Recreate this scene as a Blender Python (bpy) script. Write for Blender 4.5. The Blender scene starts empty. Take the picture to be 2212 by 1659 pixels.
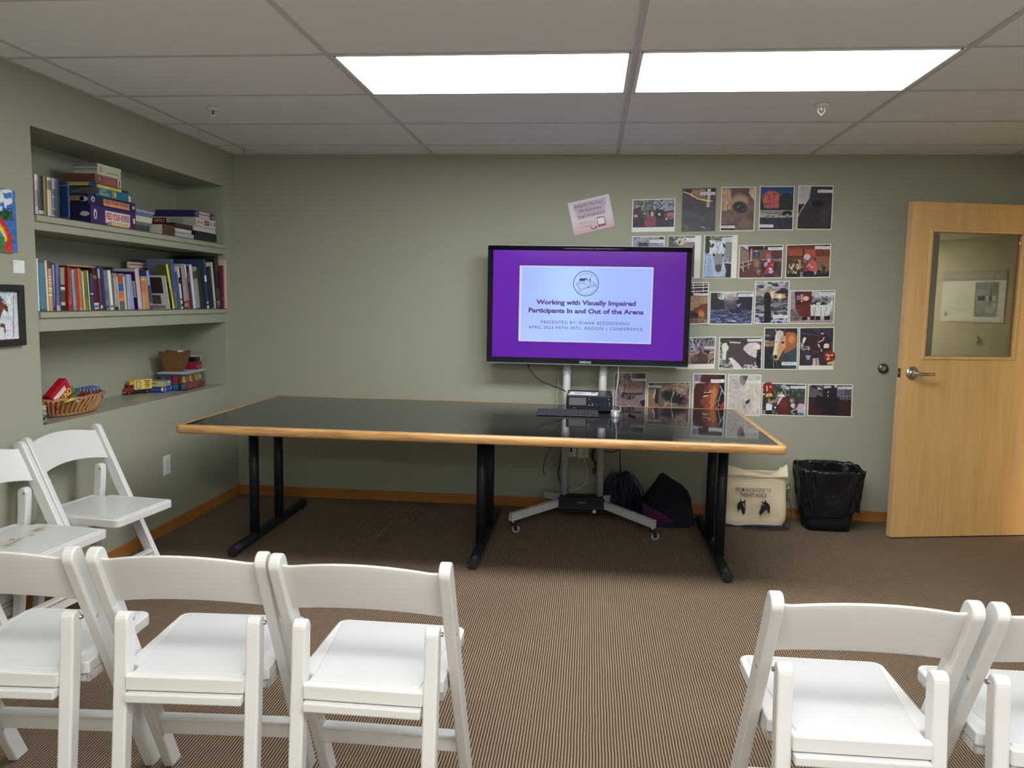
import bpy, bmesh, math, random
import numpy as np
from mathutils import Vector, Matrix
PI = math.pi
S = bpy.context.scene
COL = S.collection
# ------------------------------------------------------------ camera (metres; x right, y towards the back wall, z up)
IW, IH = 2212, 1659
FPX = 1700.8
CAM = np.array([2.4592, -5.2953, 1.4028])
YAW, PITCH, ROLL = -0.0973, -0.1047, 0.0185
def _rot():
    cy, sy, cp, sp = math.cos(YAW), math.sin(YAW), math.cos(PITCH), math.sin(PITCH)
    f = np.array([sy*cp, cy*cp, sp]); r = np.array([cy, -sy, 0.0]); u = np.cross(r, f)
    cr, sr = math.cos(ROLL), math.sin(ROLL)
    return np.array([cr*r + sr*u, -sr*r + cr*u, f])
ROT = _rot()
cd = bpy.data.cameras.new('camera'); cam = bpy.data.objects.new('camera', cd); COL.objects.link(cam)
cd.sensor_fit = 'HORIZONTAL'; cd.sensor_width = 36.0; cd.lens = 36.0*FPX/IW; cd.clip_start = 0.02; cd.clip_end = 60
cam.matrix_world = Matrix(((ROT[0][0], ROT[1][0], -ROT[2][0], CAM[0]), (ROT[0][1], ROT[1][1], -ROT[2][1], CAM[1]),
                           (ROT[0][2], ROT[1][2], -ROT[2][2], CAM[2]), (0, 0, 0, 1)))
S.camera = cam
def at(px, py, ax, v):
    """the point of the plane (axis ax = v) that the photograph shows at px, py"""
    d = ROT.T @ np.array([(px-IW/2)/FPX, (IH/2-py)/FPX, 1.0])
    t = (v-CAM[ax])/d[ax]
    return CAM + t*d
# ------------------------------------------------------------ world, exposure
w = bpy.data.worlds.new('world'); S.world = w; w.use_nodes = True
w.node_tree.nodes['Background'].inputs[0].default_value = (0.02, 0.02, 0.02, 1)
w.node_tree.nodes['Background'].inputs[1].default_value = 0.2
S.view_settings.view_transform = 'Standard'; S.view_settings.look = 'None'
S.view_settings.exposure = 0.0; S.view_settings.gamma = 1.0; S.view_settings.use_curve_mapping = False
LAMP = 17.0
LAMP_BACK = 17.5
# ------------------------------------------------------------ colours and materials
def lin(c):
    return tuple(((v/255.0)/12.92 if v <= 10.3 else (((v/255.0)+0.055)/1.055)**2.4) for v in c[:3])
KA = 1.12
def alb(c, k=None):
    k = KA if k is None else k
    return tuple(min(0.93, v*k) for v in lin(c))
def nt(m): return m.node_tree.nodes, m.node_tree.links
def mat(name, col=None, rough=0.6, metal=0.0, spec=0.5, emit=None, es=1.0, coat=0.0, raw=False, ior=None):
    m = bpy.data.materials.new(name); m.use_nodes = True
    b = m.node_tree.nodes['Principled BSDF']
    if col is not None:
        c = col if raw else alb(col)
        b.inputs['Base Color'].default_value = (*c, 1)
    b.inputs['Roughness'].default_value = rough; b.inputs['Metallic'].default_value = metal
    b.inputs['Specular IOR Level'].default_value = spec
    if ior: b.inputs['IOR'].default_value = ior
    if coat: b.inputs['Coat Weight'].default_value = coat; b.inputs['Coat Roughness'].default_value = 0.08
    if emit is not None:
        b.inputs['Emission Color'].default_value = (*emit, 1); b.inputs['Emission Strength'].default_value = es
    return m
def noise_bump(m, scale=200, dist=0.0005, strength=0.3, detail=3, vary=0.0, vscale=3.0):
    N, L = nt(m); b = N['Principled BSDF']
    tc = N.new('ShaderNodeTexCoord'); n = N.new('ShaderNodeTexNoise'); n.inputs['Scale'].default_value = scale; n.inputs['Detail'].default_value = detail
    bp = N.new('ShaderNodeBump'); bp.inputs['Strength'].default_value = strength; bp.inputs['Distance'].default_value = dist
    L.new(tc.outputs['Object'], n.inputs['Vector']); L.new(n.outputs['Fac'], bp.inputs['Height']); L.new(bp.outputs['Normal'], b.inputs['Normal'])
    if vary:
        n2 = N.new('ShaderNodeTexNoise'); n2.inputs['Scale'].default_value = vscale; n2.inputs['Detail'].default_value = 4
        L.new(tc.outputs['Object'], n2.inputs['Vector'])
        mr = N.new('ShaderNodeMapRange'); mr.inputs[3].default_value = 1-vary; mr.inputs[4].default_value = 1+vary
        L.new(n2.outputs['Fac'], mr.inputs[0])
        hs = N.new('ShaderNodeHueSaturation'); hs.inputs['Color'].default_value = b.inputs['Base Color'].default_value
        L.new(mr.outputs[0], hs.inputs['Value']); L.new(hs.outputs[0], b.inputs['Base Color'])
    return m
def wood(name, c1, c2, rough=0.35, axis=0, scale=1.0, coat=0.25, ring=9.0, spec=0.5):
    """grain that runs along the given axis"""
    m = mat(name, c1, rough, coat=coat, spec=spec); N, L = nt(m); b = N['Principled BSDF']
    tc = N.new('ShaderNodeTexCoord'); mp = N.new('ShaderNodeMapping')
    sc = [14.0*scale]*3; sc[axis] = 1.1*scale; mp.inputs['Scale'].default_value = sc
    n = N.new('ShaderNodeTexNoise'); n.inputs['Scale'].default_value = 1.6; n.inputs['Detail'].default_value = 7; n.inputs['Distortion'].default_value = 0.7
    wv = N.new('ShaderNodeTexNoise'); wv.inputs['Scale'].default_value = ring; wv.inputs['Detail'].default_value = 3
    mx = N.new('ShaderNodeMix'); mx.data_type = 'FLOAT'; mx.inputs[0].default_value = 0.45
    cr = N.new('ShaderNodeValToRGB')
    cr.color_ramp.elements[0].position = 0.34; cr.color_ramp.elements[0].color = (*alb(c2), 1)
    cr.color_ramp.elements[1].position = 0.62; cr.color_ramp.elements[1].color = (*alb(c1), 1)
    L.new(tc.outputs['Object'], mp.inputs['Vector']); L.new(mp.outputs[0], n.inputs['Vector']); L.new(mp.outputs[0], wv.inputs['Vector'])
    L.new(n.outputs['Fac'], mx.inputs[2]); L.new(wv.outputs['Fac'], mx.inputs[3]); L.new(mx.outputs[0], cr.inputs['Fac']); L.new(cr.outputs['Color'], b.inputs['Base Color'])
    return m
def paint_mat(name, rough=0.5, emit=False, spec=0.4):
    m = bpy.data.materials.new(name); m.use_nodes = True; N, L = nt(m); b = N['Principled BSDF']
    a = N.new('ShaderNodeVertexColor'); a.layer_name = 'paint'
    b.inputs['Roughness'].default_value = rough; b.inputs['Specular IOR Level'].default_value = spec
    if emit:
        b.inputs['Base Color'].default_value = (0.01, 0.01, 0.012, 1); L.new(a.outputs['Color'], b.inputs['Emission Color']); b.inputs['Emission Strength'].default_value = 1.0
    else:
        L.new(a.outputs['Color'], b.inputs['Base Color'])
    return m
def glass_mat(name, tint=(1, 1, 1), rough=0.0, ior=1.5, alpha_spec=True):
    m = bpy.data.materials.new(name); m.use_nodes = True; b = m.node_tree.nodes['Principled BSDF']
    b.inputs['Base Color'].default_value = (*tint, 1); b.inputs['Transmission Weight'].default_value = 1.0
    b.inputs['Roughness'].default_value = rough; b.inputs['IOR'].default_value = ior
    return m
M = {}
M['wall'] = noise_bump(mat('sage_wall_paint', (0.390, 0.390, 0.304), 0.62, spec=0.3, raw=True), 260, 0.0006, 0.25)
M['wall_dark'] = M['wall']
M['ledge'] = mat('niche_ledge_paint', (0.345, 0.325, 0.275), 0.30, spec=0.5, raw=True)
M['tile'] = noise_bump(mat('ceiling_tile', (0.90, 0.905, 0.92), 0.9, spec=0.1, raw=True), 420, 0.001, 0.35, 4, 0.05, 700)
M['tbar'] = mat('ceiling_grid_metal', (0.62, 0.62, 0.62), 0.5, raw=True)
M['white'] = noise_bump(mat('white_resin', (0.72, 0.715, 0.70), 0.30, spec=0.5, raw=True), 120, 0.0004, 0.12)
M['pad'] = mat('white_vinyl_pad', (0.64, 0.65, 0.655), 0.24, spec=0.5, raw=True)
M['chrome'] = mat('brushed_steel', (0.62, 0.61, 0.60), 0.22, 1.0, raw=True)
M['darkmetal'] = mat('dark_metal', (0.07, 0.065, 0.06), 0.3, 0.9, raw=True)
M['black'] = mat('black_paint', (0.009, 0.010, 0.014), 0.5, spec=0.35, raw=True)
M['blackmatte'] = mat('black_matte', (0.012, 0.012, 0.013), 0.8, raw=True)
M['laminate'] = mat('black_laminate', (0.010, 0.011, 0.014), 0.05, spec=0.5, raw=True, ior=1.5)
M['oak'] = wood('oak_edge', (208, 162, 104), (150, 106, 62), 0.33, 0, 1.0, 0.3)
M['oak_y'] = wood('oak_edge_side', (208, 162, 104), (150, 106, 62), 0.33, 1, 1.0, 0.3)
M['base_x'] = wood('fir_baseboard', (176, 120, 62), (150, 96, 44), 0.4, 0)
M['base_y'] = wood('fir_baseboard_side', (176, 120, 62), (150, 96, 44), 0.4, 1)
M['door'] = wood('maple_door', (210, 170, 116), (194, 153, 98), 0.42, 2, 0.42, 0.12, 5.0)
M['dooredge'] = wood('maple_door_edge', (205, 165, 125), (190, 148, 104), 0.5, 2, 1.0, 0.0)
M['glass'] = glass_mat('door_glass', (0.93, 0.95, 0.93), 0.0, 1.8)
M['paper'] = paint_mat('printed_paper', 0.42, spec=0.35)
M['card'] = paint_mat('printed_card', 0.35, spec=0.5)
M['screen'] = paint_mat('lit_screen', 0.12, True)
M['diff'] = mat('lit_diffuser', (240, 240, 240), 0.5, emit=(0.96, 0.985, 1.0), es=LAMP)
M['diffb'] = mat('lit_diffuser_rear', (240, 240, 240), 0.5, emit=(1.0, 0.985, 0.955), es=LAMP_BACK)
M['ink'] = mat('dark_ink', (60, 56, 62), 0.6)
M['whiteplastic'] = mat('white_plastic', (225, 225, 222), 0.35)
def solid(c, rough=0.5, metal=0.0, name=None, **k):
    key = 'c%d_%d_%d_%d_%d' % (*c, int(rough*100), int(metal*100))
    if key not in M: M[key] = mat(name or 'colour_%d_%d_%d' % tuple(c), c, rough, metal, **k)
    return M[key]
def glow(c):
    key = 'g%d_%d_%d' % tuple(c)
    if key not in M: M[key] = mat('screen_glow_%d_%d_%d' % tuple(c), (0, 0, 0), 0.4, emit=lin(c), es=1.0)
    return M[key]
# ------------------------------------------------------------ objects
ORI = {}
def tag(o, label=None, cat=None, group=None, kind=None):
    if label: o['label'] = label
    if cat: o['category'] = cat
    if group: o['group'] = group
    if kind: o['kind'] = kind
    return o
def empty(name, loc, label, cat, group=None):
    o = bpy.data.objects.new(name, None); o.empty_display_size = 0.05; COL.objects.link(o)
    o.location = loc; ORI[o.name] = Vector(loc)
    return tag(o, label, cat, group)
class MB:
    """collects shapes in world coordinates, links them as ONE mesh object"""
    def __init__(s): s.v = []; s.f = []; s.m = []; s.c = []; s.sm = []; s.cur = 0; s.col = (1, 1, 1); s.smooth = False
    def add(s, vs, fs, T=None, smooth=None):
        n = len(s.v)
        for p in vs:
            p = Vector(p)
            if T is not None: p = T @ p
            s.v.append(p)
        for f in fs:
            s.f.append([n+i for i in f]); s.m.append(s.cur); s.c.append(s.col); s.sm.append(s.smooth if smooth is None else smooth)
        return s
    def box(s, a, b, T=None):
        x0, y0, z0 = a; x1, y1, z1 = b
        return s.add([(x0,y0,z0),(x1,y0,z0),(x1,y1,z0),(x0,y1,z0),(x0,y0,z1),(x1,y0,z1),(x1,y1,z1),(x0,y1,z1)],
                     [(0,3,2,1),(4,5,6,7),(0,1,5,4),(1,2,6,5),(2,3,7,6),(3,0,4,7)], T)
    def prism(s, pts, ax, a, b, T=None, smooth=False):
        """pts: 2-D outline in the plane across axis ax (order: the two other axes cyclic), extruded a..b"""
        o = [(1, 2), (2, 0), (0, 1)][ax]; n = len(pts); vs = []
        for v in (a, b):
            for p in pts:
                q = [0, 0, 0]; q[ax] = v; q[o[0]] = p[0]; q[o[1]] = p[1]; vs.append(q)
        s.add(vs, [tuple(reversed(range(n))), tuple(range(n, 2*n))], T, False)
        k = len(s.v)-2*n
        for i in range(n):
            j = (i+1) % n; s.f.append([k+i, k+j, k+n+j, k+n+i]); s.m.append(s.cur); s.c.append(s.col); s.sm.append(smooth)
        return s
    def tube(s, path, r, n=10, closed=False, T=None, caps=True):
        P = [Vector(p) for p in path]; rr = r if isinstance(r, (list, tuple)) else [r]*len(P); vs = []; up = None
        for i, p in enumerate(P):
            a = P[i-1] if (i or closed) else P[0]; b = P[(i+1) % len(P)] if (i < len(P)-1 or closed) else P[-1]
            t = (b-a)
            t = t.normalized() if t.length > 1e-9 else Vector((0, 0, 1))
            if up is None:
                up = Vector((0, 0, 1)) if abs(t.z) < 0.9 else Vector((1, 0, 0))
            x = t.cross(up)
            if x.length < 1e-6: x = t.cross(Vector((0.3, 1, 0.2)))
            x.normalize(); y = x.cross(t).normalized(); up = y
            for k in range(n):
                th = 2*PI*k/n; vs.append(p + x*(rr[i]*math.cos(th)) + y*(rr[i]*math.sin(th)))
        fs = []; m = len(P)
        for i in range(m if closed else m-1):
            for k in range(n):
                a = i*n+k; b = i*n+(k+1) % n; c = ((i+1) % m)*n+(k+1) % n; d = ((i+1) % m)*n+k; fs.append((a, b, c, d))
        s.add(vs, fs, T, True)
        if caps and not closed:
            k = len(s.v)-n*m
            s.f.append([k+i for i in reversed(range(n))]); s.f.append([k+(m-1)*n+i for i in range(n)])
            for _ in (0, 1): s.m.append(s.cur); s.c.append(s.col); s.sm.append(False)
        return s
    def cyl(s, a, b, r, n=20, T=None, r2=None): return s.tube([a, b], [r, r if r2 is None else r2], n, T=T)
    def lathe(s, prof, c=(0, 0, 0), n=24, T=None, flat=()):
        vs = []; fs = []
        for r, z in prof:
            for k in range(n):
                th = 2*PI*k/n; vs.append((c[0]+r*math.cos(th), c[1]+r*math.sin(th), c[2]+z))
        for i in range(len(prof)-1):
            for k in range(n):
                fs.append((i*n+k, i*n+(k+1) % n, (i+1)*n+(k+1) % n, (i+1)*n+k))
        s.add(vs, fs, T, True)
        k = len(s.v)-n*len(prof)
        s.f.append([k+i for i in reversed(range(n))]); s.f.append([k+(len(prof)-1)*n+i for i in range(n)])
        for _ in (0, 1): s.m.append(s.cur); s.c.append(s.col); s.sm.append(False)
        return s
    def grid(s, fn, nu, nv, T=None, smooth=True):
        vs = [fn(i/nu, j/nv) for j in range(nv+1) for i in range(nu+1)]
        fs = [(j*(nu+1)+i, j*(nu+1)+i+1, (j+1)*(nu+1)+i+1, (j+1)*(nu+1)+i) for j in range(nv) for i in range(nu)]
        return s.add(vs, fs, T, smooth)
    def build(s, name, mats, parent=None, bevel=0.0, seg=2, origin=None, local=False, fix=True, thick=0.0):
        if not isinstance(mats, (list, tuple)): mats = [mats]
        me = bpy.data.meshes.new(name)
        if parent is not None and not local:
            root = parent; off = Vector((0, 0, 0))
            while root is not None: off += root.location; root = root.parent
        elif local: off = Vector((0, 0, 0))
        elif origin is not None: off = Vector(origin)
        else:
            xs = [p.x for p in s.v]; ys = [p.y for p in s.v]; zs = [p.z for p in s.v]
            off = Vector(((min(xs)+max(xs))/2, (min(ys)+max(ys))/2, min(zs)))
        me.from_pydata([tuple(p-off) for p in s.v], [], s.f)
        for m in mats: me.materials.append(m)
        me.polygons.foreach_set('material_index', s.m); me.polygons.foreach_set('use_smooth', s.sm)
        if any(c != (1, 1, 1) for c in s.c):
            ca = me.color_attributes.new('paint', 'FLOAT_COLOR', 'CORNER'); arr = []
            for p in me.polygons: arr += [*s.c[p.index], 1.0]*p.loop_total
            ca.data.foreach_set('color', arr)
        if fix:
            bm = bmesh.new(); bm.from_mesh(me); bmesh.ops.recalc_face_normals(bm, faces=bm.faces); bm.to_mesh(me); bm.free()
        me.update()
        o = bpy.data.objects.new(name, me); COL.objects.link(o)
        if parent is not None: o.parent = parent
        elif not local: o.location = off
        if thick: md = o.modifiers.new('thickness', 'SOLIDIFY'); md.thickness = thick; md.offset = 0
        if bevel:
            md = o.modifiers.new('bevel', 'BEVEL'); md.width = bevel; md.segments = seg; md.limit_method = 'ANGLE'; md.angle_limit = math.radians(35); md.harden_normals = False
        return o
def copy_tree(o, parent=None):
    c = o.copy(); COL.objects.link(c); c.parent = parent
    for ch in list(o.children): copy_tree(ch, c)
    return c
_dg = [None]
def text(s, center, right, up, h=None, w=None, m=None, parent=None, name='lettering', lift=0.0006, bold=0.0, shear=0.0, space=1.0, align='CENTER', extr=0.0002):
    """lettering as a mesh; h = height of capitals, w = width of the line"""
    cu = bpy.data.curves.new('t', 'FONT'); cu.body = s; cu.align_x = 'LEFT'; cu.size = 1.0; cu.offset = bold; cu.shear = shear; cu.space_character = space
    cu.resolution_u = 3
    to = bpy.data.objects.new('t', cu); COL.objects.link(to)
    dg = bpy.context.evaluated_depsgraph_get(); me0 = bpy.data.meshes.new_from_object(to.evaluated_get(dg))
    n = len(me0.vertices); co = np.zeros(n*3, 'f'); me0.vertices.foreach_get('co', co); co = co.reshape(-1, 3)
    faces = [tuple(p.vertices) for p in me0.polygons]
    bpy.data.objects.remove(to); bpy.data.curves.remove(cu); bpy.data.meshes.remove(me0)
    if n == 0: return None
    x0, x1 = co[:, 0].min(), co[:, 0].max(); cap = 0.70
    sy = (h/cap) if h else (w/(x1-x0)); sx = (w/(x1-x0)) if w else sy
    R = Vector(right).normalized(); U = Vector(up).normalized(); Nn = R.cross(U).normalized(); c = Vector(center)
    ax = 0.5*(x0+x1) if align == 'CENTER' else (x0 if align == 'LEFT' else x1)
    mb = MB()
    mb.v = [c + R*float((p[0]-ax)*sx) + U*float((p[1]-cap/2)*sy) + Nn*lift for p in co]
    mb.f = [list(f) for f in faces]; k = len(faces); mb.m = [0]*k; mb.c = [(1, 1, 1)]*k; mb.sm = [False]*k
    return mb.build(name, m or M['ink'], parent, fix=False)
X, Y, Z = (1, 0, 0), (0, 1, 0), (0, 0, 1)
# ------------------------------------------------------------ the room
H = 2.3686; XR = 5.285; YB = -8.6; XH = 6.5; W0 = 0.168; TE = 0.304; FT = 0.6096
NY0, NY1, NZ0, NZ1, ND = -1.985, -0.163, 0.80, 2.128, -0.325
def struct(mb, name, m, bevel=0.0, **k): return tag(mb.build(name, m, bevel=bevel, **k), kind='structure')
# carpet: rows of loops running towards the back wall
def carpet():
    m = mat('ribbed_carpet', (0.1, 0.1, 0.1), 0.95, spec=0.15, raw=True); N, L = nt(m); b = N['Principled BSDF']
    tc = N.new('ShaderNodeTexCoord'); sp = N.new('ShaderNodeSeparateXYZ'); L.new(tc.outputs['Object'], sp.inputs[0])
    def mth(op, a, b_=None, c=None):
        n = N.new('ShaderNodeMath'); n.operation = op
        for i, v in enumerate((a, b_, c)):
            if v is None: continue
            if isinstance(v, (int, float)): n.inputs[i].default_value = v
            else: L.new(v, n.inputs[i])
        return n.outputs[0]
    P = 0.0098
    wob = N.new('ShaderNodeTexNoise'); wob.inputs['Scale'].default_value = 9; L.new(tc.outputs['Object'], wob.inputs['Vector'])
    xs = mth('MULTIPLY_ADD', mth('SUBTRACT', wob.outputs['Fac'], 0.5), 0.004, sp.outputs[0])
    row = mth('DIVIDE', xs, P)
    ridge = mth('MULTIPLY_ADD', mth('COSINE', mth('MULTIPLY', row, 2*PI)), 0.5, 0.5)
    rid = mth('FLOOR', mth('ADD', row, 0.5))
    ph = mth('MULTIPLY', mth('MODULO', mth('ABSOLUTE', rid), 2.0), PI)
    yy = mth('ADD', mth('MULTIPLY', sp.outputs[1], 2*PI/0.0125), ph)
    knob = mth('MULTIPLY_ADD', mth('SINE', yy), 0.5, 0.5)
    hgt = mth('MULTIPLY', mth('POWER', ridge, 0.85), mth('MULTIPLY_ADD', knob, 0.36, 0.64))
    cr = N.new('ShaderNodeValToRGB'); cr.color_ramp.elements[0].position = 0.08; cr.color_ramp.elements[0].color = (*lin((58, 46, 38)), 1)
    cr.color_ramp.elements[1].position = 0.62; cr.color_ramp.elements[1].color = (*lin((156, 135, 114)), 1)
    fib = N.new('ShaderNodeTexNoise'); fib.inputs['Scale'].default_value = 900; fib.inputs['Detail'].default_value = 3; L.new(tc.outputs['Object'], fib.inputs['Vector'])
    big = N.new('ShaderNodeTexNoise'); big.inputs['Scale'].default_value = 2.2; big.inputs['Detail'].default_value = 5; L.new(tc.outputs['Object'], big.inputs['Vector'])
    v = mth('ADD', mth('MULTIPLY', fib.outputs['Fac'], 0.5), mth('MULTIPLY_ADD', big.outputs['Fac'], 0.24, 0.64))
    hs = N.new('ShaderNodeHueSaturation'); L.new(hgt, cr.inputs['Fac']); L.new(cr.outputs['Color'], hs.inputs['Color']); L.new(v, hs.inputs['Value'])
    L.new(hs.outputs[0], b.inputs['Base Color'])
    bp = N.new('ShaderNodeBump'); bp.inputs['Distance'].default_value = 0.004; bp.inputs['Strength'].default_value = 0.9
    L.new(mth('ADD', hgt, mth('MULTIPLY', fib.outputs['Fac'], 0.25)), bp.inputs['Height']); L.new(bp.outputs['Normal'], b.inputs['Normal'])
    return m
M['carpet'] = carpet()
struct(MB().box((-0.1, YB, -0.06), (XH+0.1, 0.1, 0)), 'floor', M['carpet'], origin=(0, 0, 0))
struct(MB().box((-0.5, YB-.1, H), (XR+0.12, 0.12, H+0.06)), 'ceiling', M['tile'], origin=(0, 0, H))
struct(MB().box((-0.5, 0, 0), (XH+0.1, 0.12, H)), 'wall_back', M['wall'])
struct(MB().box((-0.5, YB-.12, 0), (XR+0.12, YB, H)), 'wall_front', M['wall'])
# left wall with the recess for the shelves
b = MB(); T0 = -0.14
b.box((T0-.3, YB, 0), (0, NY0, H)).box((T0-.3, NY1, 0), (0, 0, H)).box((T0-.3, NY0, 0), (0, NY1, NZ0)).box((T0-.3, NY0, NZ1), (0, NY1, H))
b.box((T0-.3, NY0, NZ0), (ND, NY1, NZ1))
struct(b, 'wall_left', M['wall'], origin=(0, 0, 0))
struct(MB().box((ND, NY0, NZ0-0.001), (-0.0005, NY1, NZ0+0.002)), 'trim_2', M['ledge'])
for i, (zt, zb) in enumerate(((1.748, 1.680), (1.319, 1.227))):
    b = MB().box((ND, NY0+.001, zb), (0.0, NY1-.001, zt-0.004)); b.box((ND, NY0+.002, zt-0.006), (0.013, NY1-.002, zt)).box((-0.002, NY0+.002, zt-0.030), (0.013, NY1-.002, zt))
    struct(b, 'trim_%d' % (3+i), M['wall'], 0.002)
# right wall with the doorway, the hallway behind it
DY0, DY1 = -1.195, -0.125; DZ = 2.045
WY0, WY1, WZ0, WZ1 = -6.6, -4.3, 0.85, 2.15       # unseen window behind the camera, added in the right wall as fill light
b = MB().box((XR, YB, 0), (XR+0.12, WY0, H)).box((XR, WY1, 0), (XR+0.12, DY0, H)).box((XR, WY0, 0), (XR+0.12, WY1, WZ0)).box((XR, WY0, WZ1), (XR+0.12, WY1, H))
b.box((XR, DY1, 0), (XR+0.12, 0, H))
b.box((XR, DY0, DZ), (XR+0.12, DY1, H))
struct(b, 'wall_right', M['wall'])
M['hallwall'] = mat('hall_wall_paint', (0.42, 0.36, 0.22), 0.6, raw=True)
struct(MB().box((XH, YB, 0), (XH+0.1, 0.0, H)), 'wall_hall', M['hallwall'])
struct(MB().box((XR+0.12, -3.6, 2.012), (XH, 0.0, 2.1)), 'ceiling.001', mat('hall_ceiling', (0.75, 0.74, 0.71), 0.8, raw=True))
struct(MB().box((XR+0.12, -3.7, 0), (XH, -3.6, H)), 'wall_hall_end', M['wall'])
b = MB()
for y0, y1 in ((DY0, DY0+.03), (DY1-.03, DY1)): b.box((XR-0.01, y0, 0), (XR+0.13, y1, DZ))
b.box((XR-0.01, DY0+.03, DZ-.03), (XR+0.13, DY1-.03, DZ))
b.box((XR-0.015, DY0-.05, 0), (XR-0.0, DY0+.001, DZ+.05)).box((XR-0.015, DY0-.05, DZ-.001), (XR, DY1+.05, DZ+.05)).box((XR-0.015, DY1, 0), (XR, DY1+.05, DZ))
struct(b, 'trim_5', mat('grey_door_frame', (120, 118, 108), 0.45), 0.003)
M['day_fill'] = mat('daylight_fill_pane', (240, 240, 240), 0.5, emit=(0.80, 0.90, 1.0), es=3.2)  # glowing pane added to bring cool daylight into the room
wi = struct(MB().box((XR+.08, WY0, WZ0), (XR+.10, WY1, WZ1)), 'fill_window_1', M['day_fill'])
b = MB()
for y in (WY0, (WY0+WY1)/2-.02, WY1-.04): b.box((XR+.03, y, WZ0), (XR+.078, y+.04, WZ1))
for z in (WZ0, WZ1-.04): b.box((XR+.03, WY0, z), (XR+.078, WY1, z+.04))
o = b.build('window_frame', M['whiteplastic'], wi)
# baseboards
struct(MB().box((0.012, -0.012, 0), (XR-.016, 0, 0.068)), 'baseboard_back', M['base_x'], 0.002)
struct(MB().box((0, -2.235, 0), (0.012, 0, 0.068)), 'baseboard_left', M['base_y'], 0.002)
# ceiling grid: main runners towards the back wall, cross tees between them
b = MB(); tw = 0.012
for k in range(5):
    x = W0+k*1.2192
    if x < XR: b.box((x-tw, YB, H-0.004), (x+tw, 0, H+.001))
y = -TE; k = 0
while y > YB:
    b.box((0, y-tw, H-0.0035), (XR, y+tw, H+.001)); y -= FT; k += 1
b.box((0, YB, H-.005), (0.02, 0, H+.001)).box((0, -0.02, H-.005), (XR, 0, H+.001)).box((XR-.02, YB, H-.005), (XR, 0, H+.001))
struct(b, 'trim_1', M['tbar'])
# fluorescent lights set in the grid
def troffer(col, row, label, rear=False):
    x0 = W0+col*1.2192; y1 = -(TE+row*FT); y0 = y1-FT
    t = empty('ceiling_light', (x0+.61, (y0+y1)/2, H), label, 'ceiling light', 'fluorescent ceiling lights')
    m = 0.022
    f = MB()
    for a, c in (((x0+.012, y0+.012), (x0+m+.006, y1-.012)), ((x0+1.2192-m-.006, y0+.012), (x0+1.2192-.012, y1-.012)), ((x0+m, y0+.012), (x0+1.2192-m, y0+m)), ((x0+m, y1-m), (x0+1.2192-m, y1-.012))):
        f.box((*a, H-.007), (*c, H-.0005))
    f.build('frame', M['whiteplastic'], t)
    MB().box((x0+m+.002, y0+m-.001, H-.005), (x0+1.2192-m-.002, y1-m+.001, H-.002)).build('diffuser', M['diffb' if rear else 'diff'], t)
troffer(1, 2, 'lit rectangular fluorescent ceiling panel, left one of the two in view')
troffer(2, 2, 'lit rectangular fluorescent ceiling panel, right one of the two in view')
for c, r, w_ in ((1, 7, 'left and nearer'), (2, 7, 'right and nearer'), (1, 11, 'left and farther'), (2, 11, 'right and farther')):
    troffer(c, r, 'lit ceiling panel behind the front chairs, %s one' % w_, True)
# unseen hall light, added to brighten what the door glass reflects
t = empty('hall_fill_light', (5.95, -2.9, 2.012), 'unseen flat lit panel added on the ceiling of the hallway', 'ceiling light')
MB().box((5.65, -3.4, 2.0), (6.15, -2.4, 2.0115)).build('frame', M['whiteplastic'], t)
M['hall_fill'] = mat('hall_fill_diffuser', (240, 240, 240), 0.5, emit=(1.0, 0.93, 0.78), es=75.0)
MB().box((5.67, -3.38, 1.996), (6.13, -2.42, 1.9995)).build('diffuser', M['hall_fill'], t)
# sprinkler heads
def sprinkler(p, label, pend):
    t = empty('sprinkler_head', (p[0], p[1], H), label, 'sprinkler')
    MB().lathe([(0.034, -.004), (0.036, -0.006), (0.030, -0.012), (0.012, -0.016)], (p[0], p[1], H+.002)).build('escutcheon', M['whiteplastic'], t)
    s = MB()
    if pend:
        s.tube([(p[0]-.014, p[1], H-.014), (p[0]-.016, p[1], H-.035), (p[0], p[1], H-.052), (p[0]+.016, p[1], H-.035), (p[0]+.014, p[1], H-.014)], 0.0035, 8)
        s.cyl((p[0], p[1], H-.012), (p[0], p[1], H-.03), 0.006, 10)
        s.build('frame_arms', M['whiteplastic'], t)
    else:
        s.cyl((p[0], p[1], H-.012), (p[0], p[1], H-.036), 0.004, 8).build('stem', M['darkmetal'], t)
        MB().lathe([(0.004, 0), (0.016, -.006), (0.017, -.009), (0.002, -.011)], (p[0], p[1], H-.034), 16).build('deflector', M['whiteplastic'], t)
sprinkler(at(460, 233, 2, H), 'white sprinkler head with a thin stem, left part of the ceiling', False)
sprinkler(at(1775, 225, 2, H), 'white looped sprinkler head under the right ceiling light', True)
p = at(524, 321, 2, H-.004)
tag(MB().tube([p, p+np.array([.004, 0, -.008]), p+np.array([.014, -.003, -.018]), p+np.array([.016, -.004, -.034])], 0.0022, 6).build('ceiling_hook', M['black']), 'tiny black hook on the ceiling grid near the left corner', 'hook')
# door stop on the wall
p = at(1907, 796, 1, 0)
t = empty('door_stop', (p[0], 0, p[2]), 'round dark metal door stop on the wall left of the door', 'door stop')
TM = Matrix.Translation(Vector((p[0], 0, p[2]))) @ Matrix.Rotation(PI/2, 4, 'X')
MB().lathe([(0.031, 0), (0.033, .004), (0.031, .012), (0.025, .017), (0.017, .018)], n=28, T=TM).build('dish', mat('aged_nickel', (0.22, 0.20, 0.16), 0.25, 0.95, raw=True), t)
MB().lathe([(0.0155, .010), (0.016, .026), (0.013, .03), (0.002, .031)], n=20, T=TM).build('rubber_bumper', mat('grey_rubber', (0.2, 0.19, 0.18), 0.7, raw=True), t)
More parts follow.
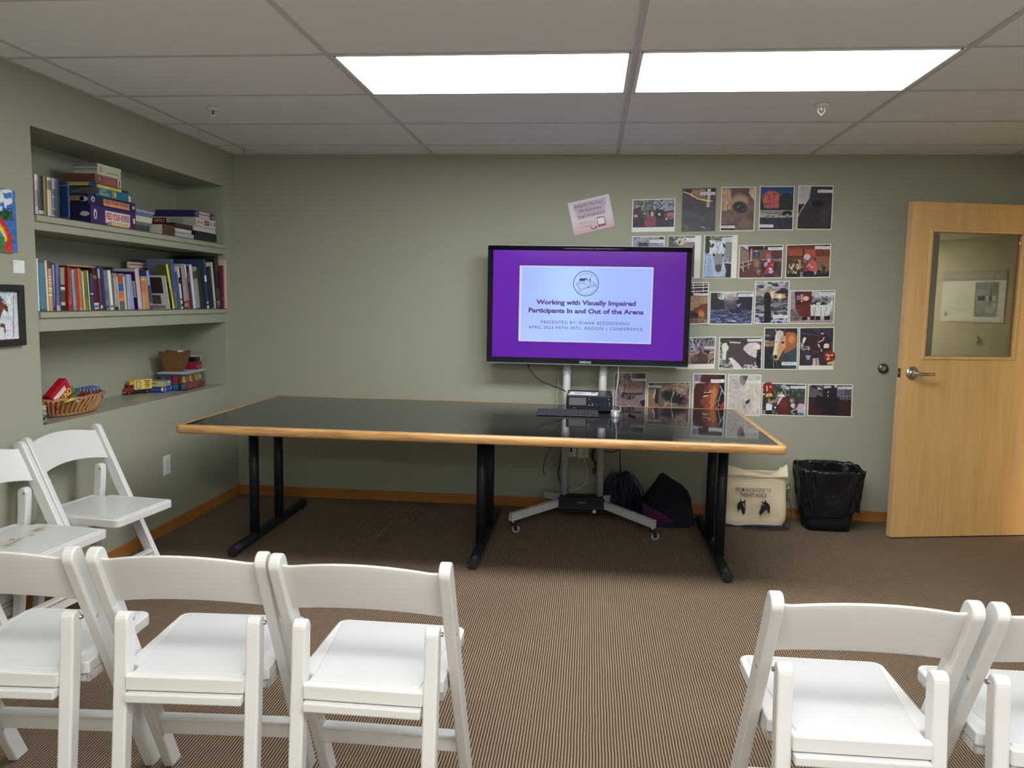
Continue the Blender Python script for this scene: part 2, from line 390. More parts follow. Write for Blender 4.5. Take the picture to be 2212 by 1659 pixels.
# outlets
def outlet(p, R, U, label, kind):
    R = Vector(R); U = Vector(U); n = R.cross(U); c = Vector(p)
    T = Matrix((( R.x, U.x, n.x, c.x), (R.y, U.y, n.y, c.y), (R.z, U.z, n.z, c.z), (0, 0, 0, 1)))
    t = empty('outlet', c, label, 'outlet')
    MB().box((-.036, -.058, 0), (.036, .058, .006), T).build('cover_plate', M['whiteplastic'], t, 0.002)
    for s in (-1, 1):
        if kind == 'duplex':
            b = MB().box((-.017, s*.02-.014, .006), (.017, s*.02+.014, .008), T).build('socket', M['whiteplastic'], t, 0.002)
            k = MB()
            k.box((-.008, s*.02-.004, .0081), (-.005, s*.02+.006, .0085), T).box((.005, s*.02-.004, .0081), (.008, s*.02+.006, .0085), T).box((-.002, s*.02-.011, .0081), (.002, s*.02-.007, .0085), T)
            k.build('slots', M['blackmatte'], b)
    if kind == 'jack':
        MB().box((-.006, -.025, .006), (.006, .030, .012), T).build('jack', M['blackmatte'], t)
    MB().cyl((0, 0, .005), (0, 0, .009), .003, 10, T).build('screw', M['chrome'], t)
outlet(((0, -0.956, 0.407)), Y, Z, 'white duplex outlet on the left wall under the shelf recess', 'duplex')
pa, pb = at(1234, 968, 1, 0), at(1260, 971, 1, 0)
outlet(pa, X, Z, 'white jack plate behind the left stand pole under the table', 'jack')
outlet(pb, X, Z, 'white outlet with a white cord plugged in behind the television stand', 'duplex')
# baseboard heater by the side chairs
t = empty('baseboard_heater', (0.03, -3.0, 0), 'off-white metal baseboard heater at the left wall behind the side chairs', 'heater')
b = MB()
pr = [(0.162, 0.001), (0.162, 0.032), (0.128, 0.062), (0.045, 0.062), (0.045, 0.050), (0.004, 0.045), (0.004, 0.001)]
b.prism(pr, 1, -3.9, -2.24); b.build('case', mat('heater_enamel', (180, 176, 168), 0.45), t, 0.002)
b = MB()
for z in (0.085, 0.105): b.box((0.061, -3.88, z), (0.0645, -2.26, z+.006))
b.build('louvres', mat('heater_trim', (140, 136, 130), 0.5), t)
# ------------------------------------------------------------ conference table
TX0, TX1, TY0, TY1, TZ = 0.350, 3.415, -1.497, -0.172, 0.74
t = empty('conference_table', ((TX0+TX1)/2, (TY0+TY1)/2, 0), 'long black-topped conference table with an oak edge in front of the television', 'table')
e = 0.036
MB().box((TX0+e, TY0+e, TZ-.034), (TX1-e, TY1-e, TZ)).build('tabletop', M['laminate'], t)
def rr_edge(x0, y0, x1, y1, w_, z0, z1, r):
    """rounded wooden band around the top, swept with a bull-nosed section"""
    mb = MB(); path = []
    for cx, cy, a0 in ((x1-r, y0+r, -90), (x1-r, y1-r, 0), (x0+r, y1-r, 90), (x0+r, y0+r, 180)):
        for k in range(9):
            a = math.radians(a0+90*k/8); path.append((cx, cy, math.cos(a), math.sin(a)))
    h = (z1-z0); q = 0.011
    sec = [(-w_, z1), (-q, z1), (-q*.3, z1-q*.3), (0, z1-q), (0, z0+q), (-q*.3, z0+q*.3), (-q, z0), (-w_, z0)]
    n = len(sec); vs = []; inner = []
    for cx, cy, nx, ny in path:
        for d, z in sec:
            rr = r+d
            px, py = cx+nx*max(rr, 0), cy+ny*max(rr, 0)
            if rr < 0: px += math.copysign(rr, -1)*0
            if d == -w_:
                px = min(max(cx+nx*r, x0+w_), x1-w_); py = min(max(cy+ny*r, y0+w_), y1-w_)
            vs.append((px, py, z))
    m = len(path)
    fs = [(i*n+k, ((i+1) % m)*n+k, ((i+1) % m)*n+(k+1) % n, i*n+(k+1) % n) for i in range(m) for k in range(n)]
    mb.add(vs, fs, smooth=True); return mb
rr_edge(TX0, TY0, TX1, TY1, e, TZ-.043, TZ+.0008, 0.035).build('edge_band', M['oak'], t)
def tleg(x, yu=(-1.045, -0.69), yf=(-1.335, -0.285), r=0.0275):
    base = MB().cyl((x, yf[0], .034), (x, yf[1], .034), r, 20); base.build('foot_bar', M['black'], t)
    for y in yf:
        s = 1 if y == yf[1] else -1
        MB().cyl((x, y, .034), (x, y+s*.006, .034), r+.001, 20).build('end_cap', M['blackmatte'], t)
        MB().cyl((x, y-s*.02, 0), (x, y-s*.02, .010), .017, 14).build('glide', M['darkmetal'], t)
    for y in yu:
        MB().cyl((x, y, .05), (x, y, TZ-.05), r, 20).build('leg', M['black'], t)
        MB().box((x-.03, y-.09, TZ-.05), (x+.03, y+.09, TZ-.034)).build('mounting_plate', M['black'], t)
for x in (0.575, 1.885, 3.19): tleg(x)

# ------------------------------------------------------------ folding chairs
PD = Vector((0, -0.436, 0.900)); PW = Vector((0, 0.900, 0.436)); PF = Vector((0, 0.195, 0.0))
def post_at(z): return PF + PD*(z/0.9)
def chair(label, loc, yaw, group, pad_mat=None):
    t = empty('folding_chair', (0, 0, 0), label, 'chair', group)
    hw = 0.0255; L = 0.868
    for s in (-1, 1):
        # the long post: back upright on top, front leg below, rounded head, foot cut level with the floor
        out = []
        z0 = 0.0
        f0 = PF - PW*hw; k0 = -f0.z/PD.z; f0 = f0+PD*k0
        f1 = PF + PW*hw; k1 = -f1.z/PD.z; f1 = f1+PD*k1
        out.append(f0); out.append(f1)
        top = PF+PD*(L-hw)
        for k in range(13):
            a = PI*k/12; out.append(top + PW*(hw*math.cos(a)) + PD*(hw*math.sin(a)))
        MB().prism([(p.y, p.z) for p in out], 0, s*0.208-.0145, s*0.208+.0145).build('front_leg', M['white'], t, 0.005, 3, local=True)
        # short rear leg
        pts = []; w2 = 0.021
        topc = Vector((0, -0.124, 0.580))
        pts = [(-0.205, 0.0), (-0.170, 0.0), (-0.108, 0.50), (topc.y+w2, topc.z)] + [(topc.y+w2*math.cos(PI*k/8), topc.z+w2*math.sin(PI*k/8)) for k in range(1, 9)] + [(-0.150, 0.50)]
        x0, x1 = sorted((s*0.150, s*0.186))
        lg = MB().prism(pts, 0, x0, x1); lg.build('rear_leg', M['white'], t, 0.006, 3, local=True)
        rv = MB().cyl((s*0.1492, -0.112, .578), (s*0.192, -0.112, .578), 0.0055, 12); rv.build('rivet', M['chrome'], t, local=True)
        MB().cyl((s*0.2215, -0.098, .578), (s*0.2232, -0.098, .578), 0.006, 12).build('rivet', M['chrome'], t, local=True)
    # back panel, arched and slightly bowed
    def panel(side):
        def f(u, v):
            x = -0.196+0.392*u; q = 1-(2*u-1)**2
            z = 0.622+0.128*v + (0.022+.004*v)*q + .008*max(0, abs(2*u-1)-.90)*10*(v-.2)*(1 if v > .5 else 0)
            c = post_at(z); bow = 0.020*q
            return Vector((x, c.y-bow+side*0.0065 + 0.002*math.sin(PI*v)*side, z))
        return f
    b = MB(); nu, nv = 28, 8
    b.grid(panel(1), nu, nv); b.grid(panel(-1), nu, nv)
    n = (nu+1)*(nv+1)
    for i in range(nu):
        for j in (0, nv):
            a = j*(nu+1)+i; b.f.append([a, a+1, n+a+1, n+a]); b.m.append(0); b.c.append((1, 1, 1)); b.sm.append(False)
    for j in range(nv):
        for i in (0, nu):
            a = j*(nu+1)+i; b.f.append([a, a+nu+1, n+a+nu+1, n+a]); b.m.append(0); b.c.append((1, 1, 1)); b.sm.append(False)
    b.build('backrest', M['white'], t, 0.004, 3, local=True)
    # seat frame and pad
    def seat_outline(dx, y0, y1, r=0.03, notch=True):
        o = []
        for cx, cy, a0 in ((dx-r, y1-r, 0), (-dx+r, y1-r, 90)):
            for k in range(7):
                a = math.radians(a0+90*k/6); o.append((cx+r*math.cos(a), cy+r*math.sin(a)))
        if notch: o += [(-dx, -0.088), (-0.147, -0.098), (-0.147, y0), (0.147, y0), (0.147, -0.098), (dx, -0.088)]
        else: o += [(-dx, y0), (dx, y0)]
        return o
    MB().prism(seat_outline(0.190, -0.160, 0.252), 2, 0.412, 0.446).build('seat', M['white'], t, 0.005, 3, local=True)
    pd_ = [(p[0]*0.93, p[1]) for p in seat_outline(0.186, -0.142, 0.236, 0.02, False)[:-2]]+[(-.138, -.138), (.138, -.138)]
    MB().prism(pd_, 2, 0.444, 0.4500).build('seat_pad', pad_mat or M['pad'], t, 0.005, 3, local=True)
    # rear cross bars
    MB().box((-.151, -.1655, .412), (.151, -.140, .4495)).build('cross_bar', M['white'], t, 0.004, local=True)
    MB().box((-.1475, -.178, .385), (.1475, -.140, .409)).box((-.189, -.085, .388), (-.174, .10, .4125)).box((.174, -.085, .388), (.189, .10, .4125)).box((-.189, -.085, .388), (.189, -.070, .4125)).build('seat_rail', M['white'], t, 0.004, 2, local=True)
    c = post_at(0.165)
    MB().box((-.196, c.y-.010, .140), (.196, c.y+.010, .190)).box((-.196, c.y-.019, .183), (.196, c.y+.019, .192)).build('stretcher', M['white'], t, 0.003, local=True)
    t.location = (loc[0], loc[1], 0); t.rotation_euler = (0, 0, yaw)
    return t
def chair_copy(src, label, loc, yaw, group):
    c = copy_tree(src); c['label'] = label; c['group'] = group; c.location = (loc[0], loc[1], 0); c.rotation_euler = (0, 0, yaw); return c
GR = 'white folding chairs in the front row'; GS = 'white folding chairs along the left wall'
R_ = math.radians
c3 = chair('white folding chair in the front row, right one of the left three', (1.928, -3.331), R_(-0.3), GR)
chair_copy(c3, 'white folding chair in the front row, middle one of the left three', (1.461, -3.336), R_(3.8), GR)
chair_copy(c3, 'white folding chair in the front row at the left edge of the photo', (0.987, -3.368), R_(3.8), GR)
chair_copy(c3, 'white folding chair in the front row, first one to the right of the aisle', (3.085, -3.407), R_(0.8), GR)
chair_copy(c3, 'white folding chair in the front row, cut off by the right edge of the photo', (3.551, -3.405), R_(0.5), GR)
chair_copy(c3, 'white folding chair against the left wall facing right, the one nearer the table', (0.262, -2.000), R_(-96.5), GS)
# the chair with a stained seat
st = mat('stained_vinyl_pad', (0.62, 0.64, 0.62), 0.35, raw=True); N, L = nt(st); bb = N['Principled BSDF']
tc = N.new('ShaderNodeTexCoord'); mp = N.new('ShaderNodeMapping'); mp.inputs['Scale'].default_value = (7, 16, 1); mp.inputs['Location'].default_value = (.9, 0.2, 0)
n = N.new('ShaderNodeTexNoise'); n.inputs['Scale'].default_value = 1.5; n.inputs['Detail'].default_value = 8; n.inputs['Roughness'].default_value = 0.75
cr = N.new('ShaderNodeValToRGB'); cr.color_ramp.elements[0].position = 0.60; cr.color_ramp.elements[0].color = (0.66, 0.68, 0.66, 1)
cr.color_ramp.elements[1].position = 0.70; cr.color_ramp.elements[1].color = (0.36, 0.27, 0.18, 1)
L.new(tc.outputs['Object'], mp.inputs[0]); L.new(mp.outputs[0], n.inputs['Vector'])
sx_ = N.new('ShaderNodeSeparateXYZ'); L.new(tc.outputs['Object'], sx_.inputs[0])
m1 = N.new('ShaderNodeMath'); m1.operation = 'MULTIPLY_ADD'; m1.inputs[1].default_value = 0.25; m1.inputs[2].default_value = 0.02; L.new(sx_.outputs[0], m1.inputs[0])
m2 = N.new('ShaderNodeMath'); m2.operation = 'SUBTRACT'; L.new(sx_.outputs[1], m2.inputs[0]); L.new(m1.outputs[0], m2.inputs[1])
m3 = N.new('ShaderNodeMath'); m3.operation = 'ABSOLUTE'; L.new(m2.outputs[0], m3.inputs[0])
m4 = N.new('ShaderNodeMath'); m4.operation = 'MULTIPLY_ADD'; m4.inputs[1].default_value = -5.0; m4.inputs[2].default_value = 0.20; L.new(m3.outputs[0], m4.inputs[0])
m5 = N.new('ShaderNodeMath'); m5.operation = 'ADD'; L.new(m4.outputs[0], m5.inputs[0]); L.new(n.outputs['Fac'], m5.inputs[1]); L.new(m5.outputs[0], cr.inputs['Fac']); L.new(cr.outputs['Color'], bb.inputs['Base Color'])
cs = chair('white folding chair against the left wall with a brown stain on its seat', (0.256, -2.494), R_(-96), GS, st)

# ------------------------------------------------------------ rolling television stand
PYL = -0.105; px1, px2 = 2.316, 2.553
t = empty('television_stand', ((px1+px2)/2, -.2, 0), 'rolling grey metal television stand with two poles behind the table', 'television stand')
M['standgrey'] = mat('stand_grey_enamel', (0.56, 0.56, 0.56), 0.35, raw=True)
for x in (px1, px2):
    p = MB(); p.cyl((x, PYL, .12), (x, PYL, 1.30), 0.026, 20)
    o = p.build('pole', M['standgrey'], t)
    q = MB(); q.lathe([(0.027, 0), (0.0295, .002), (0.0295, .028), (0.027, .030)], (x, PYL, .93), 20); q.build('collar', M['whiteplastic'], o)
    q = MB()
    for z in (.42, .35): q.cyl((x, PYL-.0262, z), (x, PYL-.0275, z), .0028, 8)
    q.build('screw_holes', M['blackmatte'], o)
b = MB(); cx = (px1+px2)/2
pr = [(.150, cx-.150), (.150, cx+.150), (.055, cx+.150), (.045, cx+.08), (.042, cx), (.045, cx-.08), (.055, cx-.150)]
b.box((cx-.150, -.300, .055), (cx+.150, -.286, .150)); b.box((cx-.150, -.300, .062), (cx+.150, -.075, .075)); b.box((cx-.16, -.13, .075), (cx+.16, -.080, .125))
b.build('base', M['black'], t, 0.004)
text('VIVO', (cx, -.3005, .118), X, Z, h=.0085, w=.055, m=solid((170, 170, 170), .4), parent=t, lift=.0008)
b = MB().cyl((2.520, -.302, .066), (2.520, -.315, .066), .011, 14); b.build('brake_knob', M['standgrey'], t)
def caster(x, y):
    c = MB(); c.cyl((x, y, .050), (x, y, .073), .006, 10); c.build('caster_stem', M['chrome'], t)
    c = MB(); c.box((x+.004, y-.014, .028), (x+.030, y+.014, .052)); c.cyl((x, y, .046), (x, y, .054), .017, 16)
    c.build('caster_fork', M['black'], t, 0.003)
    c = MB().cyl((x+.020, y-.009, .0235), (x+.020, y+.009, .0235), .0235, 24); wo = c.build('wheel', mat('grey_wheel', (0.35, 0.36, 0.37), 0.4, raw=True), t, 0.003)
    MB().cyl((x+.020, y-.0105, .0235), (x+.020, y+.0105, .0235), .013, 16).build('hub', M['black'], wo)
M['legin'] = M['blackmatte']
def stand_leg(x0, y0, x1, y1, z0, z1, wc=True):
    d = Vector((x1-x0, y1-y0, 0)); L_ = d.length; d.normalize(); n = Vector((-d.y, d.x, 0)); a = Vector((x0, y0, 0))
    def P(s, w_, z): return a+d*s+n*w_+Vector((0, 0, z))
    hw = .0125; hh = .0245; b = MB()
    # hollow rectangular tube, open at its outer end
    for (w0, w1, h0, h1) in ((-hw, -hw+.003, -hh, hh), (hw-.003, hw, -hh, hh), (-hw, hw, hh-.003, hh), (-hw, hw, -hh, -hh+.003)):
        vs = [P(s, w_, (z0 if s == 0 else z1)+h) for s in (0, L_) for w_ in (w0, w1) for h in (h0, h1)]
        b.add(vs, [(0, 1, 3, 2), (4, 6, 7, 5), (0, 4, 5, 1), (2, 3, 7, 6), (0, 2, 6, 4), (1, 5, 7, 3)])
    b.build('leg', M['standgrey'], t)
    if wc: caster(x1-d.x*.02, y1-d.y*.02)
stand_leg(cx-.150, -.285, 2.012, -.645, .108, .098); stand_leg(cx+.150, -.285, 2.874, -.660, .105, .098)
stand_leg(cx-.14, -.130, 2.185, -.045, .105, .104, False); stand_leg(cx+.14, -.130, 2.69, -.045, .105, .104, False)
MB().box((2.05, -.088, 1.22), (2.85, -.062+.0, 1.30)).build('mounting_bracket', M['black'], t)
MB().box((2.10, -.140, 1.10), (2.14, -.088, 1.50)).box((2.74, -.140, 1.10), (2.78, -.088, 1.50)).build('bracket_arms', M['black'], t)

# ------------------------------------------------------------ television
TVY = -.215
def q4(ps, y): return [at(px, py, 1, y) for px, py in ps]
OUT = ((1053.5, 530.5), (1495.5, 533), (1487, 792), (1052, 786.5)); SCR = ((1065.5, 542.5), (1482.5, 541.5), (1476.5, 778.5), (1063, 771.5))
o4 = q4(OUT, TVY); s4 = q4(SCR, TVY)
x0 = (o4[0][0]+o4[3][0])/2; x1 = (o4[1][0]+o4[2][0])/2; z1 = (o4[0][2]+o4[1][2])/2; z0 = (o4[2][2]+o4[3][2])/2
a0 = (s4[0][0]+s4[3][0])/2; a1 = (s4[1][0]+s4[2][0])/2; c1 = (s4[0][2]+s4[1][2])/2; c0 = (s4[2][2]+s4[3][2])/2
t = empty('television', ((x0+x1)/2, TVY, z0), 'large flat television showing a purple slide with a pale blue card', 'television')
M['gloss'] = mat('gloss_black', (0.008, 0.009, 0.016), 0.07, spec=0.3, raw=True)
b = MB().box((x0, TVY, z0+.008), (a0, TVY+.03, c1)).box((a1, TVY, z0+.008), (x1, TVY+.03, c1)).box((a0, TVY, z0+.008), (a1, TVY+.03, c0))
pr = [(TVY+.03, c1), (TVY, c1)]; yy, zz = TVY, z1-.020; pr.append((yy, zz))
for k in range(10):
    an = R_(38*(k+.5)/10); yy += .0021*math.sin(an); zz += .0021*math.cos(an); pr.append((yy, zz))
pr += [(yy+.006, z1), (TVY+.03, z1)]
b.prism(pr, 0, x0, x1, smooth=True)
b.build('bezel', M['gloss'], t)
MB().box((x0, TVY+.012, z1-.0005), (x1, TVY+.028, z1+.0025)).build('top_strip', solid((206, 212, 214), .25), t, .001)
MB().box((x0, TVY+.006, z0), (x1, TVY+.03, z0+.008)).build('trim_strip', mat('clear_grey_strip', (0.42, 0.43, 0.46), 0.2, raw=True), t, 0.002)
MB().box((x0+.002, TVY+.030, z0+.004), (x1-.002, TVY+.056, z1-.002)).box((x0+.15, TVY+.056, z0+.1), (x1-.15, TVY+.072, z1-.15)).build('back_shell', M['blackmatte'], t, 0.004)
# the slide: a lit picture, 170 x 98 cells
def screen_mesh():
    nu, nv = 190, 110; u = np.linspace(0, 1, nu); v = np.linspace(0, 1, nv); U, V = np.meshgrid(u, v)
    c = np.zeros((nv, nu, 3)); tl = np.array(lin((104, 26, 172))); tr = np.array(lin((92, 22, 146))); bl = np.array(lin((96, 6, 166))); br = np.array(lin((94, 4, 162)))
    c[:] = ((1-U)*(1-V))[..., None]*tl + (U*(1-V))[..., None]*tr + ((1-U)*V)[..., None]*bl + (U*V)[..., None]*br
    # soft shadow of the card, drawn in the slide
    ku0, ku1, kv0, kv1 = 0.1425, 0.8325, 0.138, 0.848
    d = np.maximum(np.maximum(ku0-U, U-ku1)*1.78, np.maximum(kv0-V, V-kv1)); sh = np.exp(-np.clip(d, 0, 1)*70)*0.35
    c *= (1-sh)[..., None]
    inside = (U > ku0) & (U < ku1) & (V > kv0) & (V < kv1)
    a = np.array(lin((178, 210, 255))); b_ = np.array(lin((163, 184, 252))); e_ = np.array(lin((190, 205, 254)))
    k = np.exp(-(((U-.40)/.16)**2+((V-.35)/.6)**2)); k2 = np.exp(-(((U-.2)/.1)**2+((V-.9)/.3)**2))
    card = b_+(a-b_)*k[..., None]+(e_-b_)*k2[..., None]*.6
    c[inside] = card[inside]
    rim = inside & ((U < ku0+.006) | (U > ku1-.006) | (V < kv0+.010) | (V > kv1-.010)); c[rim] = lin((214, 214, 255))
    me = bpy.data.meshes.new('screen'); off = Vector(t.location)
    vs = [(a0+(a1-a0)*U[j, i]-off.x, TVY+.0045-off.y, c1+(c0-c1)*V[j, i]-off.z) for j in range(nv) for i in range(nu)]
    fs = [(j*nu+i, (j+1)*nu+i, (j+1)*nu+i+1, j*nu+i+1) for j in range(nv-1) for i in range(nu-1)]
    me.from_pydata(vs, [], fs); ca = me.color_attributes.new('paint', 'FLOAT_COLOR', 'POINT')
    ca.data.foreach_set('color', np.concatenate([c.reshape(-1, 3), np.ones((nu*nv, 1))], 1).ravel()); me.materials.append(M['screen'])
    o = bpy.data.objects.new('screen', me); COL.objects.link(o); o.parent = t; return o
scr = screen_mesh()
def sp(px, py): p = at(px, py, 1, TVY+.004); return p
DP = glow((72, 22, 130)); DN = glow((40, 48, 120)); GB = glow((66, 74, 130))
def sl(s, xa, xb, py, hpx, m, bold=0.0, space=1.0):
    pa, pb = sp(xa, py), sp(xb, py+ (xb-xa)*0.004)
    text(s, (pa+pb)/2, X, Z, h=hpx/335.0, w=float(pb[0]-pa[0]), m=m, parent=scr, lift=.0008, bold=bold, space=space)
sl('Working with Visually Impaired', 1158.5, 1373.5, 653.5, 9.6, DP, 0.034)
sl('Participants In and Out of the Arena', 1142, 1390.5, 671.5, 9.6, DP, 0.034)
sl('PRESENTED BY: DIANA BEZDEDEANU', 1169, 1359.5, 697, 6.6, GB, 0.004, 1.18)
sl('APRIL 2023 PATH INTL. REGION 1 CONFERENCE', 1141.5, 1388, 708.5, 6.6, GB, 0.004, 1.18)
# emblem: ring, open book, horse and a standing figure, lettering around
lc = sp(1265.8, 612.3); R0 = 26.4/335
lt = Vector((lc[0], TVY+.0035, lc[2]))
def arc_ring(r, w_, n=64):
    b = MB(); vs = []; fs = []
    for k in range(n):
        a = 2*PI*k/n
        for q in (r-w_/2, r+w_/2): vs.append((lt.x+q*math.cos(a), lt.y, lt.z+q*math.sin(a)))
    for k in range(n): m_ = (k+1) % n; fs.append((2*k, 2*k+1, 2*m_+1, 2*m_))
    return b.add(vs, fs)
eb = arc_ring(R0, 0.0042)
def ep(x, y):  # zoomed picture coordinates of the emblem
    return Vector((lt.x+(x-1708)/14.747/335, lt.y-.0002, lt.z-(y-625)/14.747/335))
def epoly(pts): eb.add([ep(*p) for p in pts], [tuple(range(len(pts)))])
def eline(pts, w_):
    for (xa, ya), (xb, yb) in zip(pts, pts[1:]):
        l = math.hypot(xb-xa, yb-ya); nx, ny = -(yb-ya)/l*w_/2, (xb-xa)/l*w_/2
        eb.add([ep(xa+nx, ya+ny), ep(xb+nx, yb+ny), ep(xb-nx, yb-ny), ep(xa-nx, ya-ny)], [(0, 1, 2, 3)])
epoly([(1500, 500), (1510, 470), (1550, 462), (1600, 470), (1660, 462), (1700, 462), (1740, 480), (1775, 540), (1762, 548), (1735, 515), (1690, 500), (1665, 545), (1600, 552), (1540, 548), (1505, 545)])
for x, y in ((1505, 545), (1535, 548), (1600, 550), (1650, 545)): eline([(x+5, y-5), (x-6, y+50), (x+12, y+112)], 11)
epoly([(1815, 450), (1840, 450), (1848, 520), (1838, 585), (1820, 585), (1812, 520)]); eline([(1830, 580), (1828, 665)], 14)
eline([(1475, 585), (1405, 640), (1540, 855), (1650, 790), (1790, 745), (1900, 715), (2050, 712), (2010, 655), (1860, 545)], 12)
eline([(1440, 635), (1540, 800), (1640, 745), (1780, 712), (1670, 595)], 7); eline([(1780, 712), (1850, 672), (2010, 655)], 9)
epoly([(1765, 765), (1780, 735), (1810, 735), (1815, 760)])
eb.build('emblem', DN, scr, fix=False)
def arc_text(s, r, a0, a1, inner, h):
    n = len(s)
    for i, ch in enumerate(s):
        if ch == ' ': continue
        a = math.radians(a0+(a1-a0)*(i+.5)/n); up = Vector((math.cos(a), 0, math.sin(a)))
        if inner: up = -up
        c = lt+Vector((math.cos(a)*r, -.0003, math.sin(a)*r)); rt = Vector((up.z, 0, -up.x))
        text(ch, c, rt, up, h=h, m=DN, parent=scr, lift=.0008)
arc_text('Horses Offering', R0*.80, 133, 47, False, .0085)
arc_text('People Education', R0*.84, 212, 330, True, .0085)
p = at(1264, 782.5, 1, TVY); text('SAMSUNG', p, X, Z, w=25/335, h=5/335, m=solid((205, 208, 215), .3), parent=t, lift=.0012, bold=.01)

# ------------------------------------------------------------ desktop computer, keyboard, mouse
cxa, cxb = 2.327, 2.607; cy0, cy1 = -.520, -.205; cz = TZ+.0012
t = empty('desktop_computer', ((cxa+cxb)/2, -.36, TZ), 'small black desktop computer lying flat on the table under the television', 'computer')
b = MB().box((cxa, cy0+.012, cz+.006), (cxb, cy1, cz+.098)); b.build('case', mat('computer_case', (0.022, 0.024, 0.03), 0.35, raw=True), t, 0.004)
MB().box((cxa+.002, cy0, cz+.006), (cxb-.002, cy0+.013, cz+.096)).build('front_panel', M['black'], t, 0.003)
MB().box((cxa+.018, cy0-.002, cz+.040), (cxa+.120, cy0, cz+.086)).build('grille', noise_bump(mat('perforated_grille', (0.17, 0.18, 0.18), 0.5, 0.4, raw=True), 900, .002, 1.0), t)
MB().box((cxa+.124, cy0-.0015, cz+.030), (cxb-.012, cy0, cz+.088)).build('drive_bay', mat('bay_plastic', (0.01, 0.013, 0.03), 0.2, raw=True), t, .001)
b = MB()
for x, z in ((.135, .076), (.155, .040), (.157, .048), (.135, .040), (.182, .047), (.182, .041)): b.box((cxa+x, cy0-.003, cz+z), (cxa+x+(.008 if x < .16 else .002), cy0-.0014, cz+z+.0025))
b.box((cxa+.048, cy0-.003, cz+.021), (cxa+.054, cy0, cz+.025)); b.build('ports', solid((190, 195, 200), .3), t)
MB().cyl((cxb-.022, cy0-.003, cz+.080), (cxb-.022, cy0, cz+.080), .003, 12).box((cxb-.018, cy0-.003, cz+.034), (cxb-.0165, cy0, cz+.062)).build('status_light', solid((150, 185, 235), .3), t)
for x in (cxa+.03, cxb-.03):
    for y in (cy0+.04, cy1-.04): MB().cyl((x, y, TZ+.0005), (x, y, cz+.008), .008, 10).build('foot', M['blackmatte'], t)
# paper notice on the computer
T = Matrix.Translation((2.432, -.405, cz+.0985)) @ Matrix.Rotation(R_(-4), 4, 'Z')
b = MB(); b.box((-.088, -.085, 0), (.088, .085, .0008), T); b.cur = 1
for k in range(7): b.box((-.06, .05-.014*k, .0008), (-.06+.04+.05*((k*37 % 10)/10), .0535-.014*k, .0011), T)
b.box((.045, .02, .0008), (.07, .06, .0011), T)
tag(b.build('paper_sheet', [solid((232, 232, 232), .5), solid((110, 110, 120), .6)]), 'white printed sheet lying on the desktop computer', 'paper')
# keyboard
kx0, kx1, ky0, ky1 = 2.160, 2.524, -.735, -.590
t = empty('keyboard', ((kx0+kx1)/2, -.66, TZ), 'black computer keyboard lying on the table before the desktop computer', 'keyboard')
b = MB().prism([(ky0, TZ+.001), (ky1, TZ+.001), (ky1, TZ+.022), (ky0+.01, TZ+.012), (ky0, TZ+.009)], 0, kx0, kx1); b.build('case', mat('keyboard_shell', (0.02, 0.022, 0.027), 0.45, raw=True), t, 0.003)
b = MB()
for r in range(6):
    y = ky0+.018+r*.0205; z = TZ+.0125+(y-ky0-.01)/(ky1-ky0-.01)*.010
    segs = [(kx0+.008, 13, .0182), (kx0+.250, 3, .0165), (kx0+.304, 3, .0165)]
    for sx, n_, pw in segs:
        if r == 0 and n_ == 13:
            for a, c_ in ((0, 3), (3, 9), (9, 13)): b.box((sx+a*pw, y, z), (sx+c_*pw-.0025, y+.0165, z+.0045))
        else:
            for i in range(n_): b.box((sx+i*pw, y, z), (sx+(i+1)*pw-.0025, y+.0165, z+.0045))
b.build('keys', mat('keyboard_keys', (0.045, 0.048, 0.058), 0.4, raw=True), t)
# mouse
mc = Vector((2.621, -.650, TZ))
t = empty('computer_mouse', mc, 'silver and black computer mouse on the table right of the keyboard', 'mouse')
b = MB()
def mouse(u, v):
    a = 2*PI*u; r = math.sin(PI*v/2); hz = .036*math.cos(PI*v/2)**.8
    return Vector((mc.x+.028*r*math.cos(a)*(1+.12*math.sin(a)), mc.y+.058*r*math.sin(a), TZ+.001+hz*(1-.25*math.sin(a)*r)))
b.grid(mouse, 28, 10); b.build('body', mat('mouse_silver', (0.50, 0.52, 0.55), 0.25, 0.3, raw=True), t)
MB().box((mc.x-.0035, mc.y+.022, TZ+.026), (mc.x+.0035, mc.y+.044, TZ+.033)).build('scroll_wheel', M['black'], t, .001)
MB().box((mc.x-.027, mc.y-.02, TZ+.0005), (mc.x+.027, mc.y+.03, TZ+.008)).build('base', M['black'], t, .004)
MB().box((mc.x-.024, mc.y+.047, TZ+.018), (mc.x+.024, mc.y+.055, TZ+.027)).build('buttons', solid((220, 222, 228), .3), t, .002)
# pen
b = MB().cyl((2.705, -.600, TZ+.006), (2.738, -.685, TZ+.006), .0055, 10); b.box((2.705, -.616, TZ+.0105), (2.709, -.596, TZ+.013))
tag(b.build('flash_drive', M['blackmatte']), 'small black stick lying on the table right of the mouse', 'flash drive')
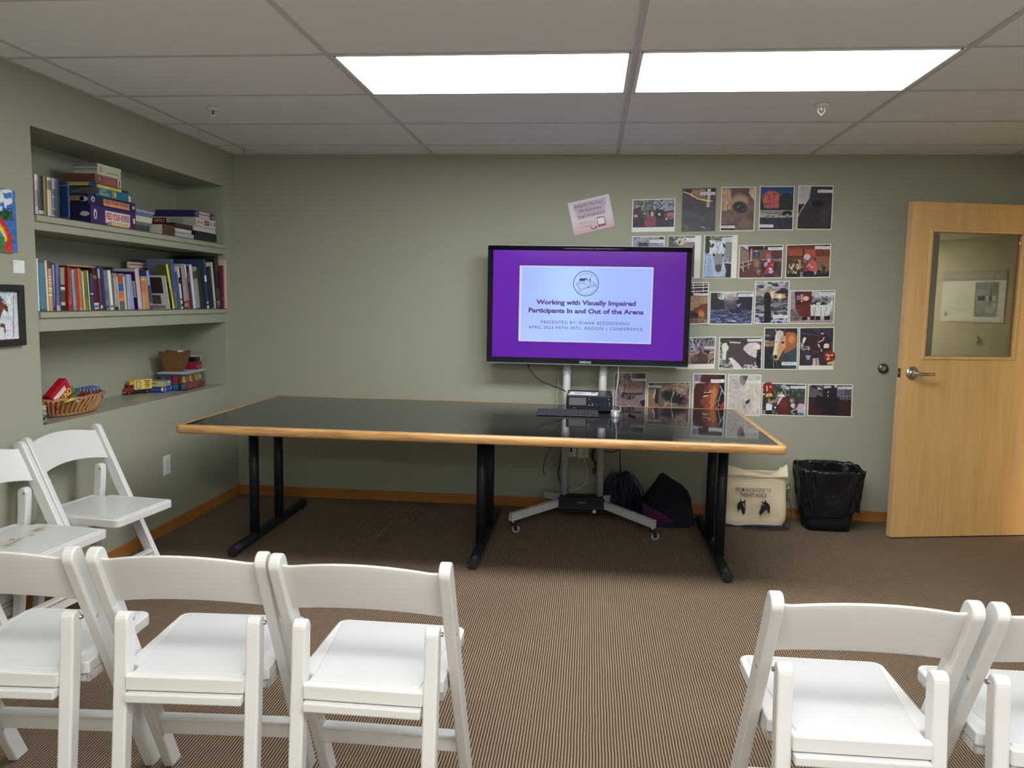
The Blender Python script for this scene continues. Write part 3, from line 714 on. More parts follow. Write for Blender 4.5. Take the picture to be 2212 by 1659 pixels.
# cords
def bez(P, n=10):
    """smooth curve through the points"""
    P = [Vector(p) for p in P]; Q = [P[0]]+P+[P[-1]]; out = []
    for i in range(1, len(Q)-2):
        for k in range(n):
            s = k/n; a, b_, c, d = Q[i-1], Q[i], Q[i+1], Q[i+2]
            out.append(0.5*((2*b_)+(c-a)*s+(2*a-5*b_+4*c-d)*s*s+(3*b_-a-3*c+d)*s**3))
    return out+[P[-1]]
def cord(name, pts, r, m, label, cat='cord'):
    return tag(MB().tube(bez(pts), r, 8).build(name, m), label, cat)
def A(px, py, y): return Vector(at(px, py, 1, y))
CB = mat('black_cord', (0.012, 0.012, 0.013), 0.5, raw=True); CWt = mat('white_cord', (0.62, 0.61, 0.57), 0.45, raw=True)
cord('video_cable', [A(1139, 782, -.148), A(1146, 800, -.16), A(1165, 820, -.18), A(1190, 832, -.20), A(1210, 839, -.205), A(1222, 846, -.199)], .0042, CB, 'black cable drooping from the television to the desktop computer', 'cable')
cord('white_cord', [A(1205, 806, -.03), A(1206, 835, -.03), A(1203, 855, -.035), A(1206, 880, -.04)], .0028, CWt, 'thin white cord on the wall left of the left stand pole')
cord('power_cable', [A(1336, 790, -.165), A(1335.5, 815, -.175), A(1334, 828, -.18), A(1331, 850, -.185), A(1330, 873, -.19), (A(1330, 876, -.19)+Vector((0, 0, 0))), Vector((2.66, -.25, TZ+.006)), Vector((2.66, -.45, TZ+.005)), Vector((2.632, -.592, TZ+.008))], .0034, CWt, 'white cable hanging from the television to the mouse', 'cable')
cord('hanging_cord', [A(1196, 957, -.15), A(1186, 975, -.13), A(1178, 992, -.10), A(1173, 1012, -.06), A(1177, 1026, -.04)], .0042, mat('grey_cord', (0.16, 0.16, 0.14), .6, raw=True), 'grey cord hanging under the table left of the stand poles')
cord('black_cord', [A(1213, 965, -.06), A(1209, 1005, -.05), A(1206, 1022, -.05), A(1209, 1038, -.06), A(1214, 1060, -.06)], .004, CB, 'black cord hugging the left stand pole under the table')
cord('lamp_cord', [A(1262, 972, -.014), A(1264, 1000, -.03), A(1269, 1020, -.04), A(1267, 1040, -.05), A(1250, 1055, -.06), A(1229, 1060, -.07)], .0035, CWt, 'white cord curving from the wall outlet to the left stand pole')
cord('looped_cord', [A(1305, 974, -.15), A(1322, 977, -.16), A(1335, 970, -.16), A(1339, 958, -.165)], .0038, CB, 'black cord looping from the right stand pole up to the table')
cord('dangling_cord', [A(1339, 960, -.165), A(1339, 985, -.16), A(1340, 1012, -.15), A(1343, 1030, -.14)], .0034, CB, 'straight black cord dropping from the table to the purple streamers')
b = MB()
for k in range(6):
    c = A(1289, 984, -.085); a0_ = k*.22
    b.tube([c+Vector(((.020+.0035*k)*math.cos(th), -.012+.006*k, (.062-.003*k)*math.sin(th))) for th in [2*PI*i/24 for i in range(24)]], .0035, 7, True)
tag(b.build('coiled_cable', CB), 'coiled black cable bundle hanging beside the right stand pole', 'cable')
tag(MB().box(A(1284, 1018, -.10)-Vector((.012, .015, .014)), A(1284, 1018, -.10)+Vector((.012, .015, .014))).tube([A(1284, 1015, -.10), A(1289, 1005, -.085), A(1291, 1000, -.08)], .004, 7).build('plug', CB, bevel=.003), 'black plug dangling left of the right stand pole', 'plug')
# ------------------------------------------------------------ printed pictures, painted cell by cell
def vnoise(Xa, Ya, sc, seed=0):
    """smooth value noise in 0..1"""
    r = np.random.RandomState(seed+7); G = r.rand(64, 64)
    x = Xa/sc; y = Ya/sc; xi = np.floor(x).astype(int); yi = np.floor(y).astype(int); fx = x-xi; fy = y-yi
    fx = fx*fx*(3-2*fx); fy = fy*fy*(3-2*fy)
    g = lambda i, j: G[j % 64, i % 64]
    return (g(xi, yi)*(1-fx)+g(xi+1, yi)*fx)*(1-fy)+(g(xi, yi+1)*(1-fx)+g(xi+1, yi+1)*fx)*fy
def _cov(fn, Xa, Ya, j):
    if j <= 0: return fn(Xa, Ya).astype(float)
    return sum(fn(Xa+a*j, Ya+b_*j).astype(float) for a, b_ in ((-.5, -.5), (.5, -.5), (-.5, .5), (.5, .5)))/4
def _inpoly(pts):
    P = list(pts)
    def f(x, y):
        r = np.zeros(x.shape, bool); n = len(P)
        for i in range(n):
            x0, y0 = P[i]; x1, y1 = P[(i+1) % n]
            if y0 == y1: continue
            c = ((y0 > y) != (y1 > y)) & (x < (x1-x0)*(y-y0)/(y1-y0)+x0); r ^= c
        return r
    return f
class Art:
    """a painting canvas: X, Y hold each cell's place in the picture, C its colour (sRGB 0-255)"""
    def __init__(s, Xa, Ya, cell, base): s.X = Xa; s.Y = Ya; s.j = cell; s.C = np.zeros(Xa.shape+(3,)); s.C[:] = base; s.clip = None
    def mix(s, m, c):
        if s.clip is not None: m = m*s.clip
        s.C += (np.array(c, float)-s.C)*m[..., None]
    def r(s, x0, y0, x1, y1, c): s.mix(_cov(lambda x, y: (x > x0) & (x < x1) & (y > y0) & (y < y1), s.X, s.Y, s.j), c); return s
    def p(s, pts, c, a=1.0): s.mix(a*_cov(_inpoly(pts), s.X, s.Y, s.j), c); return s
    def e(s, cx, cy, rx, ry, c, a=0.0, soft=0.15, al=1.0):
        ca, sa = math.cos(math.radians(a)), math.sin(math.radians(a)); dx = s.X-cx; dy = s.Y-cy
        d = np.sqrt(((dx*ca+dy*sa)/rx)**2+((-dx*sa+dy*ca)/ry)**2); s.mix(al*np.clip((1-d)/max(soft, 1e-3)+.5, 0, 1), c); return s
    def l(s, pts, w_, c, al=1.0):
        for (x0, y0), (x1, y1) in zip(pts, pts[1:]):
            L2 = (x1-x0)**2+(y1-y0)**2+1e-9; t = np.clip(((s.X-x0)*(x1-x0)+(s.Y-y0)*(y1-y0))/L2, 0, 1)
            d = np.hypot(s.X-x0-t*(x1-x0), s.Y-y0-t*(y1-y0)); s.mix(al*np.clip((w_/2-d)/max(s.j, .5)+.5, 0, 1), c)
        return s
    def g(s, y0, y1, c0, c1, m=None):
        k = np.clip((s.Y-y0)/(y1-y0), 0, 1)[..., None]; c = np.array(c0, float)*(1-k)+np.array(c1, float)*k
        mm = (np.ones(s.X.shape) if m is None else m)
        if s.clip is not None: mm = mm*s.clip
        s.C += (c-s.C)*mm[..., None]; return s
    def n(s, amp, sc, seed=0, sx=1.0, sy=1.0, box=None):
        f = 1+amp*(2*vnoise(s.X*sx, s.Y*sy, sc, seed)-1)
        if box is not None: k = (s.X > box[0]) & (s.X < box[2]) & (s.Y > box[1]) & (s.Y < box[3]); f = np.where(k, f, 1)
        if s.clip is not None: f = 1+(f-1)*s.clip
        s.C *= f[..., None]; return s
    def sp(s, box, c, th, sc, seed=0, sx=1.0, sy=1.0):
        """speckles of a colour inside a box"""
        k = vnoise(s.X*sx, s.Y*sy, sc, seed)*.6+vnoise(s.X*sx, s.Y*sy, sc*.45, seed+3)*.4
        m = np.clip((k-th)*12, 0, 1)*((s.X > box[0]) & (s.X < box[2]) & (s.Y > box[1]) & (s.Y < box[3])); s.mix(m, c); return s
    def within(s, cx, cy, rx, ry):
        s.keep = s.clip; s.clip = s.clip*(((s.X-cx)/rx)**2+((s.Y-cy)/ry)**2+.25*vnoise(s.X, s.Y, rx*.25, 4) < 1.1); return s
    def whole(s): s.clip = s.keep; return s
    def tag(s, x0, y0, x1, y1, c=(228, 228, 232)):
        s.r(x0, y0, x1, y1, c); h = y1-y0
        s.r(x0+h*.3, y0+h*.28, x0+(x1-x0)*.72, y0+h*.38, (170, 170, 178)).r(x0+h*.3, y0+h*.55, x0+(x1-x0)*.86, y0+h*.65, (165, 165, 172)); return s
PAPER = (226, 224, 218)
def sheet(name, quad, zoom, fn, label, cat, border=(1.8, 1.8, 1.8, 1.8), plane=1, val=-0.0025, group=None, res=1.0, paper=PAPER, material=None, parent=None, ka=None, curl=0.0, thick=0.0012, fine=True):
    """a flat print. quad: photo pixels TL TR BR BL on the wall; zoom: (x offset, y offset, scale) of the picture coordinates"""
    P = [np.array(at(px, py, plane, val)) for px, py in quad]; q = np.array(quad, float)
    wpx = np.hypot(*(q[1]-q[0])); hpx = np.hypot(*(q[3]-q[0])); nu = int(wpx*res)+1; nv = int(hpx*res)+1
    u = np.linspace(0, 1, nu+1); v = np.linspace(0, 1, nv+1); U, V = np.meshgrid(u, v)
    def bl(a, U, V): return (a[0]*((1-U)*(1-V))[..., None]+a[1]*(U*(1-V))[..., None]+a[2]*(U*V)[..., None]+a[3]*((1-U)*V)[..., None])
    W = bl(P, U, V); Uc = (U[:-1, :-1]+U[1:, 1:])/2; Vc = (V[:-1, :-1]+V[1:, 1:])/2; PX = bl(q, Uc, Vc)
    ox, oy, s = zoom; a = Art((PX[..., 0]-ox)*s, (PX[..., 1]-oy)*s, s/res, paper)
    bt, br, bb, bl_ = border
    a.clip = ((Uc*wpx > bl_) & ((1-Uc)*wpx > br) & (Vc*hpx > bt) & ((1-Vc)*hpx > bb)).astype(float)
    fn(a)
    g_ = a.C.mean(-1, keepdims=True); a.C = g_+(a.C-g_)*.90
    if a.clip is not None and fine: a.C *= (1+.07*(2*vnoise(a.X, a.Y, 2.1*a.j*max(1, 1), 21)-1)*a.clip+.035*(2*vnoise(a.X, a.Y, 5*a.j, 33)-1)*a.clip)[..., None]
    Cc = np.clip(a.C, 0, 255)/255; Cl = np.where(Cc <= .04045, Cc/12.92, ((Cc+.055)/1.055)**2.4)*(KA if ka is None else ka); Cl = np.clip(Cl, 0, .9)
    off = np.array(P[3])*.5+np.array(P[2])*.5 if parent is None else None
    if parent is not None:
        o_ = Vector((0, 0, 0)); r_ = parent
        while r_ is not None: o_ += r_.location; r_ = r_.parent
        off = np.array(o_)
    nrm = np.cross(P[1]-P[0], P[3]-P[0]); nrm = nrm/np.linalg.norm(nrm)
    if np.dot(nrm, CAM-P[0]) < 0: nrm = -nrm
    if curl: W = W + nrm*(curl*((U**6)*(V**6))[..., None])
    vs = (W-off).reshape(-1, 3); n0 = len(vs); back = (W-nrm*thick-off)
    bv = [back[0, 0], back[0, -1], back[-1, -1], back[-1, 0]]
    idx = np.arange(n0).reshape(nv+1, nu+1)
    fs = np.stack([idx[:-1, :-1], idx[1:, :-1], idx[1:, 1:], idx[:-1, 1:]], -1).reshape(-1, 4).tolist()
    ncell = len(fs)
    e4 = [idx[0, :], idx[:, -1], idx[-1, ::-1], idx[::-1, 0]]
    if not curl:
        for k in range(4): fs.append([*[int(i) for i in e4[k]], n0+(k+1) % 4, n0+k])
        fs.append([n0+3, n0+2, n0+1, n0])
    else: bv = []
    me = bpy.data.meshes.new(name); me.from_pydata([tuple(x) for x in vs]+[tuple(x) for x in bv], [], fs)
    ca = me.color_attributes.new('paint', 'FLOAT_COLOR', 'CORNER'); nl = len(me.loops); arr = np.ones((nl, 4), 'f'); arr[:, :3] = alb(paper)
    arr[:ncell*4, :3] = np.repeat(Cl.reshape(-1, 3), 4, 0); ca.data.foreach_set('color', arr.ravel())
    me.materials.append(material or M['paper'])
    bm = bmesh.new(); bm.from_mesh(me)
    n_ = Vector(nrm); bm.faces.ensure_lookup_table()
    if bm.faces[0].normal.dot(n_) < 0:
        for f in bm.faces: f.normal_flip()
    bm.to_mesh(me); bm.free()
    o = bpy.data.objects.new(name, me); COL.objects.link(o)
    if parent is not None: o.parent = parent
    else: o.location = tuple(off)
    return tag(o, label, cat, group)
GP = 'horse photographs pinned to the back wall'
ZA = (1460, 380, 5.53); Z1 = (1465, 395, 12.289); Z2 = (1585, 515, 10.055); Z3 = (1640, 820, 10.533); Z4 = (1700, 620, 8.73); Z5 = (1485, 600, 7.9); Z6 = (1315, 795, 6.506); ZD = (1215, 405, 8.848); ZB = (1460, 590, 5.53)
def ph(quad, zoom, fn, label, **k): return sheet('photo_print', quad, zoom, fn, label, 'photograph', group=GP, res=1.5, **k)
# row 1
def f(a):
    a.g(220, 740, (92, 104, 92), (60, 52, 56)).n(.35, 28, 1).sp((1340, 220, 1760, 520), (150, 160, 150), .58, 26, 2).sp((1740, 220, 2150, 420), (150, 165, 190), .42, 22, 3).sp((1500, 380, 1700, 560), (150, 130, 100), .6, 20, 4)
    a.p([(1350, 420), (1480, 370), (1520, 450), (1560, 600), (1590, 740), (1340, 740)], (72, 48, 48)).e(1400, 545, 38, 28, (190, 150, 160)).p([(1340, 640), (1540, 600), (1600, 745), (1340, 745)], (50, 42, 46))
    a.p([(1560, 640), (1610, 580), (1690, 545), (1760, 560), (1800, 640), (1790, 745), (1580, 745)], (140, 62, 78)).e(1710, 490, 58, 62, (45, 32, 36)).e(1716, 505, 30, 52, (205, 160, 160)).l([(1700, 535), (1735, 530)], 9, (235, 225, 225))
    a.p([(1780, 470), (1800, 380), (1830, 425), (1930, 430), (1945, 560), (1900, 640), (1790, 620)], (32, 32, 42)).p([(1790, 590), (2140, 600), (2140, 745), (1780, 745)], (52, 46, 60)).e(1852, 512, 24, 24, (200, 205, 215))
    a.e(2040, 420, 90, 62, (150, 148, 158)).e(2065, 520, 62, 82, (170, 112, 112)).l([(1960, 470), (2130, 450)], 30, (34, 28, 34)).e(2060, 560, 32, 18, (120, 50, 60)).e(1990, 600, 18, 24, (185, 195, 210))
ph(((1366.5, 431), (1459, 428.5), (1457, 500), (1364.5, 501.5)), ZD, f, 'landscape photo of two people posing with horses in a wood, first in the top row', border=(2, 2, 10, 2))
def f(a):
    a.C[:] = (70, 68, 76); a.clip is None; a.g(160, 1270, (64, 60, 70), (76, 74, 84), a.clip).n(.12, 160, 2)
    a.p([(130, 170), (410, 165), (330, 300), (150, 235)], (44, 40, 50)).p([(400, 165), (740, 160), (735, 430), (560, 380), (330, 300)], (176, 122, 88)).sp((350, 160, 740, 400), (130, 84, 62), .52, 60, 5)
    a.l([(150, 240), (330, 300), (520, 420), (740, 470), (900, 472)], 34, (214, 202, 150)).l([(340, 330), (560, 425), (740, 455)], 30, (206, 190, 128))
    a.r(740, 150, 775, 430, (30, 26, 30)).r(775, 150, 870, 350, (205, 202, 206)).r(870, 150, 990, 235, (30, 26, 28)).p([(768, 350), (860, 350), (830, 645), (745, 640)], (196, 168, 132)).l([(740, 475), (905, 478)], 28, (226, 220, 190)).r(860, 320, 990, 470, (58, 58, 62))
    a.tag(600, 240, 1010, 320, (214, 212, 222)).l([(320, 900), (420, 862), (520, 890), (590, 960)], 22, (98, 96, 104)).l([(640, 960), (720, 880)], 16, (96, 92, 110)).sp((120, 1080, 270, 1260), (110, 110, 100), .45, 30, 6).l([(610, 1165), (680, 1180), (700, 1230)], 14, (200, 200, 205))
ph(((1474.5, 407.5), (1547.5, 405.5), (1544.5, 499), (1472, 500.5)), Z1, f, 'photo of a black horse head under hay and a rail, second in the top row')
def f(a):
    a.g(130, 1250, (122, 92, 80), (112, 84, 78), a.clip).n(.15, 110, 3).p([(1160, 160), (1420, 150), (1400, 560), (1280, 760), (1150, 740)], (184, 142, 112), .85).sp((1180, 150, 1420, 700), (206, 164, 130), .5, 45, 4, 1.6, .5)
    a.p([(1400, 150), (1880, 145), (1900, 420), (1760, 280), (1600, 250), (1420, 330)], (92, 68, 66), .8).p([(1880, 150), (2040, 145), (2030, 470), (1940, 350)], (206, 176, 140)).l([(1880, 240), (1960, 370), (2035, 470)], 18, (225, 205, 180))
    a.e(1640, 500, 220, 170, (178, 142, 118), -10, .5).e(1640, 640, 232, 185, (172, 140, 120), 8, .25).e(1645, 655, 205, 160, (52, 52, 58), 10, .3).e(1620, 620, 120, 100, (36, 38, 46), 0, .5).e(1585, 640, 14, 14, (240, 240, 245)).e(1640, 600, 12, 12, (190, 195, 200)).e(1730, 700, 18, 10, (150, 160, 160))
    a.l([(1820, 540), (1890, 680), (1870, 800)], 26, (132, 108, 112), .7).l([(1290, 620), (1350, 570)], 18, (70, 60, 62)).e(1780, 1080, 170, 140, (140, 112, 104), 0, .8, .6)
    a.r(1110, 1110, 1510, 1230, (44, 30, 30)).tag(1110, 1130, 1505, 1208, (228, 224, 224)).r(1110, 1210, 1500, 1250, (22, 16, 18))
ph(((1558.5, 404), (1633.5, 403.5), (1629, 499), (1555, 499.5)), Z1, f, 'close-up photo of a brown horse eye, third in the top row')
def f(a):
    a.g(130, 420, (36, 66, 128), (58, 96, 150), a.clip).e(1150, 290, 118, 112, (184, 78, 78), 0, .2).within(1150, 290, 118, 112).sp((1030, 180, 1270, 400), (206, 112, 104), .5, 16, 1).sp((1030, 180, 1270, 400), (124, 54, 62), .62, 12, 8).whole()
    a.p([(1230, 400), (1235, 260), (1290, 200), (1360, 210), (1400, 260), (1400, 410)], (38, 50, 48)).r(1005, 390, 1400, 420, (26, 32, 30)).p([(1008, 260), (1040, 300), (1050, 400), (1008, 400)], (34, 34, 36))
    a.r(1005, 410, 1400, 446, (128, 132, 124)).l([(1008, 412), (1400, 410)], 5, (190, 190, 195)).l([(1008, 450), (1100, 462), (1240, 462), (1395, 455)], 12, (206, 180, 150)).p([(1005, 455), (1200, 470), (1395, 465), (1395, 490), (1200, 504), (1005, 492)], (172, 160, 146)).sp((1010, 455, 1390, 498), (90, 78, 66), .58, 18, 6, .6, 2)
    a.l([(1160, 412), (1160, 448)], 4, (215, 215, 220)).l([(1208, 455), (1208, 485)], 4, (215, 215, 220)).e(1330, 440, 55, 25, (28, 28, 32)).p([(1265, 470), (1290, 430), (1375, 430), (1385, 470)], (24, 25, 30)).r(1310, 455, 1350, 468, (190, 190, 190))
    a.r(1003, 500, 1390, 640, (42, 46, 62)).n(.12, 30, 9, box=(1003, 500, 1390, 640)).r(990, 618, 1160, 640, (18, 18, 26)).tag(990, 580, 1165, 617, (222, 222, 228))
ph(((1641.5, 402), (1717, 402), (1713, 497.5), (1638.5, 497)), ZA, f, 'photo of a red autumn tree beside a dark tree, fourth in the top row')
def f(a):
    a.g(120, 640, (62, 56, 62), (50, 40, 48), a.clip).p([(1465, 120), (1620, 125), (1600, 240), (1560, 320), (1460, 470), (1455, 300)], (190, 182, 186)).n(.06, 40, 2).p([(1460, 340), (1545, 330), (1455, 470)], (40, 36, 38)).l([(1455, 490), (1500, 400), (1600, 250)], 7, (215, 210, 215))
    a.e(1700, 330, 80, 40, (28, 24, 30), 0, .8).l([(1595, 300), (1606, 350)], 5, (130, 125, 130)).e(1780, 470, 60, 150, (66, 60, 66), 15, .9).tag(1694, 166, 1880, 202, (222, 220, 226)).r(1460, 600, 1560, 640, (62, 32, 34))
ph(((1725, 400.5), (1801, 401), (1796.5, 496.5), (1720, 496)), ZA, f, 'portrait photo of a very dark horse face against pale sky, last in the top row')
# row 2
def f(a):
    a.g(900, 1400, (150, 152, 172), (120, 115, 130), a.clip).n(.12, 60, 3).p([(1340, 945), (1500, 940), (1480, 975), (1340, 985)], (110, 115, 140)).p([(1455, 1030), (1480, 1050), (1540, 1058), (1600, 1048), (1650, 1080), (1640, 1400), (1440, 1400)], (60, 50, 60)).r(1850, 945, 1940, 990, (50, 50, 60)).tag(1675, 1000, 1945, 1056)
ph(((1365.5, 510.5), (1436, 509.5), (1434, 603), (1363, 604)), ZD, f, 'pale photo mostly hidden behind the television top, left of the forelock one')
def f(a):
    a.g(709, 1220, (70, 92, 76), (120, 84, 76), a.clip).n(.2, 30, 3).e(65, 790, 60, 45, (190, 180, 165), 0, .4).e(45, 795, 22, 18, (60, 36, 28)).sp((-40, 720, 125, 810), (215, 210, 200), .55, 16, 4).r(120, 735, 250, 790, (214, 216, 224)).p([(100, 800), (235, 800), (222, 1215), (60, 1215)], (150, 118, 112)).l([(215, 840), (205, 1215)], 20, (70, 50, 50))
ph(((1443, 509.5), (1515, 508.5), (1511.5, 601), (1440, 602)), ZA, f, 'photo of a horse forelock with a wide white right margin, at the television corner', border=(1.5, 13, 1.5, 1.5))
def f(a):
    a.g(712, 1210, (110, 122, 96), (84, 92, 100), a.clip).n(.3, 26, 3).r(360, 720, 410, 930, (54, 44, 36)).r(570, 800, 665, 960, (128, 138, 136)).r(570, 1040, 665, 1210, (44, 44, 52)).l([(570, 1035), (665, 1040)], 14, (215, 216, 222)).sp((575, 960, 665, 1040), (150, 150, 180), .5, 20, 3)
    a.p([(340, 930), (400, 920), (430, 1000), (470, 1208), (335, 1208)], (146, 172, 216)).p([(430, 830), (470, 790), (520, 770), (570, 820), (580, 930), (575, 1030), (600, 1120), (590, 1208), (450, 1208), (420, 1000), (405, 900)], (176, 186, 206))
    a.p([(440, 930), (520, 900), (575, 930), (552, 1060), (540, 1130), (500, 1155), (470, 1120), (460, 1020)], (142, 138, 152)).p([(470, 1060), (545, 1060), (540, 1130), (505, 1155), (475, 1130)], (76, 66, 82)).e(455, 945, 16, 14, (50, 50, 62)).e(563, 945, 12, 14, (50, 50, 62)).sp((400, 770, 590, 930), (206, 220, 242), .45, 22, 5, 1.5, .6).e(440, 830, 16, 26, (64, 56, 60), 20).e(578, 832, 14, 26, (64, 56, 60), -20)
    a.l([(490, 1160), (500, 1208)], 6, (200, 205, 215)).tag(555, 736, 720, 792, (220, 222, 230)).l([(380, 960), (350, 1200)], 20, (190, 206, 236), .6)
ph(((1521.5, 508.5), (1594, 508), (1590.5, 601), (1518, 601.5)), ZA, f, 'photo of a white long-maned horse facing forward, right of the television corner', border=(1.5, 12, 1.5, 1.8))
def f(a):
    a.g(150, 860, (70, 46, 48), (92, 58, 52), a.clip).n(.16, 70, 3).p([(135, 165), (330, 290), (330, 480), (130, 540)], (140, 114, 104)).p([(160, 160), (320, 160), (315, 260)], (190, 190, 204)).r(330, 160, 1065, 260, (34, 26, 36)).r(370, 250, 820, 470, (126, 82, 58)).r(820, 250, 1050, 500, (92, 52, 52))
    a.l([(600, 462), (1040, 455)], 12, (200, 180, 184)).l([(850, 490), (1040, 488)], 9, (186, 166, 170)).l([(1000, 420), (1005, 500)], 8, (200, 190, 195))
    for q in ([(130, 545), (440, 470)], [(140, 640), (400, 540)], [(200, 520), (205, 720)], [(320, 480), (320, 650)], [(140, 580), (215, 700)]): a.l(q, 17, (202, 168, 162))
    a.l([(385, 240), (370, 470)], 26, (190, 170, 160)).p([(380, 520), (460, 470), (560, 480), (620, 520), (600, 700), (560, 760), (400, 760)], (104, 68, 58)).e(500, 540, 60, 100, (146, 110, 98), 0, .6).e(540, 710, 46, 36, (150, 116, 112)).l([(500, 740), (560, 800)], 8, (200, 180, 170))
    a.e(500, 350, 66, 78, (30, 40, 78)).e(500, 365, 48, 50, (42, 92, 176)).e(495, 280, 44, 20, (196, 150, 134)).p([(600, 560), (700, 480), (740, 560), (700, 700), (600, 680)], (44, 46, 62)).e(700, 560, 40, 60, (176, 160, 178), 30)
    a.p([(740, 560), (860, 470), (950, 560), (930, 690), (840, 720)], (38, 40, 56)).p([(660, 770), (700, 640), (800, 500), (885, 480), (870, 640), (830, 790), (740, 800)], (172, 46, 60)).e(760, 400, 62, 60, (168, 92, 150)).e(750, 360, 50, 34, (200, 84, 84)).e(765, 480, 34, 44, (206, 176, 172)).e(795, 662, 34, 22, (238, 228, 230)).e(810, 720, 56, 36, (190, 172, 188), -20).r(680, 780, 880, 850, (48, 42, 76)).l([(820, 560), (840, 580)], 10, (250, 230, 235))
    a.r(760, 160, 1070, 186, (20, 16, 18)).tag(742, 188, 1075, 254, (226, 224, 228)).e(660, 185, 12, 12, (235, 235, 235)).e(660, 235, 8, 10, (200, 200, 200))
ph(((1597, 530), (1692.5, 528.5), (1689, 601), (1594.5, 602)), Z2, f, 'photo of a person in a red vest hugging a brown pony, second row')
def f(a):
    a.g(130, 860, (132, 62, 48), (92, 48, 46), a.clip).n(.14, 60, 4).r(1140, 380, 1500, 400, (70, 34, 34)).r(1190, 240, 1500, 380, (170, 74, 50)).r(1540, 240, 1780, 400, (184, 84, 54)).r(1790, 250, 2090, 380, (118, 62, 50)).r(1790, 390, 2090, 700, (150, 94, 66)).r(1500, 230, 1540, 420, (84, 38, 36)).r(1140, 150, 1760, 190, (96, 40, 38))
    a.r(1330, 460, 1460, 660, (196, 150, 122)).e(1370, 540, 50, 70, (80, 42, 40)).p([(1140, 740), (1300, 700), (1520, 720), (1650, 700), (1880, 690), (2070, 760), (2070, 850), (1140, 850)], (36, 34, 42)).p([(1180, 620), (1240, 540), (1320, 480), (1340, 620), (1400, 720), (1300, 770), (1190, 750)], (74, 62, 54)).sp((1180, 540, 1400, 770), (216, 196, 156), .5, 44, 5, 1.6, .6).l([(1300, 380), (1280, 500)], 30, (96, 70, 60))
    a.p([(1560, 640), (1620, 520), (1700, 430), (1780, 500), (1830, 640), (1800, 740), (1640, 700), (1540, 720)], (200, 92, 92)).p([(1560, 640), (1650, 600), (1640, 700), (1540, 720)], (160, 54, 84)).e(1592, 405, 74, 72, (186, 186, 192)).e(1550, 490, 46, 44, (150, 100, 92)).l([(1660, 440), (1600, 540)], 12, (40, 28, 34)).l([(1580, 610), (1660, 615)], 12, (225, 170, 190)).e(1645, 575, 14, 12, (250, 240, 240)).e(1700, 620, 34, 24, (222, 150, 106))
    a.e(1505, 610, 36, 44, (58, 132, 74)).r(1400, 560, 1450, 620, (196, 160, 130)).e(1930, 640, 84, 90, (104, 92, 76), 0, .3).e(1955, 660, 40, 60, (56, 40, 38)).sp((1850, 560, 2010, 760), (160, 150, 130), .6, 26, 7).r(1440, 730, 1505, 850, (140, 124, 120)).e(1770, 750, 26, 40, (200, 110, 120)).e(1768, 740, 8, 14, (245, 245, 245))
    a.r(1760, 130, 2100, 160, (20, 14, 16)).tag(1765, 166, 2100, 234, (226, 222, 226))
ph(((1698.5, 528.5), (1795.5, 526.5), (1793, 599.5), (1696, 601)), Z2, f, 'photo of a helmeted rider in pink bending among ponies, right end of the second row')
# row 3
def f(a):
    a.g(75, 320, (44, 34, 36), (50, 40, 40), a.clip)
    for y in (120, 165, 225): a.l([(30, y+10), (360, y-4)], 15, (226, 222, 220))
    a.l([(105, 80), (105, 260)], 12, (220, 216, 214)).l([(268, 80), (268, 240)], 11, (220, 216, 214)).r(30, 310, 350, 560, (164, 130, 98)).n(.12, 24, 3, box=(30, 310, 350, 560)).p([(40, 600), (120, 520), (240, 455), (350, 430), (350, 600), (300, 720), (60, 720)], (112, 54, 40)).e(235, 620, 52, 70, (206, 118, 66), 0, .6).e(120, 640, 72, 56, (40, 26, 30), 20).r(30, 690, 350, 775, (140, 110, 96)).sp((30, 660, 350, 775), (80, 50, 44), .5, 20, 5)
    a.tag(105, 262, 350, 305, (220, 218, 222))
ph(((1461, 611), (1531.5, 609.5), (1530, 700), (1459, 701)), Z5, f, 'photo of a chestnut horse under white fence rails, curling beside the television', curl=0.02)
def f(a):
    a.g(240, 780, (78, 72, 88), (66, 76, 106), a.clip).p([(395, 250), (560, 250), (600, 350), (640, 540), (400, 550)], (46, 44, 58)).r(830, 260, 1110, 550, (44, 42, 60)).e(700, 290, 150, 80, (186, 182, 190), 0, .8).sp((520, 255, 880, 370), (206, 202, 206), .5, 34, 2).e(740, 360, 90, 70, (150, 126, 116), 0, 1.0, .7)
    a.r(395, 550, 1110, 785, (64, 72, 104)).sp((395, 540, 1110, 785), (112, 124, 160), .52, 36, 4, .35, 1.6).sp((395, 540, 1110, 785), (34, 38, 66), .6, 30, 9, .35, 1.6).e(790, 740, 46, 12, (196, 206, 226)).p([(830, 455), (925, 435), (870, 510)], (120, 146, 186)).l([(660, 440), (662, 540)], 10, (110, 106, 120)).p([(720, 530), (760, 540), (920, 530), (940, 590), (800, 600), (720, 580)], (48, 46, 62)).l([(935, 480), (925, 590)], 5, (120, 120, 135))
    a.tag(872, 268, 1118, 325, (214, 214, 226))
ph(((1533.5, 630.5), (1628.5, 630), (1625, 701), (1531.5, 701)), Z5, f, 'dim blue photo of horses in a misty field, left landscape print of the third row')
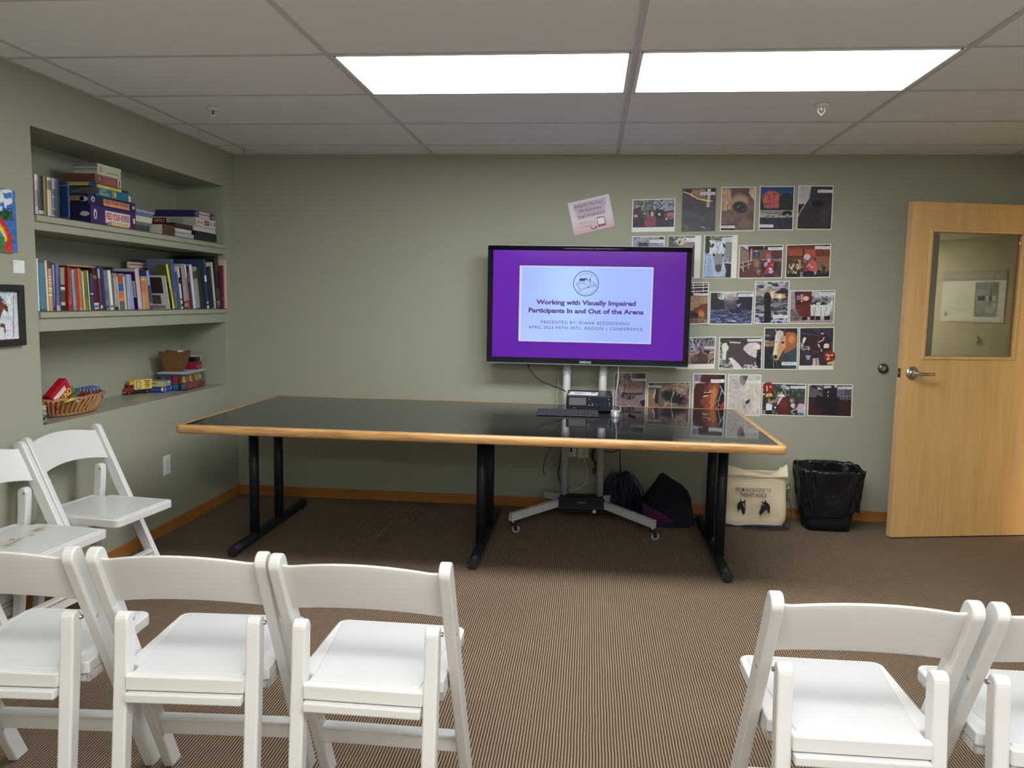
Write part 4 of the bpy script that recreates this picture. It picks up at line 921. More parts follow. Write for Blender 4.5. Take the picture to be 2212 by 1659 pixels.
def f(a):
    a.g(100, 300, (104, 104, 130), (206, 170, 138), a.clip).sp((950, 100, 1360, 240), (190, 180, 190), .52, 40, 3, .5, 1.2).sp((950, 100, 1360, 200), (64, 62, 84), .58, 46, 5, .5, 1.2).r(940, 300, 1350, 600, (62, 60, 68)).p([(940, 280), (1000, 262), (1060, 290), (1060, 320), (940, 320)], (92, 94, 112)).sp((940, 320, 1345, 500), (142, 140, 150), .5, 26, 6, .5, 1.8).sp((940, 480, 1345, 600), (176, 178, 214), .5, 34, 7, .6, 1.2).p([(1180, 230), (1260, 195), (1345, 200), (1345, 250), (1200, 240)], (40, 36, 40)).e(1240, 280, 30, 30, (238, 226, 180), 0, .8).e(1150, 262, 20, 50, (226, 206, 160), 0, .8)
    a.p([(1050, 290), (1062, 245), (1090, 222), (1122, 240), (1140, 300), (1130, 400), (1140, 500), (1130, 590), (1050, 590), (1060, 400)], (32, 26, 32)).sp((1250, 250, 1345, 300), (34, 30, 32), .4, 30, 8).tag(1158, 498, 1335, 538, (222, 220, 230))
ph(((1631.5, 607.5), (1705.5, 606.5), (1702.5, 700), (1628.5, 699.5)), ZB, f, 'portrait photo of a dark horse silhouette under a cloudy sunset, middle of the third row')
def f(a):
    a.g(70, 670, (150, 148, 160), (140, 128, 136), a.clip).n(.06, 50, 2).p([(150, 85), (480, 85), (450, 560), (220, 560), (160, 400)], (106, 36, 38)).p([(165, 90), (300, 90), (300, 330), (200, 330), (165, 180)], (74, 28, 34)).e(215, 200, 28, 40, (206, 196, 204)).e(215, 200, 16, 24, (74, 28, 34)).p([(255, 140), (305, 130), (295, 290), (262, 290)], (176, 156, 170)).e(358, 215, 58, 46, (232, 184, 144)).l([(200, 310), (330, 300), (440, 250)], 40, (70, 26, 30)).p([(470, 90), (885, 90), (880, 200), (470, 200)], (186, 190, 190))
    a.p([(445, 330), (560, 290), (720, 300), (800, 310), (860, 200), (870, 420), (800, 520), (700, 560), (450, 545)], (212, 216, 212)).sp((460, 180, 760, 340), (40, 38, 40), .5, 26, 4)
    for q in ([(540, 380), (520, 560)], [(640, 380), (645, 560)], [(745, 370), (700, 560)], [(860, 380), (800, 500)], [(500, 380), (510, 560)]): a.l(q, 10, (120, 124, 122))
    a.p([(270, 600), (300, 560), (380, 565), (400, 610), (300, 630)], (30, 22, 28)).r(440, 545, 520, 620, (34, 26, 30)).r(540, 550, 640, 620, (34, 26, 30)).r(700, 550, 810, 620, (30, 24, 28)).p([(385, 560), (435, 570), (430, 640), (385, 630)], (196, 160, 156)).p([(630, 560), (705, 560), (700, 640), (630, 640)], (206, 172, 164)).p([(60, 430), (160, 430), (240, 560), (280, 640), (60, 640)], (136, 112, 110)).sp((60, 420, 260, 650), (90, 84, 72), .5, 24, 8).l([(60, 655), (860, 640)], 26, (186, 152, 160))
    a.r(620, 75, 900, 92, (20, 18, 20)).tag(612, 94, 895, 158, (222, 222, 228))
ph(((1706.5, 627.5), (1805, 627), (1801, 699), (1704.5, 699.5)), Z4, f, 'photo of a dark red horse beside a white one, right end of the third row')
# row 4
def f(a):
    a.g(1010, 1470, (130, 128, 146), (150, 124, 104), a.clip).n(.1, 30, 2).p([(40, 1020), (200, 1100), (200, 1160), (40, 1140)], (176, 178, 194)).sp((40, 1020, 470, 1160), (60, 54, 66), .55, 30, 3, 1.6, .6).p([(40, 1200), (100, 1150), (160, 1230), (60, 1260)], (196, 190, 204)).e(75, 1215, 30, 14, (40, 30, 40)).r(280, 1175, 470, 1210, (206, 196, 206)).l([(40, 1310), (470, 1270)], 24, (196, 168, 140))
    a.p([(70, 1470), (60, 1380), (110, 1320), (220, 1260), (330, 1310), (360, 1380), (340, 1470)], (86, 64, 64)).e(130, 1380, 50, 50, (116, 86, 84), 0, .5).e(170, 1245, 40, 56, (206, 140, 132)).e(215, 1210, 75, 50, (140, 104, 150)).l([(200, 1200), (240, 1250), (200, 1310)], 18, (60, 34, 50)).p([(290, 1230), (390, 1240), (360, 1310), (280, 1270)], (62, 40, 50)).l([(380, 1460), (400, 1410), (460, 1390)], 20, (40, 30, 36)).l([(200, 1380), (300, 1440)], 8, (60, 44, 46))
    a.r(160, 1150, 190, 1160, (240, 240, 240))
ph(((1463, 729), (1547, 727), (1543.5, 796.5), (1460, 798)), Z5, f, 'photo of a child in a purple helmet hugging a pony, beside the lower television corner', border=(1.8, 1.8, 10.5, 1.8))
def f(a):
    a.g(1015, 1560, (62, 56, 58), (110, 112, 122), a.clip).n(.2, 34, 3).p([(550, 1230), (700, 1230), (900, 1400), (1250, 1440), (1260, 1550), (540, 1550)], (120, 122, 132)).sp((545, 1240, 1260, 1550), (196, 200, 208), .54, 24, 4, .6, 1.6).sp((545, 1400, 1260, 1550), (34, 30, 34), .56, 26, 6, .6, 1.6)
    a.p([(690, 1120), (760, 1085), (880, 1090), (960, 1150), (1020, 1200), (1240, 1100), (1255, 1330), (1170, 1430), (1080, 1490), (960, 1545), (860, 1480), (740, 1370), (680, 1470), (640, 1450), (670, 1250)], (78, 68, 70))
    a.p([(975, 1165), (1050, 1110), (1170, 1100), (1235, 1130), (1240, 1210), (1190, 1330), (1160, 1370), (1040, 1310), (950, 1220)], (206, 200, 196)).e(1190, 1180, 60, 40, (236, 226, 218), 0, .7).p([(1190, 1230), (1250, 1220), (1250, 1540), (1170, 1540)], (48, 40, 42)).p([(700, 1370), (760, 1360), (880, 1470), (940, 1550), (800, 1550)], (216, 208, 204)).p([(575, 1150), (640, 1105), (700, 1130), (705, 1215), (665, 1260), (655, 1420), (600, 1390), (600, 1260)], (216, 212, 198)).e(575, 1140, 20, 36, (180, 172, 160)).e(578, 1142, 10, 22, (40, 34, 36)).e(697, 1130, 18, 34, (40, 32, 34)).p([(600, 1400), (655, 1400), (650, 1475), (612, 1465)], (120, 112, 112)).l([(730, 1100), (900, 1110)], 26, (196, 184, 168)).sp((960, 1480, 1200, 1550), (226, 222, 224), .52, 18, 9)
    a.r(1020, 1015, 1270, 1036, (30, 26, 28)).tag(1022, 1040, 1272, 1090, (230, 230, 232))
ph(((1554, 728), (1647.5, 727.5), (1645.5, 797.5), (1551.5, 798)), Z5, f, 'photo of a brown and white spotted horse standing in snow, fourth row')
def f(a):
    a.g(655, 1150, (44, 40, 44), (30, 42, 52), a.clip).r(1060, 680, 1180, 770, (66, 60, 62)).r(1060, 740, 1120, 756, (150, 146, 146)).r(1060, 810, 1170, 880, (126, 100, 76)).sp((1060, 800, 1170, 885), (176, 150, 116), .5, 20, 2, .4, 1.6).r(1320, 870, 1450, 1150, (44, 82, 98)).e(1300, 1020, 60, 120, (60, 70, 78), 0, .6)
    a.p([(1300, 720), (1340, 700), (1420, 710), (1445, 740), (1445, 880), (1380, 920), (1300, 960), (1290, 800)], (176, 96, 58)).e(1380, 790, 40, 50, (212, 136, 80), 0, .8).p([(1190, 730), (1230, 680), (1290, 700), (1315, 760), (1315, 880), (1260, 960), (1225, 1040), (1185, 1040), (1145, 1010), (1165, 930), (1180, 830)], (206, 160, 104)).p([(1190, 740), (1240, 690), (1280, 720), (1240, 800), (1210, 900), (1210, 1020), (1150, 1000), (1170, 930), (1180, 830)], (226, 214, 200)).p([(1195, 700), (1240, 680), (1280, 700), (1260, 800), (1215, 830)], (206, 202, 196)).sp((1190, 690, 1280, 830), (150, 140, 130), .55, 22, 4, 2, .5)
    a.e(1278, 830, 18, 12, (30, 20, 20)).e(1190, 1000, 22, 26, (60, 42, 42)).e(1150, 1000, 16, 36, (70, 62, 66)).l([(1305, 670), (1300, 740)], 22, (90, 52, 42)).l([(1190, 670), (1200, 710)], 10, (200, 170, 140)).l([(1165, 1040), (1170, 1135)], 5, (190, 170, 130)).l([(1190, 1040), (1225, 1135)], 4, (170, 150, 120)).tag(1265, 1062, 1445, 1102, (226, 226, 230))
ph(((1651, 707.5), (1725, 707), (1722, 799), (1648.5, 798.5)), ZB, f, 'photo of a palomino horse head with white blaze and bridle free, fourth row')
def f(a):
    a.g(770, 1480, (62, 56, 68), (56, 48, 52), a.clip).p([(240, 770), (440, 775), (600, 880), (860, 980), (860, 1040), (240, 900)], (48, 42, 54)).l([(250, 870), (440, 890), (640, 930)], 9, (112, 104, 116)).r(550, 925, 570, 985, (34, 30, 36)).r(820, 1050, 865, 1250, (104, 66, 58)).p([(380, 960), (440, 935), (580, 990), (700, 1000), (820, 1050), (840, 1180), (760, 1240), (680, 1200), (640, 1250), (560, 1330), (540, 1400), (490, 1400), (480, 1300), (430, 1200), (330, 1180), (260, 1080), (300, 990)], (60, 38, 44))
    a.p([(480, 1190), (600, 1190), (590, 1250), (500, 1260)], (104, 52, 50)).p([(292, 900), (330, 930), (385, 885), (390, 930), (375, 1010), (330, 1100), (262, 1130), (270, 1060)], (48, 32, 40)).p([(300, 980), (320, 945), (360, 945), (362, 980), (320, 1060), (288, 1060)], (230, 216, 220)).e(285, 1100, 26, 24, (206, 196, 206)).sp((245, 1050, 340, 1200), (150, 140, 150), .5, 22, 3).l([(345, 1165), (435, 1165)], 13, (236, 228, 226)).l([(360, 1125), (415, 1130), (408, 1190)], 12, (236, 228, 226))
    a.p([(575, 1060), (700, 1150), (790, 1150), (795, 1080), (740, 1060), (700, 1080), (670, 1170), (640, 1180), (590, 1110)], (224, 220, 220)).p([(610, 1050), (700, 1020), (760, 1040), (690, 1080), (690, 1160), (630, 1170)], (28, 30, 44)).p([(640, 900), (700, 880), (760, 900), (790, 1040), (700, 1070), (610, 1050)], (58, 32, 44)).l([(700, 950), (680, 1000), (600, 1040)], 22, (214, 170, 166)).e(670, 865, 26, 32, (206, 160, 158)).e(668, 838, 34, 24, (34, 26, 32)).e(650, 1202, 16, 12, (230, 230, 235))
    a.p([(480, 1480), (490, 1345), (550, 1340), (540, 1480)], (206, 186, 178)).p([(555, 1480), (560, 1340), (595, 1340), (615, 1480)], (186, 166, 160)).p([(352, 1295), (445, 1295), (425, 1375), (378, 1375)], (150, 162, 186)).l([(355, 1300), (442, 1300)], 12, (206, 212, 226))
ph(((1727, 707), (1802.5, 706), (1800, 798.5), (1724.5, 799)), Z4, f, 'photo of a rider on a dark horse carrying the red second-place rosette', border=(1.8, 1.8, 9.5, 1.8))
# row 5
def f(a):
    a.g(60, 540, (98, 80, 84), (122, 106, 108), a.clip).r(75, 70, 130, 540, (120, 116, 122)).n(.1, 40, 2).sp((130, 70, 330, 350), (160, 142, 146), .5, 28, 3, 2.2, .4).p([(380, 75), (520, 75), (515, 200), (400, 190)], (76, 44, 50)).p([(250, 210), (400, 190), (500, 220), (450, 360), (330, 350), (220, 330)], (140, 108, 98), .8).e(280, 395, 100, 44, (36, 30, 38), 5, .3).l([(200, 350), (290, 362), (460, 362)], 30, (52, 40, 44)).sp((220, 370, 380, 430), (120, 112, 106), .55, 12, 5, 2, .5).p([(430, 470), (515, 440), (515, 540), (470, 540)], (40, 28, 30)).l([(145, 380), (150, 540)], 20, (126, 98, 128), .7)
    a.tag(325, 145, 525, 188, (186, 178, 184))
ph(((1326.5, 804.5), (1396.5, 804.5), (1394, 898), (1324, 897)), Z6, f, 'close-up photo of a drooping horse eyelid, leftmost in the bottom row above the table', border=(1, 1.2, 1.5, 1))
def f(a):
    a.g(195, 700, (112, 92, 84), (128, 108, 96), a.clip).n(.12, 40, 2).r(555, 200, 620, 245, (52, 44, 48)).p([(560, 280), (640, 280), (640, 560), (555, 560)], (128, 98, 70)).p([(650, 290), (700, 300), (700, 500), (650, 500)], (30, 34, 46)).l([(655, 285), (650, 350), (630, 410)], 13, (200, 198, 204)).p([(700, 290), (750, 300), (780, 560), (700, 560)], (100, 80, 70)).e(920, 420, 190, 92, (58, 46, 46), 18, .3).e(910, 410, 150, 66, (28, 26, 32), 18, .4).l([(750, 300), (860, 250), (960, 270), (1060, 350)], 50, (158, 132, 112), .8).l([(880, 560), (880, 430), (920, 340)], 6, (210, 196, 186)).l([(770, 545), (850, 460)], 6, (200, 186, 176)).l([(800, 480), (880, 500), (960, 505)], 9, (160, 150, 146)).sp((900, 210, 1130, 400), (176, 152, 136), .5, 26, 4).sp((1030, 300, 1130, 560), (96, 74, 64), .52, 24, 5)
    a.r(555, 270, 745, 290, (30, 24, 26)).tag(555, 240, 748, 278, (196, 188, 190))
ph(((1399.5, 826), (1491, 825), (1489, 898), (1397.5, 898)), Z6, f, 'close-up photo of an open dark horse eye with pale lashes, bottom row', border=(1.2, 1.5, 1.5, 1.2))
def f(a):
    a.g(85, 720, (76, 40, 38), (130, 66, 40), a.clip).p([(1195, 90), (1300, 90), (1350, 210), (1240, 210), (1190, 320)], (134, 134, 160)).e(1270, 200, 90, 16, (206, 186, 190), 0, .6).n(.12, 40, 3).p([(1190, 330), (1230, 220), (1330, 210), (1340, 700), (1190, 700)], (74, 36, 34)).e(1470, 420, 90, 210, (186, 104, 56), 8, 1.2, .85).p([(1450, 300), (1490, 250), (1520, 290), (1505, 400), (1480, 520), (1440, 640), (1420, 500)], (206, 134, 76), .8).sp((1400, 240, 1540, 700), (150, 76, 44), .5, 26, 6, 1.6, .7).e(1340, 480, 50, 60, (124, 62, 44), 0, .6).p([(1530, 130), (1630, 100), (1630, 560), (1500, 560), (1530, 400), (1560, 240)], (38, 28, 34)).p([(1560, 520), (1620, 470), (1620, 570), (1570, 570)], (160, 40, 68))
    a.l([(1565, 250), (1590, 300), (1570, 380)], 12, (176, 180, 190)).l([(1590, 300), (1625, 370)], 12, (196, 200, 210)).l([(1530, 460), (1550, 520), (1510, 560)], 10, (160, 160, 170)).l([(1560, 400), (1545, 460)], 16, (140, 140, 150)).l([(1330, 400), (1400, 380), (1430, 320)], 16, (226, 190, 160)).e(1385, 355, 38, 26, (46, 26, 24)).l([(1345, 345), (1410, 345)], 8, (240, 230, 220)).r(1290, 120, 1560, 200, (70, 38, 36)).tag(1435, 158, 1625, 206, (230, 228, 230))
ph(((1497.5, 806.5), (1568, 807.5), (1566, 899), (1495, 898)), Z6, f, 'close-up photo of a chestnut horse face lit orange, bottom row')
def f(a):
    a.g(90, 660, (196, 190, 184), (198, 190, 184), a.clip).n(.06, 60, 2).p([(1840, 110), (1900, 100), (1960, 110), (1930, 200), (1890, 250), (1850, 200)], (134, 122, 122)).p([(1880, 120), (1960, 105), (1925, 190)], (92, 80, 80)).sp((1930, 210, 2130, 420), (220, 208, 182), .48, 22, 3, 2.0, .5).sp((1690, 100, 1850, 420), (176, 170, 166), .55, 34, 4, .7, 1.4).p([(1890, 440), (1930, 470), (1960, 650), (1900, 650), (1880, 500)], (176, 170, 176), .8).p([(1920, 470), (1985, 430), (1975, 490), (1930, 510)], (62, 56, 64)).l([(1900, 520), (1910, 560)], 14, (120, 112, 118)).e(2060, 520, 60, 90, (224, 214, 200), 0, .8, .7).tag(1930, 174, 2130, 212, (230, 228, 228))
ph(((1573, 808), (1645, 809.5), (1641.5, 898.5), (1570, 897.5)), Z6, f, 'pale close-up photo of a white horse face, bottom row beside the red rosette')
def f(a):
    a.g(100, 810, (48, 62, 52), (60, 62, 56), a.clip).n(.3, 46, 2).sp((330, 110, 1040, 420), (84, 106, 84), .56, 36, 3).e(560, 160, 60, 50, (150, 170, 206), 0, .6).e(640, 190, 50, 40, (190, 200, 216), 0, .8).r(70, 690, 150, 810, (130, 130, 132)).sp((300, 700, 620, 810), (140, 140, 136), .5, 26, 5)
    a.p([(400, 560), (470, 500), (560, 420), (620, 385), (680, 400), (720, 480), (720, 600), (730, 700), (640, 800), (410, 800), (380, 660)], (94, 36, 40)).e(560, 560, 80, 120, (116, 48, 50), 0, .8).p([(430, 350), (500, 320), (560, 330), (590, 380), (520, 410), (420, 380)], (226, 216, 226)).e(515, 280, 34, 36, (60, 40, 44)).e(515, 296, 24, 28, (196, 156, 146)).l([(430, 350), (450, 290)], 20, (206, 176, 160)).l([(600, 340), (590, 260), (540, 220)], 18, (200, 170, 158)).p([(430, 420), (540, 410), (500, 460), (440, 560), (400, 580), (440, 470)], (230, 206, 212)).l([(570, 390), (670, 345)], 18, (206, 178, 164)).p([(600, 390), (640, 360), (690, 400), (640, 400)], (40, 26, 32))
    a.e(222, 450, 52, 46, (74, 44, 48)).e(225, 475, 30, 36, (186, 136, 122)).l([(250, 510), (400, 450), (430, 340)], 20, (196, 160, 150)).l([(200, 540), (420, 490)], 26, (190, 150, 140)).p([(160, 540), (300, 560), (290, 710), (155, 700)], (216, 220, 230)).r(150, 700, 290, 800, (26, 26, 30)).p([(300, 600), (360, 560), (380, 690), (300, 680)], (44, 60, 92)).e(365, 632, 20, 22, (236, 238, 242)).e(745, 470, 54, 50, (150, 120, 90)).e(740, 490, 28, 34, (200, 156, 140)).p([(715, 560), (800, 530), (820, 600), (780, 660), (720, 610)], (216, 206, 226))
    a.e(985, 490, 62, 70, (86, 64, 52)).p([(880, 560), (940, 540), (1030, 560), (1030, 760), (880, 760), (860, 680)], (196, 180, 196)).r(880, 755, 1030, 800, (84, 130, 172)).l([(900, 590), (840, 670), (730, 720)], 26, (200, 160, 150)).l([(740, 750), (800, 790)], 30, (150, 150, 140)).r(720, 110, 1050, 140, (24, 24, 32)).tag(718, 142, 1056, 206, (226, 226, 230)).e(112, 335, 20, 22, (220, 220, 226))
ph(((1647, 826.5), (1742, 829.5), (1738.5, 899.5), (1643.5, 896.5)), Z3, f, 'photo of people helping a rider on a chestnut horse, under the first-place rosette')
def f(a):
    a.g(110, 820, (54, 44, 52), (48, 30, 32), a.clip).r(1130, 130, 1450, 400, (96, 88, 104)).p([(1140, 120), (1280, 140), (1450, 270), (1450, 330), (1310, 220), (1140, 160)], (50, 42, 50)).p([(1330, 170), (1430, 220), (1330, 235)], (206, 200, 210)).p([(1470, 150), (1620, 140), (1655, 180), (1480, 210)], (206, 202, 214)).e(1740, 155, 34, 26, (220, 210, 216)).r(1770, 220, 2100, 400, (104, 98, 118)).r(1940, 235, 2070, 380, (84, 78, 96)).r(1125, 400, 2100, 820, (58, 36, 36))
    for q in ([(1850, 385), (2095, 388)], [(1850, 430), (2095, 440)], [(1850, 380), (1850, 460)], [(1920, 380), (1920, 470)], [(2000, 385), (2000, 470)]): a.l(q, 18, (130, 122, 136))
    a.p([(1290, 400), (1330, 350), (1400, 380), (1470, 380), (1520, 420), (1640, 300), (1750, 380), (1820, 480), (1790, 560), (1780, 800), (1420, 800), (1410, 640), (1290, 620)], (34, 28, 36)).p([(1450, 370), (1470, 220), (1540, 220), (1560, 370)], (32, 24, 30)).e(1505, 225, 36, 26, (28, 22, 26)).p([(1600, 260), (1750, 260), (1760, 400), (1600, 380)], (44, 30, 36)).e(1565, 285, 14, 16, (206, 200, 212)).e(1570, 370, 26, 24, (130, 114, 122)).r(1660, 180, 1710, 260, (44, 36, 42)).n(.1, 50, 6).r(1780, 115, 2110, 150, (60, 50, 56)).tag(1780, 158, 2120, 218, (214, 210, 220)).e(1160, 138, 14, 12, (230, 230, 235))
ph(((1746, 829.5), (1842.5, 830.5), (1840, 901.5), (1743.5, 898.5)), Z3, f, 'dark photo of two horses with riders inside an arena, rightmost in the bottom row')
# rosettes
def rosette(c, tails, word, sup, ang, label):
    c = Vector(c); t = empty('award_rosette', (c.x, -.006, c.z), label, 'award rosette')
    def disc(r, n, y0, y1, wob, mb):
        pts = []
        for k in range(n*2):
            a = PI*k/n+.2; q = r*(1+wob*(1 if k % 2 else -1)); pts.append((c.z+q*math.sin(a), c.x+q*math.cos(a)))
        mb.prism(pts, 1, y0, y1)
    b = MB(); disc(.0375, 8, -.0085, -.0062, .05, b); b.build('rosette_face', solid((134, 28, 36), .4), t)
    b = MB()
    for pts in tails: b.prism([(c.z+z, c.x+x) for x, z in pts], 1, -.0062, -.0048)
    b.build('tails', solid((226, 190, 98), .4), t)
    R = Vector((math.cos(ang), 0, math.sin(ang))); U = Vector((-math.sin(ang), 0, math.cos(ang))); cc = Vector((c.x, -.0086, c.z))
    m = solid((240, 214, 160), .4)
    text(word, cc-R*.010-U*.002, R, U, h=.036, m=m, parent=t, bold=.01); text(sup, cc+R*.013+U*.008, R, U, h=.017, m=m, parent=t, bold=.01)
rosette(at(1659.5, 837.5, 1, 0), [[(-.010, -.030), (-.015, -.064), (-.004, -.056), (.002, -.069), (.007, -.031)], [(.005, -.031), (.012, -.064), (.019, -.053), (.033, -.060), (.018, -.029)]], '1', 'st', .12, 'dark red rosette marked 1st with gold tails on the bottom row photographs')
rosette(at(1790.5, 769.5, 1, 0), [[(-.006, -.030), (-.010, -.055), (.000, -.050), (.006, -.057), (.010, -.031)], [(.008, -.031), (.012, -.056), (.026, -.048), (.038, -.050), (.030, -.026)]], '2', 'nd', .18, 'dark red rosette marked 2nd with gold tails on the fourth row photographs')
# pink flyer
def f(a):
    a.C[:] = (222, 214, 222)
    k = np.clip((a.Y-(560-(a.X-550)*.22))/330, 0, 1)[..., None]; a.C += (np.array((210, 160, 176.))-a.C)*k
    k = np.clip((230-a.X-(a.Y-300)*.3)/400, 0, 1)[..., None]; a.C += (np.array((196, 204, 216.))-a.C)*k*.6
    col = (198, 178, 204); a.p([(200, 330), (815, 185), (830, 300), (805, 330), (825, 490), (295, 625), (255, 480), (215, 450)], col)
    for x, y in ((215, 335), (805, 200), (815, 480), (300, 610)): a.e(x, y, 18, 18, col)
    # the frame of a phone (the code on it is left out)
    a.p([(655, 570), (800, 548), (832, 715), (688, 750)], (110, 72, 92)).p([(668, 585), (795, 563), (815, 680), (690, 708)], (232, 228, 236)).p([(692, 725), (826, 695), (830, 712), (694, 750)], (112, 36, 62)).l([(715, 728), (808, 708)], 7, (190, 140, 160))
    a.l([(540, 755), (565, 785), (605, 790), (650, 765)], 14, (96, 60, 70)).p([(615, 745), (665, 735), (655, 785)], (96, 60, 70))
fl = sheet('paper_flyer', ((1226, 439.5), (1315, 418.5), (1328.5, 488), (1241, 509)), ZD, f, 'tilted pink anniversary contest flyer on the wall above the television', 'flyer', border=(1.2, 1.2, 1.2, 1.2), paper=(232, 230, 228), fine=False, res=1.5)
a_ = math.atan2(439.5-418.5, 89); FR = Vector((math.cos(a_), 0, math.sin(a_))); FU = Vector((-math.sin(a_), 0, math.cos(a_)))
def ft(s, x, y, wpx, h, m=solid((98, 64, 104), .6), **k):
    p = at(1215+x/8.848, 405+y/8.848, 1, -.003); text(s, p, FR, FU, h=h/8.848/335, w=wpx/8.848/335, m=m, parent=fl, lift=.0008, **k)
ft("Riding To The Tops", 492, 318, 545, 50); ft("30th Anniversary", 522, 412, 450, 50); ft("Image Competition!", 548, 510, 505, 50)
mk = solid((128, 110, 130), .6); ft("Vote here and", 432, 668, 245, 30, mk); ft("on Facebook!", 450, 742, 215, 30, mk)
# ------------------------------------------------------------ books on the middle shelf
SZ2, SZ1, SZ0 = 1.3192, 1.7482, 0.8022
_rb = random.Random(5)
def book(pb0, pb1, pt, ytop, col, label, xf=-0.012, depth=0.17, bands=(), pages=None, cover=None, group='books on the middle shelf', zs=SZ2, pyb=670, top_tag=None, rounded=True, words_=None, wcol=(235, 235, 235), front=None):
    """an upright, leaning book. pb0, pb1: photo pixels of the spine's foot, pt: pixel of the spine's top middle, ytop: pixel height of its top"""
    a = at(pb0, pyb, 0, xf); b_ = at(pb1, pyb, 0, xf); tp = at(pt, ytop, 0, xf)
    y0, y1 = a[1]+.0004, b_[1]-.0004; ym = (y0+y1)/2; h = tp[2]-zs
    ly = (tp[1]-ym)/h      # lean of the top towards the left (negative)
    th = math.atan(-ly)*0.9; t = (y1-y0)*math.cos(th); hh = h/math.cos(th)*0.99
    # local: u along thickness 0..t, v up 0..hh, d depth 0..depth (into the wall); turns about the foot on the side it rests
    piv = Vector((xf, y0 if th >= 0 else y1, zs+0.0006))
    def P(u, v, d):
        if th >= 0: uu = u
        else: uu = u-t
        return piv + Vector((-d, uu*math.cos(th)-v*math.sin(th), v*math.cos(th)+uu*math.sin(th)*(1)))
    lift_ = 0.0
    if th >= 0: lift_ = 0.0
    def bx(mb, u0, u1, v0, v1, d0, d1):
        vs = [P(u, v, d) for d in (d0, d1) for v in (v0, v1) for u in (u0, u1)]
        mb.add(vs, [(0, 1, 3, 2), (4, 6, 7, 5), (0, 4, 5, 1), (2, 3, 7, 6), (0, 2, 6, 4), (1, 5, 7, 3)])
    mb = MB(); bt = min(0.0022, t*.3); c = alb(col); cc = alb(cover or col); pg = alb(pages or (206, 198, 178))
    mb.col = cc; bx(mb, 0, bt, 0, hh, 0.0005, depth); bx(mb, t-bt, t, 0, hh, 0.0005, depth)
    mb.col = pg; bx(mb, bt, t-bt, 0.003, hh-0.003, bt, depth-.004)
    mb.col = c
    # spine, slightly rounded, with its bands of colour
    n = 5; rows = [0.0]+sorted([q for b0, b1, _ in bands for q in (b0, b1)])+[1.0]; rows = sorted(set(rows))
    for i in range(len(rows)-1):
        v0, v1 = rows[i]*hh, rows[i+1]*hh; mid = (rows[i]+rows[i+1])/2; cl = c
        for b0, b1, bc in bands:
            if b0 <= mid <= b1: cl = alb(bc)
        mb.col = cl; bul = min(0.004, t*.16) if rounded else 0.0003
        for k in range(n):
            k0, k1 = k/n, (k+1)/n; d0 = -bul*math.sin(PI*k0); d1 = -bul*math.sin(PI*k1)
            mb.add([P(t*k0, v0, d0), P(t*k1, v0, d1), P(t*k1, v1, d1), P(t*k0, v1, d0)], [(0, 1, 2, 3)])
    mb.col = c; bx(mb, 0, t, 0, hh, 0.0004, 0.002)
    if front:   # a picture printed on the visible (left) cover: list of (d0, d1, v0, v1, colour)
        for d0, d1, v0, v1, fc in front:
            mb.col = alb(fc); mb.add([P(-.0004, v0*hh, d0*depth), P(-.0004, v0*hh, d1*depth), P(-.0004, v1*hh, d1*depth), P(-.0004, v1*hh, d0*depth)], [(0, 1, 2, 3)])
    o = mb.build('book', M['card'])
    tag(o, label, 'book', group)
    if words_:
        s, v0, v1, k = words_; up = (P(0, 1, 0)-P(0, 0, 0)).normalized(); rt = (P(1, 0, 0)-P(0, 0, 0)).normalized()
        o2 = text(s, P(t/2, hh*(v0+v1)/2, -.005), -up, rt, h=t*k, w=hh*(v1-v0), m=solid(wcol, .5), parent=o, lift=.0012)
    return o
K = (30, 30, 34)
book(83.6, 86.2, 80, 557, (232, 232, 232), 'very thin white book standing first at the left end of the middle shelf', xf=.004, depth=.2)
book(87.2, 102, 89.5, 562, (84, 128, 142), 'wide teal hardcover book near the left end of the middle shelf', xf=-.004, depth=.22, bands=((0, .04, (60, 80, 110)), (.955, 1, (70, 92, 106))))
book(102.4, 106.6, 98.2, 562, (222, 214, 196), 'cream thin book squeezed right of the wide teal one on the middle shelf', xf=-.002, depth=.21)
book(107, 115, 106, 564, (200, 146, 106), 'orange brown book with a dark picture at its spine top, middle shelf', xf=-.006, bands=((.86, 1, (88, 62, 56)), (.40, .42, (236, 216, 150)), (.44, .47, (236, 216, 150)), (.30, .34, (236, 216, 140)), (.68, .70, (226, 206, 160)), (.62, .64, (226, 206, 160)), (.56, .58, (226, 206, 160))))
book(115.3, 118.6, 111, 570, (66, 110, 116), 'thin dark teal book after the orange brown one, middle shelf', xf=-.03)
book(119, 122.8, 114.6, 571, (152, 184, 216), 'thin pale sky blue book leaning before the violet titled one, middle shelf', xf=-.016)
book(123.2, 131, 123.5, 568.5, (108, 106, 158), 'violet blue book with dark letters down its spine, middle shelf', xf=-.006, bands=((.0, .12, (170, 176, 206)),), words_=('HORSE ACTION', .08, .75, .45), wcol=(44, 40, 80))
book(132.4, 142, 134.5, 577, (146, 144, 132), 'grey paperback with a dark horse picture and a white band on its spine, middle shelf', xf=-.014, bands=((.0, .12, (40, 38, 40)), (.12, .2, (170, 172, 176)), (.2, .46, (70, 70, 68)), (.50, .545, (236, 236, 232)), (.545, .6, (50, 44, 44))))
book(142.4, 148.6, 143, 577, (156, 148, 138), 'plain grey-beige book before the red ones, middle shelf', xf=-.03)
book(149, 155.8, 149.3, 577.5, (160, 56, 52), 'dark red book with white writing, left of the slim pale blue one', xf=-.008, bands=((.14, .30, (206, 56, 76)), (.0, .14, (150, 44, 66))), words_=('BASIC HORSE CARE', .36, .92, .42), wcol=(206, 140, 126))
